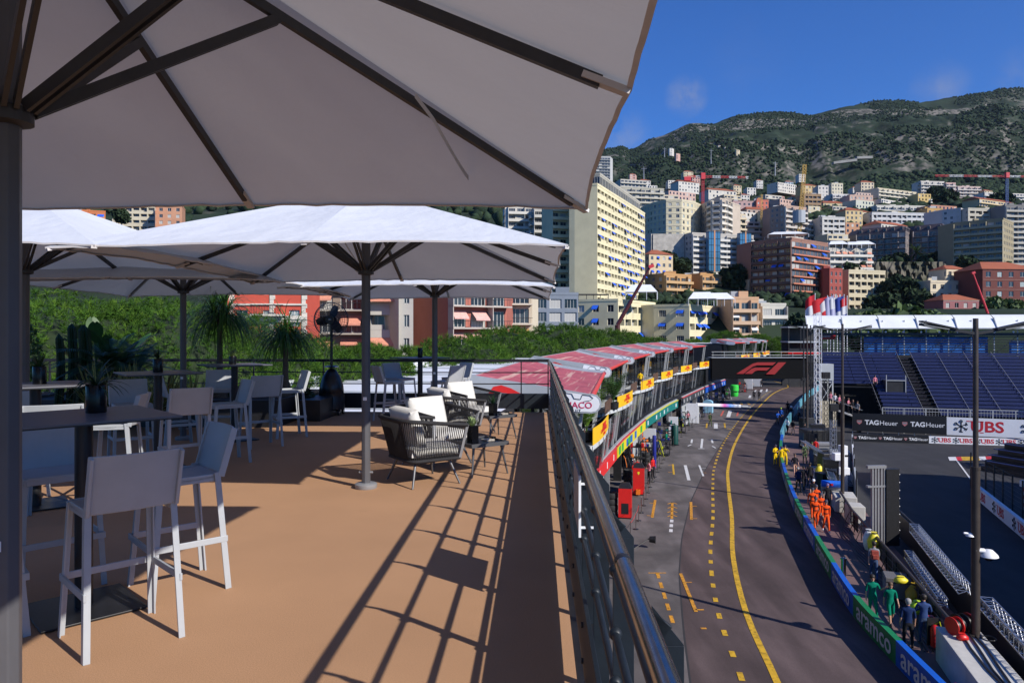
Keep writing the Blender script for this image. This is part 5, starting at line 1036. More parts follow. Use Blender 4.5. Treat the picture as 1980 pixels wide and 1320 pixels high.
def keys(parent, M_, s):      # three crossed keys
    m = MB()
    for a in (0, 1, 2):
        A = PI/2+a*PI/3; c, d = math.cos(A), math.sin(A); p = lambda u, v: (s*(u*c-v*d), -.004, s*(u*d+v*c)); m.beam(p(-.5,0),p(.42,0),.01,s*.09,up=(-d,0,c))
        m.beam(p(-.5,-.14),p(-.5,.14),.01,s*.07,up=(c,0,d)); m.beam(p(-.38,-.02),p(-.38,.15),.01,s*.07,up=(c,0,d))
        m.tube([p(.46+.11*math.cos(k*PI/4), .11*math.sin(k*PI/4)) for k in range(9)], s*.035, 4)
    return m.build('key_emblem', M_black, parent, M=M_)
def shield(parent, M_, s):
    m = MB(); m.prism([(-.5*s,.45*s),(-.5*s,-.05*s),(0,-.5*s),(.5*s,-.05*s),(.5*s,.45*s)][::-1], .008, Matrix.Translation((0,-.008,0))); o = m.build('shield_emblem', mat('shield_red',(.5,.18,.18),.5), parent, M=M_)
    m = MB(); m.bx(-.42*s,.42*s,-.012,-.008,.02*s,.36*s); m.build('shield_band', M_grey_al, o); return o
M_ured = mat('letter_red',(.52,.02,.03),.5)
def serif_ubs(size, parent, Mx):
    o = text('UBS', size, 'banner_text', M_ured, parent, Mx, bold=size*.022, sx=1.12, ext=.004)
    h = size*.34; m = MB()
    for x in (-1.09,-.46): m.bx((x-.17)*size*.95,(x+.17)*size*.95,-.004,.004,h,h+size*.06)
    for z in (h,-h-size*.05): m.bx(-.42*size,-.2*size,-.004,.004,z,z+size*.055)
    m.build('letter_serif', M_ured, parent, M=Mx)
def wordmark(parent, x, z, W):
    h = W*.185; o = [text('TAG', h, 'banner_text', M_white, parent, Matrix(), bold=h*.035, ext=.004), text('Heuer', h, 'banner_text', M_white, parent, Matrix(), bold=h*.002, ext=.004)]
    ws = [max(v.co.x for v in q.data.vertices)-min(v.co.x for v in q.data.vertices) for q in o]; k = W*.80/(sum(ws)+h*.1); x0 = x-W/2+W*.20
    for q, w_ in zip(o, ws):
        q.matrix_local = Matrix.Translation((x0+w_*k/2,-.01,z)) @ Matrix.Diagonal((k,1,k,1)); x0 += (w_+h*.1)*k
    shield(parent, Matrix.Translation((x-W/2+W*.06,-.01,z)), W*.125)
a, b = Vector((38.6,82.1,0)), Vector((53.8,76.1,0)); d = (b-a).normalized(); nrm = Vector((d.y,-d.x,0))
def hoard(name, p, L, z0, z1, m_, lab, th=.12, dd=None):
    dd = dd or d; t = thing(name, lab, 'banner'); t.matrix_local = frame((p.x,p.y,0), dd); m = MB(); m.bx(0,L,0,th,z0,z1); m.build('board', m_, t); m = MB(); [m.bx(x,x+.06,th,th+.06,0,z1) for x in [j*L/6 for j in range(7)]]; m.build('post', M_frame, t); return t
M_wban = mat('banner_white',(.72,.73,.76),.6,var=.03,vs=.6)
L1 = (1831-1648)/(1980-1648)*(b-a).length*1.03
h1 = hoard('advertising_hoarding', a, L1, .3, 2.28, M_black, 'large black hoarding with white watchmaker lettering below the blue seats')
for x in (.27,.76): wordmark(h1, L1*x, 1.28, L1*.44)
h2 = hoard('advertising_hoarding', a+d*L1+d*.02, 14, .3, 2.22, M_wban, 'large white hoarding with red bank lettering and black key emblems')
for x in (1.7,): pass
for x in (0,6.1,12.2): keys(h2, Matrix.Translation((1.35+x,-.01,1.28)), 1.2); serif_ubs(1.6, h2, Matrix.Translation((3.75+x,-.01,1.27)))
a3, b3 = Vector((35.9,76.2,0)), Vector((51.4,72.5,0)); d3 = (b3-a3).normalized(); L3 = (1798-1648)/(1980-1648)*(b3-a3).length
h3 = hoard('trackside_board', a3, L3, .02, .74, M_black, 'low black trackside board repeating white watchmaker lettering', .2, d3)
for x in (.165,.50,.835): wordmark(h3, L3*x, .38, L3*.31)
h4 = hoard('trackside_board', a3+d3*(L3+.02), 14, .02, .74, M_wban, 'low white trackside board with five red bank names and key emblems', .2, d3)
for k in range(7): keys(h4, Matrix.Translation((.55+k*1.95,-.01,.38)), .55); serif_ubs(.62, h4, Matrix.Translation((1.45+k*1.95,-.01,.38)))
a5, b5 = Vector((32.2,50.6,0)), Vector((24.2,29,0)); d5 = (b5-a5).normalized()
h5 = hoard('trackside_board', a5, (b5-a5).length, .02, .92, M_wban, 'white trackside board with red bank names at the far right, in the dark track', .25, d5)
for k in range(5): keys(h5, Matrix.Translation((1.2+k*4.2,-.01,.46)), .65); serif_ubs(.75, h5, Matrix.Translation((2.6+k*4.2,-.01,.46)))
m = MB()
for k, (x0, x1, mi) in enumerate(((1833,1848,1),(1848,1858,0),(1858,1872,2),(1872,1892,2),(1892,1905,1),(1905,1922,0))):
    y = 886-.2*k; q = [gnd(x0,y-3,.012), gnd(x1,y-3.4,.012), gnd(x1+3,y+4,.012), gnd(x0+3,y+4,.012)]; m.quad(*[v[:] for v in q][::-1], mi)
q = [gnd(1848,889,.01),gnd(1851,889,.01),gnd(1897,950,.01),gnd(1893,950,.01)]; m.quad(*[v[:] for v in q], 1)
struct(m.build('kerb_markings', [M_red,P_wht,P_yel]))
# shaded stand beyond the right-hand board
t = thing('spectator_stand','small dark blue stand behind a mesh fence at the right edge','grandstand',(41.5,54,0),-1.2)
for k in range(5): m = MB(); m.bx(-7,7,k*.8,k*.8+.75,0,.35+k*.42); m.build('step', M_dkst, t); m = MB(); m.bx(-7,7,k*.8+.25,k*.8+.6,.72+k*.42,.77+k*.42); m.build('seat_row', M_seat, t)
fe2 = thing('debris_fence','tall dark mesh fence in front of the small stand at the right edge','fence')
for k in range(9): p = Vector((33.9,53.5,0)).lerp(Vector((29.5,40,0)), k/8); m = MB(); m.cyl(p, p+Vector((0,0,2.6)), .05, n=6); m.build('post', M_dkst, fe2)
for z in [.3+.28*j for j in range(9)]: m = MB(); m.cyl((33.9,53.5,z),(29.5,40,z),.012,n=4); m.build('wire', M_dkst, fe2)
for px, py, lab in ((1947,985,'red and white striped marker post by the right-hand board'),):
    t = thing('marker_post', lab, 'marker', gnd(px,py)+Vector((1.2,0,0))); m = MB(); m.cyl((0,0,0),(0,0,1.5),.1,n=10); m.build('post', M_wban, t, smooth=40); m = MB(); [m.cyl((0,0,.2+k*.5),(0,0,.45+k*.5),.104,n=10) for k in range(3)]; m.build('stripe', M_red, t); m = MB(); m.bx(-.3,.3,-.12,.12,1.5,1.9); m.build('head', M_white, t)
# big covered stand outside the frame on the right: its roof throws the shade over the track
EDGE = [(30.5,-8),(35.6,7.4),(39.4,20.5),(42.5,29.5),(46.5,43.6)]; og = thing('covered_stand','tall covered stand right of the track, out of the picture, shading the track','grandstand')
e = [Vector((x,y,0)) for x, y in EDGE]; e2 = offset(e, 9.); e1 = offset(e, -0.)
m = MB()
for i in range(4): m.add([(*e[i].xy,16),(*e[i+1].xy,16),(*e2[i+1].xy,17),(*e2[i].xy,17),(*e[i].xy,15.7),(*e[i+1].xy,15.7),(*e2[i+1].xy,16.7),(*e2[i].xy,16.7)], [(0,3,2,1),(4,5,6,7),(0,1,5,4)])
m.build('roof', M_pgrey, og); m = MB()
for i in range(4): m.add([(*e2[i].xy,0),(*e2[i+1].xy,0),(*e2[i+1].xy,16.7),(*e2[i].xy,16.7)], [(0,1,2,3)])
m.build('back_wall', M_pgrey, og)
for k in range(8):
    m = MB(); a_, b_ = offset(e,.8+k), offset(e,1.8+k)
    for i in range(4): m.add([(*a_[i].xy,3+k*1.1),(*a_[i+1].xy,3+k*1.1),(*b_[i+1].xy,3+k*1.1),(*b_[i].xy,3+k*1.1),(*a_[i].xy,0),(*a_[i+1].xy,0)], [(0,1,2,3),(0,4,5,1)])
    m.build('seat_row', M_seat, og)

# more gear between the walkway and the track, far part
for k, (px, py, w_, h, m_, lab) in enumerate(((1566,868,1.2,1.6,M_black,'black equipment case at the far walkway edge, beside the pole feet'),(1580,862,1.4,2.2,M_black,'tall black equipment rack right of the pole feet'),(1592,882,1.3,1.3,M_grey_al,'grey metal case among the truss parts'),(1586,902,1.5,1.5,M_black,'broad black case behind the camouflage pair'),(1600,916,1.2,1.7,M_black,'upright black case left of the pale generator box'),(1596,942,1.1,1.1,M_dkst,'dark steel case behind the blue tarpaulin'),(1618,948,1.0,1.5,M_black,'black case between the generator and the concrete blocks'),(1560,842,1.3,2.0,M_dkst,'dark steel cabinet below the thin poles'))):
    boxy('equipment_case',lab,'case',gnd(px,py),(w_,1.0,h),m_,-.3+.1*k,.03,lidded)
for px, py, h, s_, lab in ((1597,872,7.5,.4,'dark lattice mast left of the second lamp post'),(1612,900,5.2,.35,'shorter dark lattice mast beside the pale generator box'),(1566,835,8.5,.4,'dark lattice mast behind the thin poles')):
    p = gnd(px,py); t = truss(p, p+Vector((0,0,h)), s_, lab, n=int(h/.5))
    for ch in t.children: ch.data.materials[0] = M_dkst
    q = MB(); q.bx(p.x-.35,p.x+.35,p.y-.2,p.y+.2,h-.5,h+.1); q.build('lamp_box', M_black, t)
for k, (a, b, z, lab) in enumerate((((24.2,57),(27.5,64),.5,'silver truss section lying furthest along the barrier'),((22.0,49.5),(23.4,53.5),1.2,'silver truss section on the equipment cases'),((25.5,60),(26.5,66),1.4,'upper silver truss section by the chequered fence'))): truss((*a,z),(*b,z),.4,lab)
t = thing('cable_run','tangle of black cables along the foot of the walkway fence','cable')
for k in range(6): q = MB(); q.tube([Vector((lerpx(RAIL,Y)-.25-.12*k+.1*math.sin(Y*1.7+k), Y, .03)) for Y in [26+j*1.3 for j in range(17)]], .025, 5); q.build('cable', M_black, t, smooth=60)
t = thing('shade_screen','dark mesh screen added along the walkway fence to shade the walkway','screen'); q = MB(); [q.quad((lerpx(RAIL,y0)+.06,y0,.1),(lerpx(RAIL,y0+1.6)+.06,y0+1.6,.1),(lerpx(RAIL,y0+1.6)+.06,y0+1.6,1.0),(lerpx(RAIL,y0)+.06,y0,1.0)) for y0 in (27.2,28.9,30.6,32.3,34.0,35.7,37.4,40.9,42.6,44.3)]; q.build('mesh', M_black, t)  # screens added along the fence for the shade they throw on the walkway
# ================================================================ PEOPLE
def skel(pose):
    P = {}; 
    def v(n, x, y, z, rx, ry=None): P[n] = (Vector((x,y,z)), rx, ry or rx)
    lean = pose.get('lean', 0.)
    v('pelvis',0,0,.95,.145,.105); v('waist',0,.005+lean*.1,1.10,.130,.095); v('chest',0,.0+lean*.3,1.32,.155,.110); v('neckb',0,-.01+lean*.4,1.46,.075,.07); v('neck',0,.01+lean*.45,1.535,.055); v('head',0,.02+lean*.5,1.62,.078,.088); v('crown',0,.01+lean*.5,1.715,.078,.09)
    B = [('pelvis','waist'),('waist','chest'),('chest','neckb'),('neckb','neck'),('neck','head'),('head','crown')]
    for s, n in ((-1,'l'),(1,'r')):
        a = pose.get('arm_'+n, (.05,.0,-1, .05,.25,-1)); sh = Vector((s*.185, lean*.36, 1.42)); u = Vector((s*a[0],a[1],a[2])).normalized()*.28; f = Vector((s*a[3],a[4],a[5])).normalized()*.25
        el = sh+u; wr = el+f; pa = wr+f.normalized()*.075
        v('sh'+n,*sh,.066); v('el'+n,*el,.044); v('wr'+n,*wr,.031,.026); v('pa'+n,*pa,.036,.02)
        B += [('chest','sh'+n),('sh'+n,'el'+n),('el'+n,'wr'+n),('wr'+n,'pa'+n)]
        fd = f.normalized(); sd = fd.cross(Vector((s,.2,.1))).normalized()
        for k in range(4):
            q = pa+sd*(k-1.5)*.019+fd*.035; l = (.06,.068,.063,.05)[k]; c = fd*l*.55+Vector((-s*.012,.0,0)); v('f%d%s'%(k,n),*q,.0095); v('g%d%s'%(k,n),*(q+c),.0085); v('h%d%s'%(k,n),*(q+c+fd*l*.35+Vector((-s*.02,0,0))),.007)
            B += [('pa'+n,'f%d%s'%(k,n)),('f%d%s'%(k,n),'g%d%s'%(k,n)),('g%d%s'%(k,n),'h%d%s'%(k,n))]
        th = wr+sd*.034+fd*.03; v('ta'+n,*th,.011); v('tb'+n,*(th+sd*.018+fd*.032),.009); B += [('wr'+n,'ta'+n),('ta'+n,'tb'+n)]
        g = pose.get('leg_'+n, (.0,0,0,0)); hp = Vector((s*.088,0,.90)); kn = Vector((s*(.10+g[0]),g[1],.50)); an = Vector((s*(.105+g[0]),g[2],.085+g[3])); he = an+Vector((0,-.05,-.04)); to = an+Vector((s*.02,.135,-.055+(-.02 if g[3] > .03 else 0)))
        v('hp'+n,*hp,.098,.105); v('kn'+n,*kn,.062); v('an'+n,*an,.045); v('to'+n,*to,.040,.032)
        B += [('pelvis','hp'+n),('hp'+n,'kn'+n),('kn'+n,'an'+n),('an'+n,'to'+n)]
    return P, B
def region(c, P):
    best = None; 
    segs = (('head','chest','waist','pelvis'))
    return best
def body_mesh(pose):
    P, B = skel(pose); names = list(P); me = bpy.data.meshes.new('person_body'); me.from_pydata([P[n][0] for n in names], [(names.index(a), names.index(b)) for a, b in B], [])
    o = bpy.data.objects.new('tmp', me); COL.objects.link(o); o.modifiers.new('s','SKIN'); sk = me.skin_vertices[0].data
    for i, n in enumerate(names): sk[i].radius = (P[n][1], P[n][2]); sk[i].use_root = (n == 'pelvis')
    sb = o.modifiers.new('u','SUBSURF'); sb.levels = 1; sb.render_levels = 1
    dg = bpy.context.evaluated_depsgraph_get(); nm = bpy.data.meshes.new_from_object(o.evaluated_get(dg)); bpy.data.objects.remove(o); nm.name = 'person_body'
    hd = P['head'][0]; fs = []
    def dist(c, a, b):
        a, b = P[a][0], P[b][0]; t = max(0,min(1,(c-a).dot(b-a)/max(1e-9,(b-a).length_squared))); return (c-a.lerp(b,t)).length/(P[names[0]][1] if False else 1), t
    part = []
    for a, b in B:
        k = 1
        if a in ('neckb','neck','head'): k = 0
        elif a[:2] == 'el' : k = 2
        elif a[:2] in ('wr','pa','ta') or a[0] in 'fg' and a[1].isdigit(): k = 0
        elif a == 'pelvis' and b[:2] == 'hp' or a[:2] == 'hp': k = 3
        elif a[:2] == 'kn': k = 4
        elif a[:2] == 'an': k = 5
        part.append((a,b,k,.5*(P[a][1]+P[b][1])))
    mi = []
    for pl_ in nm.polygons:
        c = pl_.center; d, k = min((dist(c,a,b)[0]-r, k) for a,b,k,r in part)
        if k == 1 and c.z < .97: k = 3
        if k == 0 and c.z > 1.5:
            yh = c.y-hd.y; 
            if c.z > 1.70 or (yh < -.01 and c.z > 1.58): k = 6
        if k == 0 and c.z < 1.5 and c.z > 1.44 and abs(c.x) < .1: k = 1
        mi.append(k)
    nm.polygons.foreach_set('material_index', mi); nm.polygons.foreach_set('use_smooth', [True]*len(mi))
    # nose, ears, eyes joined to the same mesh
    mb = MB(); mb.v = [tuple(v.co) for v in nm.vertices]; mb.f = [tuple(p.vertices) for p in nm.polygons]; mb.m = mi[:]
    fy = hd.y+.082
    mb.add([(-.014,fy-.01,hd.z-.01),(.014,fy-.01,hd.z-.01),(0,fy+.022,hd.z-.012),(0,fy-.005,hd.z+.035)], [(0,1,2),(1,3,2),(3,0,2)], 0)
    for s in (-1,1):
        mb.sph((s*.078,hd.y-.005,hd.z+.005), .024, 6, 4, 0, sx=.4); mb.sph((s*.03,fy-.012,hd.z+.035), .010, 6, 4, 6)
    mb.bx(-.022,.022,fy-.02,fy-.004,hd.z-.045,hd.z-.037, 7)
    bpy.data.meshes.remove(nm)
    me = bpy.data.meshes.new('body'); me.from_pydata(mb.v, [], mb.f); me.polygons.foreach_set('material_index', mb.m); me.polygons.foreach_set('use_smooth', [True]*len(mb.m)); me.update(); return me
W1 = dict(leg_l=(0,.16,.24,.01), leg_r=(0,.03,-.22,.06), arm_l=(.12,-.3,-1,.05,-.05,-1), arm_r=(.12,.28,-1,.02,.75,-1))
W2 = dict(leg_r=(0,.17,.25,.01), leg_l=(0,.02,-.20,.07), arm_r=(.14,-.3,-1,.05,-.05,-1), arm_l=(.14,.28,-1,.02,.7,-1))
POSE = {'walk':W1, 'stride':W2, 'stand':dict(arm_l=(.16,.02,-1,.02,.25,-1),arm_r=(.16,.0,-1,.03,.3,-1),leg_l=(.03,.01,.0,0),leg_r=(.03,.01,-.02,0)),
 'folded':dict(arm_l=(.3,.15,-1,-1.,.8,.1),arm_r=(.3,.15,-1,-1.,.8,.15),leg_l=(.02,0,0,0),leg_r=(.02,.02,0,0)), 'raise':dict(arm_l=(.5,.35,-.7,-.5,.3,1.),arm_r=(.5,.5,-.6,-.4,.2,1.),leg_l=(.03,0,0,0),leg_r=(.03,.01,0,0)),
 'phone':dict(leg_l=(0,.16,.22,.01), leg_r=(0,.03,-.2,.06), arm_l=(.35,-.1,-.8,.5,.5,.5), arm_r=(.15,-.1,-1,.05,.1,-1)), 'lean':dict(lean=.35,arm_l=(.25,.6,-.8,-.2,.9,-.1),arm_r=(.25,.6,-.8,-.2,.9,-.1),leg_l=(.04,.02,-.02,0),leg_r=(.04,.0,-.06,0))}
BODY = {k: body_mesh(v) for k, v in POSE.items()}
M_skin = mat('skin',(.50,.27,.18),.55,var=.06,vs=9); M_lip = mat('lips',(.35,.12,.10),.5); M_hairs = {'dark':mat('hair_dark',(.02,.014,.011),.6),'brown':mat('hair_brown',(.09,.05,.03),.6),'grey':mat('hair_grey',(.30,.29,.28),.7),'blond':mat('hair_blond',(.35,.22,.09),.6)}
C_ = lambda n, c: mat('cloth_'+n, c, .85, var=.18, vs=7, bump=.15, bs=25, spec=.15)
c_or = C_('orange',(.80,.085,.012)); c_yl = C_('yellow',(.80,.52,.01)); c_gr = C_('green',(.0,.16,.10)); c_nv = C_('navy',(.010,.024,.085)); c_dk = C_('dark',(.016,.016,.02)); c_kh = C_('khaki',(.12,.17,.08)); c_cam = C_('camouflage',(.06,.08,.035)); c_den = C_('denim',(.05,.08,.16)); c_gy = C_('grey',(.22,.22,.24)); c_wh = C_('white',(.65,.65,.66)); c_pk = C_('pink',(.6,.2,.25)); c_red = C_('red',(.55,.02,.02)); c_bl = C_('blue',(.02,.10,.45))
M_shoe = mat('shoe_dark',(.015,.015,.016),.5); M_shoew = mat('shoe_white',(.6,.6,.6),.5)
def person(p, pose, d, lab, top, bot, hair='dark', short=True, shorts=False, shoe=None, cap=None, scale=1., belt=None, pack=None, group=None, vest=None):
    t = thing('person', lab, 'person', p, face(*d), group); t.scale = (scale,)*3
    o = link('body', BODY[pose], t)
    ms = [M_skin, top, M_skin if short else top, bot, M_skin if shorts else bot, shoe or M_shoe, M_hairs[hair], M_lip]
    if not BODY[pose].materials:
        for m in ms: BODY[pose].materials.append(m)
    for i, m in enumerate(ms): o.material_slots[i].link = 'OBJECT'; o.material_slots[i].material = m
    ln = POSE[pose].get('lean',0)
    if cap:
        m = MB(); m.sph((0,.015+ln*.5,1.70),.103,14,8,sz=.85); m.v = [v for v in m.v]; q = MB(); q.lathe([(.104,-.02),(.106,.0),(.10,.04),(.07,.08),(.02,.098)],14,c=(0,.015+ln*.5,1.70)); q.add([(-.08,.08+ln*.5,1.70),(.08,.08+ln*.5,1.70),(.06,.20+ln*.5,1.69),(-.06,.20+ln*.5,1.69),(-.08,.08+ln*.5,1.69),(.08,.08+ln*.5,1.69),(.06,.20+ln*.5,1.68),(-.06,.20+ln*.5,1.68)],[(0,1,2,3),(7,6,5,4),(2,6,7,3),(1,5,6,2),(3,7,4,0)]); q.build('cap', cap, t, smooth=50)
    else:
        q = MB(); q.lathe([(.085,-.07),(.098,-.02),(.100,.03),(.085,.07),(.05,.095),(.01,.103)],14,c=(0,-.012+ln*.5,1.69),sy=1.05); q.build('hair', M_hairs[hair], t, smooth=60)
    if belt:
        for z, r1, r2 in ((.52,.0,.0),(1.04,.155,.115),(1.30,.178,.130)):
            if r1 == 0:
                continue
            q = MB(); q.lathe([(1,-.02),(1.03,0),(1,.02)],16,c=(0,.003+ln*.2,z),sx=r1,sy=r2); q.build('belt', belt, t)
    if pack: q = MB(); q.bx(-.15,.15,-.28,-.10,1.02,1.42); q.bx(-.11,.11,-.33,-.28,1.05,1.25); q.build('backpack', pack, t, bev=.03)
    if vest: q = MB(); q.lathe([(.165,1.02),(.178,1.15),(.19,1.34),(.12,1.45)],16,sy=.72); q.build('vest', vest, t, smooth=50)
    return t
AW = (-.05,-1); M_capr = mat('cap_white',(.7,.7,.72),.6); M_capd = mat('cap_dark',(.03,.03,.06),.6); M_grn = mat('cap_green',(.03,.06,.02),.7)
G = gnd
gm = 'track marshals in orange overalls walking together'
for px, py, pose, lab, sc in ((1597,1028,'walk','orange marshal walking in front on the right, white shoes',1.04),(1577,1021,'stride','orange marshal walking in front on the left, close to the pit wall',1.03),(1587,1012,'walk','orange marshal in the middle, half behind the two in front',1.04),(1571,1001,'stride','orange marshal at the back left of the orange group',1.05),(1578,994,'stand','orange marshal last in the orange group, showing only the shoulders',1.05)):
    person(G(px,py), pose, (-.15,-1), lab, c_or, c_or, 'dark', False, False, M_shoew if 'white' in lab else M_shoe, M_capd, sc, M_black, group=gm)
person(G(1600,988),'stand',(-.2,-1),'person in dark clothes with a purple cap behind the orange marshals on the right',c_dk,c_dk,cap=mat('cap_purple',(.15,.1,.25),.6)); person(G(1573,978),'walk',(-.2,-1),'person in dark clothes close behind the orange marshals on the left',c_dk,c_dk,cap=M_capr)
person(G(1543,951),'walk',(.0,-1),'man in a dark suit walking towards us past the yellow marshals',c_nv,c_dk,'grey',False); person(G(1554,948),'stride',(.05,-1),'man in black walking to the right of the dark suited man',c_dk,c_dk,'dark',False); person(G(1537,920),'stride',(-.1,-1),'woman in a black dress behind the dark suited man',c_dk,M_skin,'brown',True,True)
person(G(1566,940),'stand',(.1,1),'person in black at the barrier beside the black case stack',c_dk,c_dk,'dark',False)
person(G(1499,899),'folded',(.3,-1),'yellow marshal on the lane side of the pit wall, arms folded',c_yl,c_yl,'dark',False,cap=M_capd); person(G(1511,903),'stand',(.2,1),'yellow marshal on the walkway, back to us, next to the pit wall',c_yl,c_yl,'dark',False,cap=M_capd); person(G(1518,900),'raise',(-.3,-1),'yellow marshal with both arms raised to the face',c_yl,c_yl,'dark',False,cap=M_capd)
person(G(1556,896),'stand',(.1,-1),'person in pale green fatigues on the walkway by the trusses',c_kh,c_kh,'brown',False); person(G(1570,893),'stand',(-.3,-1),'person in dark camouflage fatigues beside the pale green one',c_cam,c_cam,'dark',False,cap=M_grn); person(G(1577,885),'stand',(.3,1),'person in a red top among the truss parts',c_red,c_dk,'dark',False)
person(G(1687,1196),'phone',(-.15,-1),'man in green team kit walking with one hand raised',c_gr,c_gr,'dark',True,cap=None,scale=1.0); person(G(1722,1206),'stride',(-.1,-1),'woman in green team shirt and shorts, walking towards us',c_gr,c_gr,'brown',True,True,scale=.93)
person(G(1756,1254),'stand',(.2,1),'grey-haired man in a dark navy shirt seen from behind',c_nv,c_dk,'grey',True,scale=1.03); person(G(1786,1244),'folded',(.25,1),'dark-haired man in a navy pullover and jeans seen from behind',mat('cloth_navy_bright',(.015,.045,.16),.85,var=.15,vs=7),c_den,'dark',False,scale=1.03)
person(G(1690,1122),'walk',(.3,1),'man with a red backpack walking away along the fence',c_gy,c_den,'dark',True,pack=mat('pack_red',(.30,.05,.03),.7,var=.2,vs=9),scale=1.02)
person(G(1373,825),'walk',(.05,-1),'person in dark green fatigues walking on the garage apron',c_cam,c_cam,'dark',False,cap=M_grn); person(G(1458,774),'stand',(-.1,1),'left one of two people in black standing in the lane before the bridge shadow',c_dk,c_dk,'dark',False); person(G(1468,774),'stand',(.2,1),'right one of two people in black standing in the lane before the bridge shadow',c_dk,c_dk,'dark',False)
person(G(1472,750),'stand',(0,-1),'person in black far down the lane under the bridge',c_dk,c_dk,'dark',False); person(G(1454,751),'stand',(.5,-1),'person in black by the white screen under the bridge',c_dk,c_dk); person(G(1440,754),'walk',(.3,-1),'crew member in black behind the bright green bag',c_dk,c_dk)
cr = [(1533,842,'walk',c_dk,'crew member in black with white belt on the far walkway',None,M_skin),(1522,838,'stride',c_wh,'crew member in a white shirt and dark skirt on the far walkway',None,c_dk),(1548,838,'stand',c_dk,'crew member in black bending by the far walkway barrier',None,c_dk),(1530,812,'stand',c_dk,'crew member in a big white helmet, left of two',M_capr,c_dk),(1545,812,'stand',c_gy,'crew member in a big white helmet, right of two',M_capr,c_dk),(1503,822,'lean',c_bl,'crew member in blue leaning on the lane side of the far pit wall',None,c_dk),(1510,815,'stand',c_bl,'crew member with a lime cap near the far pit wall',mat('cap_lime',(.45,.8,.03),.6),c_dk),(1523,800,'stand',c_dk,'crew member in black at the far pit wall by the red lamp',None,c_dk),(1556,850,'walk',c_dk,'crew member in black near the foot of the thin dark poles',None,c_dk)]
for px, py, pose, c, lab, cap, bt in cr:
    t = person(G(px,py),pose,(R.uniform(-.5,.5),-1),lab,c,bt,'dark',False,cap=cap)
    if 'helmet' in lab: t.children[1].scale = (1.5,1.5,1.5); t.children[1].location = (0,-.01,-.83)
for px, py, lab, c in ((1218,905,'mechanic in black with an orange cap among the racks',c_dk),(1241,865,'mechanic in orange and black beneath the yellow garage sign',c_or),(1232,930,'mechanic in red beside the farther red cabinet',c_red),(1255,935,'mechanic in pale kit beyond the rope by the red cabinet',c_pk),(1330,822,'mechanic in pink and blue by the white panel',c_pk),(1358,802,'mechanic in black by the pale blue booth',c_dk),(1270,885,'mechanic in navy right of the dark blue post',c_nv),(1288,868,'mechanic in green before the teal garage',c_gr),(1318,838,'mechanic in dark kit bending over the lime hoses',c_dk),(1398,780,'mechanic in white and blue by the blue and white trolley',c_wh),(1428,760,'mechanic in black right beside the bright green bag',c_dk),(1262,925,'crew member in a red shirt outside the rope, near the red cabinets',c_red),(1178,1050,'mechanic in red and green at the near corner of the garages',c_red)):
    person(G(px,py),R.choice(('stand','folded','walk')),(R.uniform(-1,1),R.uniform(-1,.3)),lab,c,c_dk,'dark',False,cap=mat('cap_orange',(.8,.2,.02),.6) if 'orange cap' in lab else None)
p = at(1253,741,66.4); person((p.x-.7,p.y,6.16),'stand',(.2,1),'person in a yellow shirt standing on the third lodge balcony',c_yl,c_dk,'dark',True)
person(gnd(1973,849,.02),'walk',(-1,-.2),'person in black walking before the white hoarding',c_dk,c_dk,'dark',False)
for k in range(7): 
    q = Vector((37.1+k*.42, 84.3-k*.21, 2.75-k*.168)); person(q,R.choice(('stand','folded')),(R.uniform(-1,1),-1),('spectator in pink at the top of the pale footbridge ramp','spectator in white second from the top of the ramp','spectator in pink third from the top of the ramp','spectator in dark clothes in the middle of the ramp','spectator in pink and dark in the lower half of the ramp','spectator in black second from the foot of the ramp','spectator in grey at the foot of the ramp')[k],(c_pk,c_wh,c_pk,c_dk,c_pk,c_dk,c_gy)[k],c_dk,'brown',True)
p = MG @ Vector((4.6,6.9,4.4)); person(p,'stand',(0,-1),'spectator in a red and white shirt standing among the blue seats',c_pk,c_dk)
# ================================================================ TERRAIN
SKY = [(-3000,300),(900,296),(1100,292),(1165,289),(1207,285),(1216,290),(1260,272),(1300,255),(1330,243),(1380,237),(1420,225),(1500,220),(1560,218),(1640,203),(1740,193),(1800,195),(1840,190),(1900,178),(1950,173),(1980,175),(2200,160),(5000,150)]
ELV = [(100,-.6),(198,-.4),(216,8),(236,17),(262,21),(300,26),(345,39),(400,43),(430,54),(480,80),(600,112),(800,152),(1000,205),(1300,300)]
YR = 2400.
def terr(x, y):
    a = x/y; px = 990+F*a
    if px < SKY[1][0]: ys = 296
    else: ys = np.interp(px, [s[0] for s in SKY], [s[1] for s in SKY])
    zr = CZ+(641-ys)*YR/F
    if y <= 1300:
        z = np.interp(y, [e[0] for e in ELV], [e[1] for e in ELV])
        if a > .42 and 255 < y < 345: z = min(z, 17+ (y-255)*.02) if y < 332 else 18.6+(y-332)*2.0
        hz = 300+(zr-814)*.35
        if y > 800: z = z+(hz-300)*((y-800)/500)**1.5
    elif y <= YR:
        hz = 300+(zr-814)*.35; t = (y-1300)/(YR-1300); t2 = t+.10*math.sin(t*PI*2)*.9; z = hz+(zr-hz)*(t2*.55+.45*t2**.8)
    else: z = zr-(y-YR)*.25
    k = min(1,max(0,(y-420)/500)); n = noise.fractal(Vector((x*.006,y*.006,0)),.9,2.1,5); nr = abs(noise.fractal(Vector((x*.011+9,y*.004,4)),.8,2.1,4))
    if y > 1150: z += k*(n*14-nr*26*min(1,(y-1150)/300)*max(0,1-max(0,y-2150)/200))
    else: z += k*n*8
    return z
na, ny = 300, 190; As = np.concatenate([np.linspace(-1.3,.02,50),np.linspace(.03,.80,220),np.linspace(.81,1.5,30)]); Ys = np.concatenate([np.geomspace(112,1150,70),np.linspace(1165,2460,110),np.linspace(2500,4000,10)])
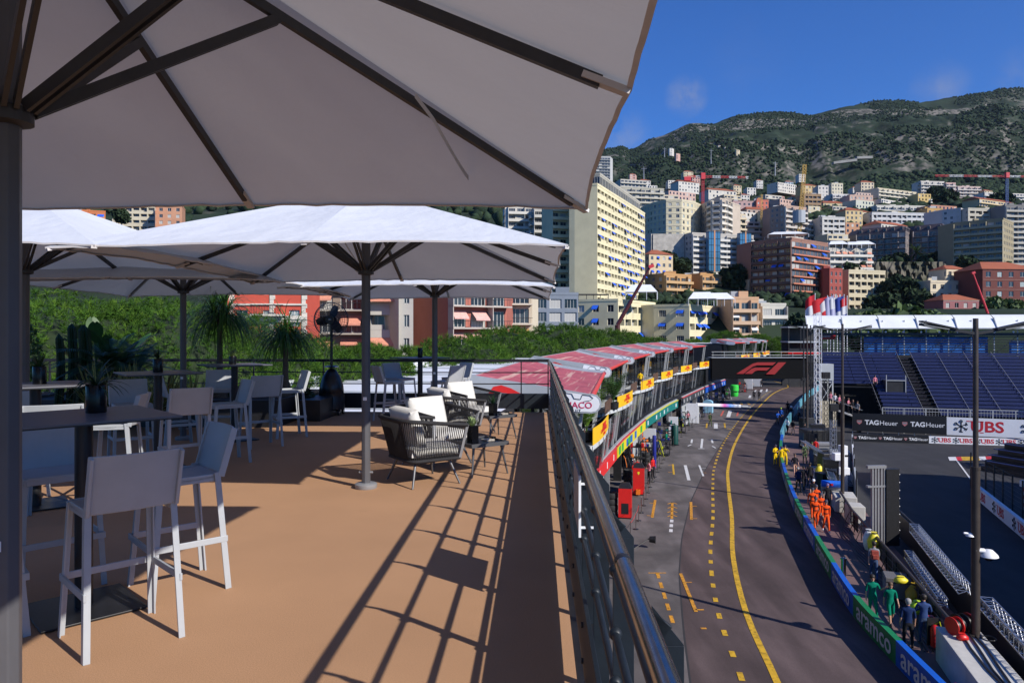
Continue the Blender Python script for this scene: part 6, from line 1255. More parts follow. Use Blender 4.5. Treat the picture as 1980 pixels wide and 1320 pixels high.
V = np.array([[a*y,y,terr(a*y,y)] for y in Ys for a in As]); i, j = np.meshgrid(np.arange(ny-1),np.arange(na-1),indexing='ij'); q = (i*na+j).ravel(); Fq = np.stack([q,q+1,q+na+1,q+na],1)
M_hill = mat('hillside', (.024,.037,.022), .95, var=.45, vs=.018, spec=.1, detail=12)
nt = M_hill.node_tree; N = nt.nodes; b = N['Principled BSDF']; src = b.inputs['Base Color'].links[0].from_socket; tcn = [n for n in N if n.type == 'TEX_COORD'][0]
geo = N.new('ShaderNodeNewGeometry'); sx_ = N.new('ShaderNodeSeparateXYZ'); nt.links.new(geo.outputs['Normal'], sx_.inputs[0])
mp = N.new('ShaderNodeMapping'); mp.inputs['Scale'].default_value = (.012,.006,.022); nt.links.new(tcn.outputs['Object'], mp.inputs['Vector']); n2 = N.new('ShaderNodeTexNoise'); n2.inputs['Scale'].default_value = 1.; n2.inputs['Detail'].default_value = 12; n2.inputs['Roughness'].default_value = .68; nt.links.new(mp.outputs[0], n2.inputs['Vector'])
r2 = N.new('ShaderNodeMapRange'); r2.inputs['From Min'].default_value = .60; r2.inputs['From Max'].default_value = .70; nt.links.new(n2.outputs['Fac'], r2.inputs['Value'])
r3 = N.new('ShaderNodeMapRange'); r3.inputs['From Min'].default_value = .83; r3.inputs['From Max'].default_value = .70; nt.links.new(sx_.outputs['Z'], r3.inputs['Value'])
md = N.new('ShaderNodeMath'); md.operation = 'ADD'; md.use_clamp = True; nt.links.new(r2.outputs[0], md.inputs[0]); nt.links.new(r3.outputs[0], md.inputs[1])
n3 = N.new('ShaderNodeTexNoise'); n3.inputs['Scale'].default_value = .05; n3.inputs['Detail'].default_value = 10; nt.links.new(tcn.outputs['Object'], n3.inputs['Vector']); r4 = N.new('ShaderNodeValToRGB'); r4.color_ramp.elements[0].position = .35; r4.color_ramp.elements[1].position = .7; r4.color_ramp.elements[0].color = (.09,.085,.075,1); r4.color_ramp.elements[1].color = (.30,.265,.225,1); nt.links.new(n3.outputs['Fac'], r4.inputs[0])
n4 = N.new('ShaderNodeTexNoise'); n4.inputs['Scale'].default_value = .09; n4.inputs['Detail'].default_value = 6; nt.links.new(tcn.outputs['Object'], n4.inputs['Vector']); r5 = N.new('ShaderNodeMapRange'); r5.inputs['From Min'].default_value = .42; r5.inputs['From Max'].default_value = .55; nt.links.new(n4.outputs['Fac'], r5.inputs['Value']); ml = N.new('ShaderNodeMath'); ml.operation = 'MULTIPLY'; nt.links.new(md.outputs[0], ml.inputs[0]); nt.links.new(r5.outputs[0], ml.inputs[1])
sz_ = N.new('ShaderNodeSeparateXYZ'); nt.links.new(tcn.outputs['Object'], sz_.inputs[0]); n6 = N.new('ShaderNodeTexNoise'); n6.inputs['Scale'].default_value = .004; n6.inputs['Detail'].default_value = 8; nt.links.new(tcn.outputs['Object'], n6.inputs['Vector'])
zz_ = N.new('ShaderNodeMath'); zz_.operation = 'MULTIPLY_ADD'; zz_.inputs[1].default_value = 220; nt.links.new(n6.outputs['Fac'], zz_.inputs[0]); nt.links.new(sz_.outputs['Z'], zz_.inputs[2]); prev_ = ml.outputs[0]
for zc, hw, amt in ((800,26,.95),(640,14,.8),(520,10,.6)):
    cm = N.new('ShaderNodeMath'); cm.operation = 'COMPARE'; cm.inputs[1].default_value = zc; cm.inputs[2].default_value = hw; nt.links.new(zz_.outputs[0], cm.inputs[0]); k1 = N.new('ShaderNodeMath'); k1.operation = 'MULTIPLY'; nt.links.new(cm.outputs[0], k1.inputs[0]); nt.links.new(r5.outputs[0], k1.inputs[1]); k2 = N.new('ShaderNodeMath'); k2.operation = 'MULTIPLY_ADD'; k2.use_clamp = True; k2.inputs[1].default_value = amt; nt.links.new(k1.outputs[0], k2.inputs[0]); nt.links.new(prev_, k2.inputs[2]); prev_ = k2.outputs[0]
mx_ = N.new('ShaderNodeMix'); mx_.data_type = 'RGBA'; nt.links.new(prev_, mx_.inputs['Factor']); nt.links.new(src, mx_.inputs['A']); nt.links.new(r4.outputs[0], mx_.inputs['B']); nt.links.new(mx_.outputs['Result'], b.inputs['Base Color'])
struct(fastmesh('mountain_terrain', V, Fq, M_hill, smooth=True))
# ================================================================ WOODS ON THE HILL
def ico(n):
    import bmesh
    bm = bmesh.new(); bmesh.ops.create_icosphere(bm, subdivisions=n, radius=1); v = np.array([x.co[:] for x in bm.verts]); f = np.array([[x.index for x in q.verts] for q in bm.faces]); bm.free(); return v, f
M_w = [mat('wood_%d'%k, c, .9, var=.35, vs=.25, spec=.1) for k, c in enumerate(((.026,.043,.023),(.034,.053,.026),(.020,.034,.020)))]
rg = np.random.default_rng(5)
def woods(name, n, sub, y0, y1, hs, a0=.10, a1=.74, den=.0, fs=.012):
    v, f = ico(sub); nv = len(v); VV = []; FF = []; MI = []; k = 0; tries = 0
    while k < n and tries < n*6:
        tries += 1; y = math.sqrt(rg.uniform(y0*y0, y1*y1)); a = rg.uniform(a0,a1); x = a*y
        if noise.fractal(Vector((x*fs,y*fs,2)),.8,2.,4) < den: continue
        h = hs*rg.uniform(.5,1.25); z = terr(x,y)
        q = v*(1+.28*rg.normal(size=(nv,1)))*np.array([h*.55,h*.55,h*.5]); VV.append(q+np.array([x,y,z+h*.35])); FF.append(f+k*nv); MI += [rg.integers(0,3)]*len(f); k += 1
    o = fastmesh(name, np.concatenate(VV), np.concatenate(FF), M_w, MI); tag(o, kind='stuff'); return o
woods('hillside_woodland', 9500, 1, 430, 1300, 8.0, den=-.42); woods('mountain_scrub', 26000, 1, 1250, 2420, 4.8, den=-.16, fs=.006); woods('hillside_woodland', 700, 1, 400, 900, 9, -.75, .1, -.2); woods('slope_shrubbery', 1500, 1, 255, 430, 3.0, .12,.74,-.05,.03)
# ================================================================ BUILDINGS
GL = [mat('pane_dark',(.018,.022,.028),.08,spec=.7), mat('pane_mid',(.05,.06,.07),.12,spec=.7), mat('pane_blind',(.42,.41,.38),.6), mat('pane_shutter',(.30,.36,.36),.6)]
M_wf = mat('window_frame',(.55,.54,.51),.6)
WM = {}
def winmesh(w_, h, k):
    key = (round(w_,1),round(h,1),k)
    if key not in WM:
        m = MB(); W, H = key[0], key[1]; m.add([(-W/2,0,0),(W/2,0,0),(W/2,0,H),(-W/2,0,H)],[(0,1,2,3)],0); m.bx(-.04,.04,-.05,0,0,H,1)
        for a, b_, c, d_ in ((-W/2,W/2,0,.07),(-W/2,W/2,H-.07,H),(-W/2,-W/2+.07,0,H),(W/2-.07,W/2,0,H)): m.bx(a,b_,-.05,0,c,d_,1)
        if W > 2.2:
            for x in (-W/4,W/4): m.bx(x-.03,x+.03,-.05,0,0,H,1)
        me = bpy.data.meshes.new('window'); me.from_pydata(m.v,[],m.f); me.materials.append(GL[k]); me.materials.append(M_wf); me.polygons.foreach_set('material_index', m.m); WM[key] = me
    return WM[key]
CM = {}
def wallmat(c, name=None):
    key = tuple(round(x,3) for x in c)
    if key not in CM: CM[key] = mat('wall_%d'%len(CM), (c[0]*.90,c[1]*.865,c[2]*.80), .85, var=.07, vs=.25, spec=.2, detail=8, bump=.05, bs=3)
    return CM[key]
ST = {'win':(.42,.52,.30,.18),'log':(.84,.66,.10,1.3),'balc':(.74,.74,.04,.15),'band':(.90,.78,.02,.15),'glass':(.94,.9,.05,.1),'shop':(.8,.7,.1,.3)}
def bldg(label, chain, zt, zb, styles, col, name='apartment_building', fh=3.05, bay=3.4, roof='flat', bcol=None, awn=None, ap=.12, par=True, roofc=None, far=False, depth=14, seed=0, rail=False, bd=1.3, cat='building', group=None, lit=None, railc=None, cornice=None, shutters=None, clutter=3):
    rr = random.Random(seed+int(zt*10)); P = [Vector((x,y,0)) for x, y in chain]; mid = (P[0]+P[-1])/2; t = thing(name, label, cat, (mid.x,mid.y,0), 0, group); P = [p-mid for p in P]
    wm = wallmat(col); bms = [wallmat(x) for x in bcol] if isinstance(bcol, list) else [wallmat(bcol) if bcol else wm]*9; bm_ = bms[0]; m = MB(); back = Vector((0,0,0)); dn = (P[-1]-P[0]); dn = Vector((-dn.y,dn.x,0)).normalized()
    far_mi = 1; wins = []; nwin = 0; slabs = []
    for si, (a, b) in enumerate(zip(P, P[1:])):
        st = styles[min(si,len(styles)-1)]; bm_ = bms[min(si,len(bms)-1)]; d = (b-a); L = d.length; d = d/L; n_ = Vector((d.y,-d.x,0))
        pt = lambda u, z, dep=0: (*(a+d*u-n_*dep).xy, z)
        if st == 'blank' or L < 1.5: m.add([pt(0,zb),pt(L,zb),pt(L,zt),pt(0,zt)],[(0,1,2,3)]); continue
        wf, hf, sl, dep = ST[st]; nf = max(1,int((zt-zb-.4)/fh+.3)); nb = max(1,int(L/bay+.5)); bw = L/nb; top = zt-.35; z0f = top-nf*fh
        m.add([pt(0,top),pt(L,top),pt(L,zt),pt(0,zt)],[(0,1,2,3)])
        if z0f > zb: m.add([pt(0,zb),pt(L,zb),pt(L,z0f),pt(0,z0f)],[(0,1,2,3)])
        for f in range(nf):
            zf = z0f+f*fh; z0, z1 = zf+fh*sl, zf+fh*(sl+hf)
            m.add([pt(0,zf),pt(L,zf),pt(L,z0),pt(0,z0)],[(0,1,2,3)]); m.add([pt(0,z1),pt(L,z1),pt(L,zf+fh),pt(0,zf+fh)],[(0,1,2,3)])
            for k in range(nb):
                u0, u1 = k*bw+bw*(1-wf)/2, k*bw+bw*(1+wf)/2
                if k == 0: m.add([pt(0,z0),pt(u0,z0),pt(u0,z1),pt(0,z1)],[(0,1,2,3)])
                nx_ = (k+1)*bw+bw*(1-wf)/2 if k < nb-1 else L
                m.add([pt(u1,z0),pt(nx_,z0),pt(nx_,z1),pt(u1,z1)],[(0,1,2,3)])
                if not far or dep > .5: m.add([pt(u0,z0),pt(u1,z0),pt(u1,z1),pt(u0,z1),pt(u0,z0,dep),pt(u1,z0,dep),pt(u1,z1,dep),pt(u0,z1,dep)],[(0,1,5,4),(1,2,6,5),(2,3,7,6),(3,0,4,7)])
                dd = dep if (not far or dep > .5) else 0.0
                if far: m.add([pt(u0,z0,dd),pt(u1,z0,dd),pt(u1,z1,dd),pt(u0,z1,dd)],[(0,1,2,3)],1+(rr.random()<.2))
                else:
                    kind = 0 if rr.random() < .55 else 1 if rr.random() < .5 else 2
                    if shutters is not None and rr.random() < shutters: kind = 3
                    nwin += 1; c = a+d*((u0+u1)/2)-n_*dd; wins.append((kind, u1-u0, z1-z0, frame((c.x,c.y,z0),d)))
                if st == 'log':
                    hp = .95; s_ = 1 if rr.random() < .75 else .5
                    m.add([pt(u0,z0,-.02),pt(u0+(u1-u0)*s_,z0,-.02),pt(u0+(u1-u0)*s_,z0+hp*.7,-.02),pt(u0,z0+hp*.7,-.02)],[(0,1,2,3)]); m.add([pt(u0,z0,.08),pt(u0+(u1-u0)*s_,z0,.08),pt(u0+(u1-u0)*s_,z0+hp*.7,.08),pt(u0,z0+hp*.7,.08)],[(3,2,1,0)])
                if awn and rr.random() < ap and not far:
                    q = MB(); pr = rr.choice((.5,.9,1.2)); e0, e1 = u0+.05, u1-.05; o0 = -.05 if st != 'balc' else -.02
                    q.add([pt(e0,z1-.02,o0),pt(e1,z1-.02,o0),pt(e1,z1-.3-pr*.65,o0-pr),pt(e0,z1-.3-pr*.65,o0-pr),pt(e1,z1-.5-pr*.65,o0-pr),pt(e0,z1-.5-pr*.65,o0-pr)],[(0,3,2,1),(3,5,4,2)]); q.build('awning', awn, t)
            if st in ('balc','band'):
                q = MB(); ph = 1.0 if st == 'balc' else .42; hh = zf
                q.add([pt(.02,hh-.12),pt(L-.02,hh-.12),pt(L-.02,hh-.12,-bd),pt(.02,hh-.12,-bd),pt(.02,hh+.08),pt(L-.02,hh+.08),pt(L-.02,hh+.08,-bd),pt(.02,hh+.08,-bd)],[(0,3,2,1),(4,5,6,7),(3,7,6,2),(0,4,7,3),(1,2,6,5)])
                if rail:
                    pc = 1
                    q.add([pt(.02,hh+ph,-bd+.02),pt(L-.02,hh+ph,-bd+.02),pt(L-.02,hh+ph-.07,-bd+.02),pt(.02,hh+ph-.07,-bd+.02)],[(3,2,1,0)],1)
                    nn = int(L/.45)
                    for i in range(nn): u = L*i/nn; q.add([pt(u,hh,-bd+.02),pt(u+.05,hh,-bd+.02),pt(u+.05,hh+ph,-bd+.02),pt(u,hh+ph,-bd+.02)],[(0,1,2,3)],1)
                else: q.add([pt(.02,hh-.1,-bd-.01),pt(L-.02,hh-.1,-bd-.01),pt(L-.02,hh+ph,-bd-.01),pt(.02,hh+ph,-bd-.01),pt(.02,hh-.1,-bd+.08),pt(L-.02,hh-.1,-bd+.08),pt(L-.02,hh+ph,-bd+.08),pt(.02,hh+ph,-bd+.08)],[(0,1,2,3),(3,2,6,7),(5,4,7,6)])
                if far: m.add(q.v, q.f, 3)
                else: q.build('balcony', [bm_, railc or M_dkst], t)
                if st == 'balc' and not far:
                    q = MB()
                    for k in range(0,nb+1,2): u = min(max(k*bw,.08),L-.08); q.add([pt(u-.06,zf),pt(u+.06,zf),pt(u+.06,zf+fh),pt(u-.06,zf+fh),pt(u-.06,zf,-bd*.95),pt(u+.06,zf,-bd*.95),pt(u+.06,zf+fh,-bd*.95),pt(u-.06,zf+fh,-bd*.95)],[(4,5,6,7),(0,4,7,3),(5,1,2,6)])
                    q.build('divider_fin', bm_, t)
        if cornice and not far:
            q = MB()
            for z in ([zt-.25]+[z0f+f*fh-.1 for f in range(0,nf)]): q.add([pt(0,z,-.16),pt(L,z,-.16),pt(L,z+.18,-.16),pt(0,z+.18,-.16),pt(0,z,0),pt(L,z,0),pt(L,z+.18,0),pt(0,z+.18,0)],[(0,1,2,3),(3,2,6,7),(0,4,5,1)])
            q.build('cornice', cornice, t)
    # sides and back, roof
    B = [P[-1]+dn*depth, P[0]+dn*depth]; ring = P+B; n = len(ring)
    for i in range(len(P)-1, n):
        a, b = ring[i], ring[(i+1)%n]; m.add([(*a.xy,zb),(*b.xy,zb),(*b.xy,zt),(*a.xy,zt)],[(0,1,2,3)])
    if roof == 'flat':
        m.add([(*p.xy,zt-.0) for p in ring],[tuple(range(n))], 0)
        if not far:
            q = MB()
            for i in range(n):
                a, b = ring[i], ring[(i+1)%n]; d = (b-a).normalized(); q.beam((*a.xy,zt+.35),(*(b).xy,zt+.35),.18,.7)
            q.build('roof_parapet', wm, t)
            c0 = sum(ring, Vector((0,0,0)))/n; q_ = P[-1]-P[0]
            for k in range(clutter):
                c = c0+q_*rr.uniform(-.32,.32)+dn*rr.uniform(-2,2); q = MB(); s = rr.uniform(.6,2.2); h = rr.uniform(.9,2.8); q.bx(c.x-s,c.x+s,c.y-s*.7,c.y+s*.7,zt,zt+h); q.build('rooftop_hut', wm if k else M_pgrey, t)
            for k in range(clutter):
                c = c0+q_*rr.uniform(-.4,.4); q = MB(); q.cyl((c.x,c.y,zt),(c.x,c.y,zt+rr.uniform(2,4)),.05,n=5); q.beam((c.x-.6,c.y,zt+1.9),(c.x+.6,c.y,zt+1.9),.05,.05); q.build('aerial', M_dkst, t)
    else:
        rc = roofc or wallmat((.36,.12,.07)); h = depth*.22 if roof == 'hip' else 3.2; c0 = sum(ring, Vector((0,0,0)))/n; ov = [c0+(p-c0)*(1.06 if roof == 'hip' else 1.01) for p in ring]; q = MB()
        if roof == 'hip':
            ax = (P[-1]-P[0]); l = ax.length; ax = ax/l; e = max(0,l/2-depth*.42); A, Bq = c0-ax*e, c0+ax*e
            q.add([(*p.xy,zt) for p in ov]+[(*A.xy,zt+h),(*Bq.xy,zt+h)],[(i,i+1,n+1 if i >= (len(P)-1)//2 and len(P) > 2 else n+1,n) if i == 0 and len(P) == 2 else (i,i+1,n if i < (len(P)-1)/2 else n+1) for i in range(len(P)-1)]+[(len(P)-1,len(P),n+1),(len(P),len(P)+1,n,n+1),(len(P)+1,0,n)]+([(( len(P)-1)//2,n+1,n)] if len(P) > 2 else [])); q.add([(*p.xy,zt-.02) for p in ov],[tuple(range(n-1,-1,-1))])
        else:
            inn = [c0+(p-c0)*.86 for p in ring]; q.add([(*p.xy,zt) for p in ov]+[(*p.xy,zt+h) for p in inn],[(i,(i+1)%n,(i+1)%n+n,i+n) for i in range(n)]+[tuple(range(n,2*n))])
            for si, (a, b) in enumerate(zip(P,P[1:])):
                d = (b-a); L = d.length; d = d/L; k = max(1,int(L/4))
                for i in range(k):
                    c = a+d*(L*(i+.5)/k); w_ = MB(); w_.prism([(-.8,0),(.8,0),(.8,1.5),(.5,2.0),(-.5,2.0),(-.8,1.5)],1.2); w_.prism([(-.55,.25),(.55,.25),(.55,1.4),(-.55,1.4)],.02,Matrix.Translation((0,-.02,0)),1); w_.build('dormer',[wm,GL[0]],t,M=frame((c.x-d.y*0,c.y,zt+.4),d))
        q.build('roof', rc, t)
    if far: m.build('wall', [wm,GL[0],GL[2],bm_], t)
    else: m.build('wall', wm, t)
    if wins:
        if len(wins) > 100:
            key = [(c[3].translation.z, i) for i, c in enumerate(wins)]; keep = set(i for _, i in sorted(key)[-100:]); rest = [w_ for i, w_ in enumerate(wins) if i not in keep]; wins = [w_ for i, w_ in enumerate(wins) if i in keep]
            q = MB()
            for kind, w_, h, Mx in rest: q.add([(-w_/2,0,0),(w_/2,0,0),(w_/2,0,h),(-w_/2,0,h)],[(0,1,2,3)],min(kind,2),Mx); q.bx(-.05,.05,-.05,0,0,h,3,Mx)
            o = q.build('window', GL[:3]+[M_wf], t); o['kind'] = 'stuff'
        for kind, w_, h, Mx in wins: link('window', winmesh(w_,h,kind), t, M=Mx)
    return t
def ch2(xl, xc, xr, Y, th):         # two visible faces meeting at a corner
    th = rad(th); k = lambda x: (x-990)/F; C = Vector((k(xc)*Y, Y, 0)); out = []
    if xl < xc-1:
        L = (C.x-k(xl)*Y)/(math.sin(th)+k(xl)*math.cos(th)); out.append((C.x-L*math.sin(th), Y+L*math.cos(th)))
    out.append((C.x,Y)); L = (k(xr)*Y-C.x)/(math.cos(th)-k(xr)*math.sin(th)); out.append((C.x+L*math.cos(th), Y+L*math.sin(th))); return out
def zz(py, Y): return CZ+(641-py)*Y/F
def chp(*pts): return [((px-990)*Y/F, Y) for px, Y in pts]
A_blue = mat('awning_blue',(.01,.10,.60),.7,var=.1,vs=2); A_salm = mat('awning_salmon',(.62,.26,.17),.7,var=.12,vs=3); A_pink = mat('awning_pink',(.70,.38,.33),.7,var=.12,vs=3); A_wht = mat('awning_white',(.68,.68,.66),.7); A_or = mat('awning_orange',(.65,.36,.15),.7); M_trim = mat('stone_trim',(.66,.60,.50),.7,var=.06,vs=1)
CRM = (.74,.685,.475); 
def B2(label, xl, xc, xr, yt, yb, Y, th, styles, col, **k): 
    return bldg(label, ch2(xl,xc,xr,Y,th), zz(yt,Y), zz(yb,Y)-3, styles, col, **k)
# front row
B2('coral red apartment house with cream trim and grey-green shutters, behind the ponytail palms',440,443,594,520,690,75,4,['win'],(.62,.11,.075),name='town_house',fh=3.3,bay=2.5,cornice=M_trim,shutters=.6,seed=1,depth=10,awn=None)
B2('brown apartment block with salmon awnings, behind the tall fan',592,594,708,505,720,92,2,['balc'],(.30,.24,.20),bcol=(.46,.42,.36),awn=A_salm,ap=.6,rail=True,seed=2,fh=2.95,bay=3.6)
B2('pale grey apartment block with a stack of loggias, left of the brick red wall',708,710,772,505,720,94,2,['log'],(.52,.51,.49),seed=3,bay=4.5,fh=2.95,awn=A_salm,ap=.2); B2('narrow grey wall with a column of small square windows',771,773,799,505,720,93,2,['win'],(.50,.49,.47),seed=4,bay=4.,fh=3.0,depth=12)
B2('brick red blank-sided block with pink awnings over its balconies',798,866,980,500,720,96,38,['blank','balc'],(.42,.15,.12),bcol=(.50,.45,.42),awn=A_pink,ap=.5,rail=True,seed=5,fh=2.95)
B2('cream balconied block with a tan awning, right of the brick red block',980,982,1029,546,700,112,4,['balc'],(.58,.52,.42),bcol=(.66,.63,.55),awn=A_or,ap=.25,seed=6,rail=True,depth=2)
B2('blue-grey office block with slanting metal roof, left of the low cream blocks',1028,1030,1118,570,670,180,8,['shop'],(.22,.26,.33),seed=7,bay=4.,fh=3.3,name='office_block')
B2('low cream block with a long blank side and a dark pergola on its roof',1110,1195,1267,582,665,205,60,['win','log'],CRM,awn=A_blue,ap=.12,seed=8,bay=5.2,fh=3.8,clutter=2)
B2('low cream block with white marquees on its roof and blue awnings',1264,1333,1413,592,662,212,57,['win','log'],CRM,awn=A_blue,ap=.35,seed=9,bay=5.2,fh=3.8,clutter=1)
B2('peach block with rounded balconies, right of the cream block with marquees',1412,1414,1467,578,660,222,6,['balc'],(.62,.40,.26),bcol=(.64,.46,.33),seed=10,fh=3.7,awn=A_wht,ap=.3)
B2('white balconied block at the right end of the low front row',1469,1471,1520,590,655,228,6,['balc'],(.62,.61,.56),bcol=(.70,.69,.65),seed=11,fh=3.8)
cr_ = [o for o in S.objects if o.get('label','').startswith('coral red')][0]; fr_c = ch2(440,443,594,75,4); a, b = Vector((*fr_c[-2],0)), Vector((*fr_c[-1],0)); Lc = (b-a).length; Mc = Matrix.Translation(-cr_.location) @ frame(a,(b-a))
for u in (.0,Lc*.52,Lc-.55):
    m = MB(); [m.bx(u,u+(.55 if k%2 else .4),-.09,0,z,z+.42) for k, z in enumerate([9+.45*j for j in range(20)])]; m.build('quoin', M_trim, cr_, M=Mc)
for z, h in ((12.75,.4),(16.3,.35)): m = MB(); m.bx(0,Lc,-.22,0,z,z+h); m.bx(0,Lc,-.12,0,z-.25,z); m.build('band_course', M_trim, cr_, M=Mc)
m = MB(); m.bx(Lc*.30,Lc*.72,-1.0,0,13.1,13.3); m.build('balcony', M_trim, cr_, M=Mc); m = MB(); m.bx(Lc*.30,Lc*.72,-1.0,-.95,14.2,14.26); [m.bx(Lc*.30+k*.16,Lc*.30+k*.16+.04,-.99,-.96,13.3,14.2) for k in range(int(Lc*.42/.16))]; m.build('balcony_railing', M_black, cr_, M=Mc)
# tall buildings behind
tw = B2('tall cream tower with blue awnings, a blank wall on its left',1111,1155,1247,358,600,238,66,['blank','log'],CRM,name='apartment_tower',awn=A_blue,ap=.22,seed=12,bay=4.2,fh=2.98,clutter=1,depth=2)
B2('cream wing with stacked loggias on the left of the tall cream tower',1062,1066,1112,338,600,252,20,['blank','balc'],CRM,bcol=(.74,.69,.5),seed=13,clutter=1)
B2('small glazed penthouse on top of the tall cream tower',1140,1160,1238,338,358,243,67,['glass','glass'],(.45,.44,.40),name='penthouse',seed=14,fh=3.0,depth=8,clutter=1)
bldg('curved cream palace with rows of shuttered windows, above the stone retaining wall',chp((1240,385),(1262,371),(1288,363),(1318,362),(1342,368),(1357,378)),zz(390,365),zz(455,365)-4,['win'],(.60,.56,.42),name='palace',fh=3.0,bay=3.2,cornice=M_trim,seed=15,depth=18,shutters=.4)
bldg('block with curved white balconies beside the curved cream palace',chp((1354,378),(1371,366),(1379,360),(1392,358),(1403,361),(1412,368)),zz(388,362),zz(452,362)-4,['win','balc'],(.52,.45,.39),bcol=(.66,.63,.58),seed=16,fh=3.0)
t = thing('retaining_wall','tall pale stone retaining wall under the curved cream palace','wall'); m = MB(); c = chp((1236,352),(1262,345),(1322,345)); [m.beam((*a,zz(475,345)),(*b,zz(475,345)),2.,11) for a, b in zip(c,c[1:])]; m.build('face', mat('stone_wall',(.42,.39,.34),.9,var=.2,vs=.5,bump=.3,bs=4), t)
B2('cream villa with a red tiled roof below the retaining wall',1247,1255,1301,491,535,318,20,['win','win'],(.62,.53,.38),name='villa',roof='hip',awn=A_blue,ap=.3,seed=17,depth=12)
B2('orange apartment house with dark balconies, left of its twin',1257,1284,1337,531,600,300,35,['win','balc'],(.52,.31,.15),bcol=(.54,.36,.20),seed=18,awn=A_blue,ap=.1); B2('orange apartment house with planted roof, right of its twin',1336,1354,1409,531,590,312,35,['blank','balc'],(.50,.29,.14),bcol=(.52,.35,.20),seed=19,awn=A_blue,ap=.1)
gw = B2('white gridded block with two blue glass bays',1318,1338,1457,452,532,338,18,['win','balc'],(.50,.48,.46),bcol=(.66,.66,.66),seed=20,fh=2.62,bay=3.0,clutter=2,bd=1.0)
for x0 in (1372,1438):
    p = Vector(((x0-990)*342/F,336.9+((x0-1338)*.2443)*.325,0)); m = MB(); z0, z1 = zz(526,340), zz(450,340); m.bx(-3.2,3.2,-2.2,.0,z0,z1,0); m.bx(-.35,.35,-2.35,-2.2,z0,z1+.6,1); [m.bx(x-.08,x+.08,-2.26,-2.2,z0,z1,2) for x in (-3.1,-1.7,1.7,3.1)]; [m.bx(-3.2,3.2,-2.26,-2.2,z0+k*3,z0+k*3+.25,2) for k in range(7)]; o = m.build('glass_bay',[mat('bay_glass',(.05,.15,.26),.1,spec=.8),wallmat((.5,.26,.16)),GL[0]], gw, M=Matrix.Translation((p.x-gw.location.x,p.y-gw.location.y-1.5,0)) @ Matrix.Rotation(rad(18),4,'Z'))
B2('tall brown tower with orange balcony bands and blue awnings',1454,1531,1601,462,660,295,40,['balc','band'],(.30,.17,.14),name='apartment_tower',bcol=[(.16,.10,.09),(.52,.20,.13)],awn=A_blue,ap=.16,seed=21,fh=2.98,bay=3.0,clutter=3,bd=.9)
B2('white terraced block with pale tents on its roof, right of the brown tower',1600,1602,1686,482,530,345,8,['balc'],(.60,.58,.54),bcol=(.70,.69,.66),awn=A_salm,ap=.3,seed=22); B2('cream block with white columns and wide floors, in front of the dark rock',1613,1641,1712,524,640,312,18,['blank','log'],(.60,.54,.40),seed=23,fh=3.35,bay=3.6,bd=.9)
B2('narrow red and white block between the brown tower and the cream one',1591,1604,1629,521,640,302,25,['blank','win'],(.34,.09,.08),seed=24,bay=3)
B2('dark mansard-roofed block with grey balconies, the left one of two',1656,1751,1767,446,512,400,50,['balc','win'],(.20,.175,.18),bcol=(.34,.32,.34),roof='mansard',roofc=mat('slate_brown',(.06,.045,.05),.6,var=.2,vs=1),seed=25,rail=True,name='mansion_block'); B2('dark mansard-roofed block with a lit right side, the right one of two',1766,1826,1847,442,512,396,47,['balc','win'],(.22,.19,.195),bcol=(.36,.33,.35),roof='mansard',roofc=mat('slate_brown',(.06,.045,.05),.6),seed=26,rail=True,name='mansion_block')
B2('wide beige block with long balconies above the red palace',1845,1940,1960,424,530,340,44,['balc','win'],(.33,.29,.20),bcol=(.42,.38,.28),seed=27)
B2('white block with a dark glazed top, behind the beige block',1822,1858,1872,404,440,430,45,['win','win'],(.52,.52,.55),seed=28); B2('pale concrete block with square balconies behind the beige block',1868,1872,1942,404,440,425,8,['log'],(.52,.50,.44),seed=29,bay=4.5); B2('modern block with dark glass floors at the right edge',1940,1943,2010,398,530,415,6,['balc'],(.22,.22,.23),bcol=(.46,.45,.42),seed=30)
B2('cream villa with balustraded terraces, left of the red palace',1796,1799,1860,545,630,300,10,['win'],(.68,.60,.46),name='villa',cornice=M_trim,seed=31,fh=3.6,depth=12); B2('small cream tower room with a red roof on the cream villa',1824,1830,1872,520,546,306,15,['win','win'],(.68,.60,.46),name='villa',roof='hip',seed=32,depth=9,fh=3.5)
B2('large dark red palace with arched windows at the right edge',1896,1900,2010,520,620,288,6,['win'],(.16,.06,.055),name='palace',roof='hip',seed=33,depth=16,fh=3.9,bay=4.6,cornice=wallmat((.36,.2,.17)),shutters=.2); B2('dusky pink house with white window frames under the red boom',1820,1824,1893,580,640,278,6,['win'],(.34,.15,.16),name='town_house',roof='hip',seed=34,fh=3.7,depth=11,bay=3.4,cornice=M_trim)
B2('pink-grey block under the yellow crane, floors still open',1489,1516,1559,398,460,420,30,['win','balc'],(.46,.33,.28),bcol=(.55,.52,.50),seed=35); B2('white and grey block with a curved corner, right of the yellow crane',1586,1590,1634,421,455,420,8,['log'],(.58,.58,.58),seed=36); B2('long pink apartment row with a red end, high behind the white gridded block',1415,1417,1462,390,428,520,5,['win'],(.52,.36,.36),seed=37); B2('bright salmon red end house beside the long pink row',1461,1463,1486,388,428,519,5,['win'],(.62,.20,.15),seed=38,name='town_house')
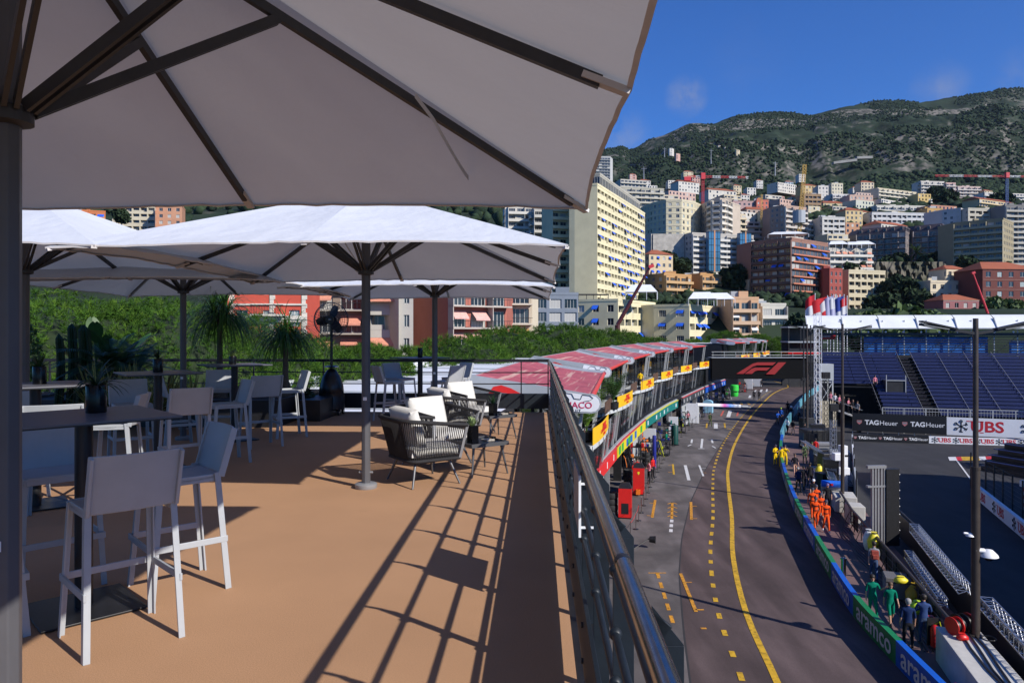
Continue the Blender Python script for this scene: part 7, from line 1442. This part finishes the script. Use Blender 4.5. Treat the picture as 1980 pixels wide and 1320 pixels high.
B2('large pale slab block with long shaded balconies, high in the middle',1684,1697,1772,364,412,690,25,['blank','balc'],(.62,.56,.44),bcol=(.66,.62,.52),seed=39,fh=3.4); B2('slim white tower house with a red top on the upper slope',1579,1582,1602,360,400,720,8,['win'],(.62,.60,.58),seed=40,fh=3.6,name='tower_house'); B2('white stepped block right of the slim white tower house',1606,1609,1652,376,402,700,8,['balc'],(.64,.63,.64),seed=41,fh=3.4); B2('cream cube building above the white stepped block',1604,1608,1630,355,374,760,8,['win'],(.66,.62,.50),seed=42,fh=3.6,name='house')
B2('white terraced block at the upper right under the red jib',1776,1780,1826,351,380,800,6,['balc'],(.66,.63,.60),seed=43,fh=3.6); B2('pink end of the terraced block at the upper right',1826,1829,1848,354,380,800,6,['balc'],(.60,.42,.40),bcol=(.66,.6,.58),seed=44,fh=3.6); B2('long low pink and white block right of the terraced one',1848,1851,1896,361,378,820,6,['balc'],(.60,.48,.46),bcol=(.66,.62,.6),seed=45,fh=3.6)
B2('white and pale blue row with red shutters, above the left mansard block',1682,1686,1792,412,440,470,6,['log'],(.60,.62,.66),seed=46,fh=3.2); B2('stepped white terraces above the pale blue row',1690,1694,1790,398,416,540,6,['balc'],(.62,.61,.58),seed=47,fh=3.4); B2('ochre house beside the pale blue row',1790,1793,1823,404,436,480,6,['win'],(.55,.36,.16),seed=48,fh=3.3,name='town_house')
B2('pink and cream house with shutters, left of the slab block',1640,1643,1688,378,420,600,8,['win'],(.58,.42,.36),bcol=(.6,.5,.42),seed=49,fh=3.4,name='town_house',shutters=.4); B2('yellow house with a red roof below the slim white tower',1588,1592,1636,392,420,590,10,['win'],(.60,.50,.32),roof='hip',seed=50,fh=3.4,depth=12,name='town_house',shutters=.4); B2('cream yellow house with a red roof above the left mansard block',1632,1635,1668,406,440,470,10,['win'],(.60,.48,.28),roof='hip',seed=51,fh=3.2,depth=12,name='town_house'); B2('brown flat-roofed block behind the yellow crane',1552,1555,1588,376,410,560,8,['log'],(.34,.24,.16),seed=52,fh=3.4)
B2('grey slab tower at the edge of the nearest umbrella, high on the slope',1150,1153,1180,303,370,900,6,['band'],(.50,.52,.54),seed=53,fh=3.6,name='apartment_tower'); B2('long grey terraced block left of the curved cream palace',1180,1184,1284,362,400,480,12,['balc'],(.44,.43,.38),bcol=(.52,.50,.44),seed=54,fh=3.2)
B2('white balconied block just above the second umbrella, left part',978,982,1030,398,470,300,8,['balc'],(.60,.58,.54),bcol=(.68,.67,.64),seed=55,awn=A_wht,ap=.3); B2('grey balconied block beside the cream tower, above the second umbrella',1028,1032,1068,404,520,290,8,['balc'],(.50,.49,.47),bcol=(.60,.6,.58),seed=56)
B2('orange brick apartment house seen in the gap between two umbrellas',138,150,204,408,520,330,20,['win','balc'],(.56,.20,.09),bcol=(.60,.28,.15),seed=57,awn=A_blue,ap=.2); B2('ochre house at the left of the gap between two umbrellas',90,95,140,402,520,345,8,['win'],(.58,.40,.18),seed=58,name='town_house'); B2('cream house at the right of the gap between two umbrellas',222,226,300,396,520,350,8,['log'],(.62,.57,.46),seed=59); B2('salmon house far right in the gap between two umbrellas',300,303,352,398,520,345,8,['win'],(.56,.3,.2),seed=60,name='town_house')
# small houses scattered higher up
HS = [(1190,357,10,'w'),(1222,340,9,'p'),(1246,352,16,'w'),(1262,362,12,'w'),(1330,335,14,'c'),(1345,346,12,'p'),(1300,352,14,'w'),(1380,385,16,'w'),(1425,362,12,'c'),(1452,366,13,'w'),(1508,372,12,'p'),(1538,384,14,'w'),(1395,377,12,'c'),(1468,352,10,'w'),(1525,355,12,'b'),(1550,340,10,'w'),(1228,374,12,'c'),(1275,374,10,'p'),(1296,290,5,'w'),(1390,285,5,'w'),(1402,288,4,'w'),(1425,293,5,'c'),(1655,252,5,'w'),(1640,258,4,'w'),(1308,300,4,'p'),(1910,372,12,'c'),(1930,383,12,'w'),(1900,388,12,'p'),(1960,380,10,'c'),(1750,380,10,'p'),(1672,358,9,'c'),(1655,366,11,'w'),(1560,364,11,'c'),(1500,392,14,'c'),(1404,398,16,'p'),(1440,380,13,'w')]
CC = {'w':((.62,.61,.60),'white'),'c':((.60,.52,.38),'cream'),'p':((.56,.36,.32),'pink'),'b':((.40,.50,.60),'pale blue')}
for k, (px, py, wpx, c) in enumerate(HS):
    Y = float(np.interp(641-py-4,[205,225,245,262,282,300,330,365],[470,600,720,800,900,1000,1250,1600])); col, nm = CC[c]; red = k % 3 != 0; up = py < 315
    B2(f'tiny {nm} house among the trees {"high up on the mountain" if up else "on the upper slope"}'+(', red roofed' if red else ', flat roofed'),px-wpx*.75,px-wpx*.75+2.5,px+wpx*.75,py-3.5,py+8,Y,12,['win','win'],col,name='house',far=True,roof='hip' if red else 'flat',roofc=wallmat((.34,.12,.08)),fh=3.4,depth=wpx*.9*Y/F+4,seed=k,group=f'tiny {nm} {"red" if red else "flat"} roofed houses dotted over the {"mountain" if up else "upper slope"}')
MID = [('grey-pink block left of the yellow crane mast',1432,1436,1490,428,470,440,(.50,.40,.38),'balc'),('brown block with arcades behind the white gridded block',1440,1444,1500,404,440,480,(.42,.34,.30),'win'),('cream block with small balconies right of the curved white balconies',1412,1416,1442,412,455,430,(.58,.50,.38),'balc'),('white block half hidden behind the brown tower',1556,1559,1592,424,462,430,(.60,.60,.60),'balc'),('terracotta block behind the white block with a curved corner',1632,1635,1662,430,465,440,(.50,.28,.18),'win'),('cream stepped block above the terracotta one',1636,1640,1684,408,436,520,(.60,.54,.42),'balc'),('pale green-grey block left of the slab block',1652,1655,1690,386,414,560,(.50,.52,.46),'win'),('white villa block under the slab block',1700,1704,1760,384,404,600,(.62,.60,.57),'balc'),('yellow ochre block right of the slab block',1772,1775,1800,374,404,620,(.58,.44,.20),'win'),('white row of houses below the red crane jib',1366,1370,1424,366,388,600,(.60,.58,.54),'win'),('pink house row left of the red crane mast',1290,1293,1345,368,390,560,(.56,.40,.36),'win'),('cream house row behind the curved cream palace',1262,1265,1312,376,396,520,(.58,.52,.42),'balc'),('grey block above the long grey terraced block',1196,1200,1250,346,368,600,(.48,.47,.44),'balc'),('white house cluster at the foot of the wooded slope',1308,1312,1352,350,366,700,(.62,.61,.59),'win'),('dusty pink block behind the pink-grey block',1504,1508,1552,384,404,560,(.54,.38,.34),'win'),('cream house right of the leaning yellow mast',1560,1563,1586,398,424,520,(.60,.54,.40),'win'),('white block left of the slim white tower',1538,1541,1578,384,412,620,(.60,.60,.60),'balc'),('ochre terraced block at the upper right edge',1890,1894,1960,384,404,560,(.56,.46,.30),'balc'),('white terraced block under the blue crane mast',1900,1904,1990,372,392,700,(.62,.60,.58),'balc'),('brown-red house row above the pale blue row',1796,1800,1850,396,420,520,(.46,.24,.18),'win'),('grey-cream block between the two yellow masts',1476,1480,1512,376,400,600,(.52,.49,.44),'balc'),('pale block behind the left mansard block',1700,1704,1760,432,470,440,(.56,.55,.53),'win'),('cream block peeping between the brown tower and the terraced white block',1598,1600,1640,452,490,400,(.58,.52,.40),'balc'),('salmon house below the white gridded block',1404,1408,1456,532,580,330,(.56,.34,.24),'balc'),('long white block just above the pale blue row',1700,1704,1790,386,404,640,(.60,.58,.54),'balc'),('beige house stepping up left of the slab block',1662,1665,1690,352,376,720,(.56,.50,.40),'win'),('pale pink house right of the white stepped block',1652,1655,1684,372,392,680,(.56,.44,.40),'win'),('sand block between the curved balconies and the pink row',1396,1400,1432,376,398,560,(.55,.49,.38),'balc'),('white block in front of the long pink row',1424,1428,1466,408,432,470,(.60,.58,.56),'win'),('cream house in front of the salmon red end house',1468,1472,1500,408,430,470,(.58,.52,.40),'win'),('grey stone block under the white stepped block',1606,1610,1650,398,424,560,(.48,.45,.40),'balc'),('pale yellow block at the foot of the slab block',1720,1724,1776,408,430,500,(.60,.53,.36),'balc'),('white house group high below the forest edge',1500,1504,1540,352,366,760,(.60,.58,.55),'win'),('ochre house group high below the forest edge',1548,1552,1580,358,376,740,(.54,.42,.24),'win'),('white terrace house at the forest edge, right of the slab block',1786,1789,1830,384,402,640,(.60,.59,.56),'balc'),('old stone house at the right of the orange twins',1446,1449,1458,540,590,310,(.42,.37,.30),'win')]
for k, (lab, xl, xc, xr, yt, yb, Y, col, st) in enumerate(MID): B2(lab, xl, xc, xr, yt, yb, Y, 8+(k*7)%25, ['win',st], col, far=True, seed=100+k, fh=3.2, roof='hip' if k%4 == 1 else 'flat', depth=12, bcol=tuple(min(.72,x*1.12) for x in col))
# rooftop marquees
def tent(px, py, Y, w_, d_, h, lab):
    p = at(px,py,Y); t = thing('marquee', lab, 'tent', p, rad(-10)); m = MB(); m.add([(-w_/2,-d_/2,h*.5),(w_/2,-d_/2,h*.5),(w_/2,d_/2,h*.5),(-w_/2,d_/2,h*.5),(-w_/2*.6,0,h),(w_/2*.6,0,h)],[(0,1,5,4),(1,2,5),(2,3,4,5),(3,0,4)]); m.build('roof', M_wroof, t); m = MB()
    for x in (-w_/2,-w_/6,w_/6,w_/2):
        for y in (-d_/2,d_/2): m.bx(x-.06,x+.06,y-.06,y+.06,0,h*.5)
    m.build('frame', M_white, t)
tent(1240,580,208,9,6,4.4,'white marquee on the roof of the low cream block by the dark crane boom'); tent(1357,592,214,8,7,4.2,'left white marquee on the right low cream block'); tent(1388,592,216,9,7,4.0,'right white marquee on the right low cream block'); tent(1618,482,348,9,8,4,'left white tent on the white terraced block'); tent(1648,482,348,6,8,3.6,'middle white tent on the white terraced block'); tent(1668,482,349,9,8,4,'right white tent on the white terraced block'); tent(1520,462,304,16,9,3.,'pale glass roof house on top of the brown tower')
p = at(1146,582,212); t = thing('pergola','dark pergola on the roof of the left low cream block','pergola',p); m = MB(); m.bx(-4.5,4.5,-2,2,1.7,2.0); [m.bx(x-.08,x+.08,-1.9,-1.75,0,1.7) for x in (-4.4,-2,0,2,4.4)]; m.build('frame', M_dkst, t)
# cranes
def lattice(m, a, b, s, n, mi=None):
    a, b = Vector(a), Vector(b); d = (b-a).normalized(); L = (b-a).length; up = Vector((0,0,1)) if abs(d.z) < .8 else Vector((0,1,0)); x = d.cross(up).normalized(); y = x.cross(d); cs = [(i*x+j*y)*s/2 for i, j in ((-1,-1),(1,-1),(1,1),(-1,1))]
    for k in range(n):
        p, q = a+d*(L*k/n), a+d*(L*(k+1)/n); c = mi(k) if mi else 0
        for i in range(4): m.beam(p+cs[i],q+cs[i],s*.12,s*.12,c); m.beam(p+cs[i],q+cs[(i+1)%4],s*.07,s*.07,c)
def crane(px, ytop, ybot, jl, jr, Y, mats, lab, s=1.8):
    t = thing('tower_crane', lab, 'crane'); k = Y/F; a, b = at(px,ybot+12,Y), at(px,ytop,Y); m = MB(); lattice(m,a,b,s,16); m.build('mast', mats[0], t); l, r = at(jl,ytop+2,Y), at(jr,ytop+4,Y); m = MB(); lattice(m,l+Vector((0,0,.8)),r+Vector((0,0,.8)),s*.8,22,lambda q: (q//3)%2); m.build('jib', [mats[1],mats[2]], t); m = MB(); m.bx(b.x-1.2,b.x+1.2,b.y-1.2,b.y+1.2,b.z-1.5,b.z+2.2); m.build('cab', mats[1], t); c = l if abs(jl-px) < abs(jr-px) else r; m = MB(); m.bx(c.x-2,c.x+2,c.y-1,c.y+1,c.z-1.8,c.z+.6); m.build('counterweight', mats[1], t)
M_cr = mat('crane_red',(.55,.03,.04),.5); M_cy = mat('crane_yellow',(.62,.38,.08),.5); M_cb = mat('crane_blue',(.06,.12,.30),.5)
crane(1359,342,395,1329,1447,430,[M_cr,M_cr,M_white],'red and white tower crane over the curved cream palace',1.25); crane(1947,340,395,1808,2010,520,[M_cb,M_cr,M_white],'blue masted tower crane with a red and white jib at the upper right',1.3)
t = thing('luffing_crane','tall leaning yellow lattice crane mast in front of the pink-grey block','crane'); m = MB(); lattice(m,at(1545,452,405),at(1556,318,400),1.5,26); m.build('boom', M_cy, t); m = MB(); p = at(1545,418,404); m.cyl(p-Vector((0,0,4)),p+Vector((0,0,3)),3.4,n=14); m.build('drum', M_pgrey, t)
t = thing('yellow_crane','small yellow lattice crane left of the tall leaning one','crane'); m = MB(); lattice(m,at(1472,440,430),at(1473,376,430),.8,14); lattice(m,at(1473,384,430),at(1466,384,430),1.0,3); m.build('mast', M_cy, t)
def boom(a, b, Y, r, m_, lab):
    t = thing('crane_boom', lab, 'crane'); p, q = at(*a,Y), at(*b,Y); d = q-p; m = MB(); [m.cyl(p+d*s0,p+d*s1,r*(1-.2*k),n=8) for k, (s0,s1) in enumerate(((0,.4),(.4,.7),(.7,1)))]; m.build('boom', m_, t); m = MB(); m.beam(q-Vector((.4,0,.3)),q+Vector((.6,0,.1)),.9,.7); m.build('head', M_cr, t); m = MB(); m.cyl(p-Vector((0,0,14)),p,r*1.3,n=8); m.build('base', m_, t)
boom((1194,628),(1258,514),150,.42,mat('boom_dark',(.07,.015,.015),.4),'dark red telescopic crane boom leaning in front of the cream tower'); boom((1912,612),(1881,527),240,.42,M_cr,'bright red telescopic crane boom in front of the red palace')
for px, y0, y1, Y in ((1285,285,300,1500),(1375,288,313,1350),(1499,312,336,1150),(1245,322,345,1050)):
    a, b = at(px,y1+4,Y), at(px,y0,Y); t = thing('pylon','thin grey lattice power pylon standing on the wooded slope','pylon',(0,0,0),0,'power pylons on the wooded slope'); m = MB(); m.cyl(a,b,1.0,.4,5); m.beam(b+Vector((-4,0,-3)),b+Vector((4,0,-3)),.5,.5); m.build('mast', M_grey_al, t)
t = thing('rock_wall','long pale quarry terrace across the wooded mountain slope','wall'); m = MB(); 
for a, b in (((1610,318),(1655,308)),((1655,308),(1685,303))): m.beam(at(*a,1330)+Vector((0,0,2)),at(*b,1330)+Vector((0,0,-2)),10,4.5)
m.build('face', mat('quarry',(.30,.29,.27),.9,var=.2,vs=.05), t)
# ================================================================ TREES
M_pin = [mat('pine_a',(.052,.118,.012),.7,var=.3,vs=.8,trans=.12,spec=.15), mat('pine_b',(.030,.075,.009),.7,var=.3,vs=.8,trans=.12,spec=.15), mat('pine_c',(.090,.165,.018),.7,var=.25,vs=.8,trans=.12,spec=.15)]
def pine(px, Y, ytop, rx, rz, n, tl, label, nd=15, lump=12):
    p = at(px,ytop,Y); zt = p.z; t = thing('umbrella_pine', label, 'tree', (p.x,p.y,0), 0, 'umbrella pines in a row beside the pit building'); rgn = np.random.default_rng(int(px+Y*7)); cz = zt-rz
    u = rgn.normal(size=(n,3)); u[:,2] = np.abs(u[:,2])*1.1-.45; u /= np.linalg.norm(u,axis=1)[:,None]
    lc = rgn.normal(size=(lump*5,3)); lc /= np.linalg.norm(lc,axis=1)[:,None]; dl = np.max(u@lc.T,axis=1); rr_ = (.76+.24*np.clip((dl-.90)/.1,0,1))*rgn.uniform(.86,1.0,n)**1.0
    inn = rgn.random(n) < .2; rr_[inn] *= .8
    c = u*rr_[:,None]*np.array([rx,rx,rz*1.0]); c[:,2] = np.where(c[:,2]<0,c[:,2]*1.0,c[:,2])+cz
    up = u*np.array([.75,.75,.5])+np.array([0,0,.75])+rgn.normal(size=(n,3))*.18; up /= np.linalg.norm(up,axis=1)[:,None]
    V = []; 
    for k in range(nd):
        d = up*.55+rgn.normal(size=(n,3))*.62; d /= np.linalg.norm(d,axis=1)[:,None]; l = tl*rgn.uniform(.6,1.25,n)[:,None]; s = np.cross(d,rgn.normal(size=(n,3))); s /= np.linalg.norm(s,axis=1)[:,None]; w_ = max(.011,tl*.045)
        V.append(np.stack([c-s*w_,c+s*w_,c+d*l],1))
    V = np.stack(V,1).reshape(-1,3); mi = np.repeat(rgn.choice(3,n,p=[.5,.3,.2]),nd); fastmesh('crown', V, np.arange(len(V)).reshape(-1,3), M_pin, mi, t)
    v, f = ico(3); v = v*(1+.05*rgn.normal(size=(len(v),1)))*np.array([rx*.8,rx*.8,rz*.8]); v[:,2] += cz; fastmesh('shade_core', v, f, mat('pine_inner',(.012,.024,.005),.95,var=.4,vs=1.2), None, t, True)  # dark core blob, coloured as the shade between the needle tufts
    m = MB(); m.tube([(0,0,-1),(.2,.1,cz*.4),(.1,-.1,cz*.75),(0,0,cz)],[.38,.32,.28,.2],10); m.build('trunk', M_trunk, t, smooth=50)
    for k in range(5): a = k*1.26; m = MB(); m.cyl((0,0,cz*.72),(rx*.55*math.cos(a),rx*.55*math.sin(a),cz-rz*.1),.16,.07,7); m.build('limb', M_trunk, t)
    return t
for a in ((90,25,556,5.2,4.2,7600,.25,'nearest umbrella pine at the left edge, behind the cacti'),(300,27,566,5.0,4.3,7600,.25,'umbrella pine behind the far left umbrella pole'),(455,30,600,4.2,4.0,6400,.26,'umbrella pine behind the left ponytail palm'),(585,34,642,3.8,3.6,5200,.27,'umbrella pine behind the fan and the right ponytail palm'),(700,38,660,3.6,3.0,4600,.28,'lower umbrella pine behind the second umbrella pole'),(790,48,668,4.0,3.2,3000,.36,'low umbrella pine left of the high dome of green'),(890,54,645,5.6,4.2,4400,.38,'rounded umbrella pine before the brick red block'),(985,66,628,6.4,4.6,4800,.40,'big umbrella pine in the middle of the row'),(1085,82,621,7.0,5.0,5200,.44,'tallest domed umbrella pine before the low cream block'),(1180,102,634,6.4,4.2,3600,.5,'umbrella pine at the foot of the dark red boom'),(1255,126,650,6.0,4,2600,.55,'umbrella pine below the right low cream block'),(1345,150,655,6,3.6,2200,.6,'umbrella pine above the distant lodge roofs'),(1405,186,640,7,4.6,2400,.65,'dark umbrella pine before the peach block'),(1462,208,644,7.5,4.4,2400,.7,'dark umbrella pine before the white balconied block'),(1512,216,650,7,5,2200,.75,'last umbrella pine of the row, by the black bridge')): pine(*a)
def tree(px, py, Y, r, label, nm='tree', cols=None, n=900, sz=1.0):
    p = at(px,py,Y); zb = terr(p.x,p.y)-1; h = max(2,p.z-zb); t = thing(nm, label, 'tree', (p.x,p.y,zb)); rgn = np.random.default_rng(int(px*3+py)); u = rgn.normal(size=(n,3)); u /= np.linalg.norm(u,axis=1)[:,None]; lc = rgn.normal(size=(9,3)); lc /= np.linalg.norm(lc,axis=1)[:,None]; dl = np.max(u@lc.T,axis=1)
    c = u*(r*(.62+.38*np.clip((dl-.55)/.45,0,1))*rgn.uniform(.75,1.05,n))[:,None]*np.array([1,1,.85*sz])+np.array([0,0,h]); a = rgn.normal(size=(n,3)); a /= np.linalg.norm(a,axis=1)[:,None]; b = np.cross(a,rgn.normal(size=(n,3))); b /= np.linalg.norm(b,axis=1)[:,None]; l = r*.17*rgn.uniform(.6,1.3,n)[:,None]
    fastmesh('crown', np.stack([c-a*l,c-b*l*.7,c+a*l,c+b*l*.7],1).reshape(-1,3), np.arange(4*n).reshape(-1,4), cols or [M_w[1],M_w[0]], rgn.integers(0,1 if cols else 2,n), t); v, f = ico(2); v = v*np.array([r*.62,r*.62,r*.5*sz]); v[:,2] += h; fastmesh('inner_crown', v, f, M_w[2], None, t, True)
    m = MB(); m.cyl((0,0,-2),(0,0,h),r*.09,r*.05,8); m.build('trunk', M_trunk, t); return t
M_lt = [mat('tree_light',(.06,.10,.025),.7,var=.35,vs=.3,trans=.15)]
for a in ((1320,515,330,5,'dark tree left of the white gridded block'),(1290,500,335,5,'tree above the red tiled villa roof'),(1428,545,320,9,'big dark tree between the orange house and the brown tower'),(1440,560,318,8,'dark tree at the left foot of the brown tower'),(1585,545,330,5,'tree on the terrace of the white stepped block'),(1650,520,335,4,'small tree on the roof of the cream block with columns'),(1715,515,372,6,'tree on the left of the cliff top terrace'),(1745,500,385,5,'palm-like tree in front of the left mansard block'),(1790,515,370,6,'bushy tree below the right mansard block'),(1810,500,380,5,'tree at the right of the cliff top'),(1870,515,325,6,'dark tree between the cream villa and the red palace'),(1920,600,270,6,'light tree below the red palace'),(1950,602,268,6,'light tree at the right edge under the red palace'),(1745,560,312,9,'dark ivy-covered tree against the rock'),(1775,590,300,8,'dark tree at the right foot of the rock'),(1710,595,300,8,'dark tree at the left foot of the rock'),(1560,640,190,6,'dark tree behind the spectator platform'),(1690,636,160,7,'light green pine under the grandstand roof, left',None),(1745,640,165,7,'light green pine under the grandstand roof, middle',None),(1790,642,170,6,'light green pine under the grandstand roof, right',None),(1810,372,780,9,'round tree before the upper right terraces'),(1935,392,640,11,'dark tree by the blue crane mast'),(1830,385,620,10,'dark tree under the upper right terraces'),(1260,520,330,4,'tree beside the cream villa'),(235,415,320,4.5,'roof garden tree in the gap between two umbrellas')):
    tree(*a[:5], cols=M_lt if 'light' in a[4] else None)
t = thing('palm_tree','date palm on the terrace between the two mansard blocks','palm',(*at(1772,488,382).xy,terr(*at(1772,488,382).xy))); p = at(1772,488,382); h = p.z-t.location.z; m = MB(); m.cyl((0,0,-3),(0,0,h),.5,.4,8); m.build('trunk', M_trunk, t); m = MB()
for k in range(46):
    a = R.uniform(0,2*PI); el = R.uniform(-.3,1.3); d = Vector((math.cos(a)*math.cos(el),math.sin(a)*math.cos(el),math.sin(el))); q = Vector((0,0,h)); s = Vector((-math.sin(a),math.cos(a),0))*.35
    for j in range(4): d = (d+Vector((0,0,-.22))).normalized(); q2 = q+d*1.5; m.add([q-s,q+s,q2+s*.8,q2-s*.8],[(0,1,2,3)]); q = q2
m.build('fronds', M_lt[0], t)
t = thing('rock_cliff','dark overgrown rock face below the mansard blocks','cliff'); V = []; nx, nz = 40, 16
for i in range(nx+1):
    for j in range(nz+1):
        px = 1690+140*i/nx; Y = 318+10*(j/nz)+4*noise.noise(Vector((i*.35,j*.4,1)))+2*noise.noise(Vector((i*.9,j*.9,7))); V.append(at(px,618-112*j/nz,Y))
m = MB(); m.add(V,[(i*(nz+1)+j,(i+1)*(nz+1)+j,(i+1)*(nz+1)+j+1,i*(nz+1)+j+1) for i in range(nx) for j in range(nz)]); m.build('face', mat('cliff_rock',(.10,.085,.065),.95,var=.6,vs=.12,bump=.6,bs=.6,var2=(.02,.03,.012),detail=10), t)

hz = MB(); hz.bx(-3600,3600,-280,8200,-1.7,1500); o = hz.build('haze', bpy.data.materials.new('haze')); o['kind'] = 'stuff'; hm = o.data.materials[0]; hm.use_nodes = True; N = hm.node_tree.nodes; N.remove(N['Principled BSDF'])
v = N.new('ShaderNodeVolumePrincipled'); v.inputs['Color'].default_value = (.72,.84,1,1); v.inputs['Density'].default_value = .00002; v.inputs['Anisotropy'].default_value = .3; hm.node_tree.links.new(v.outputs[0], N['Material Output'].inputs['Volume'])
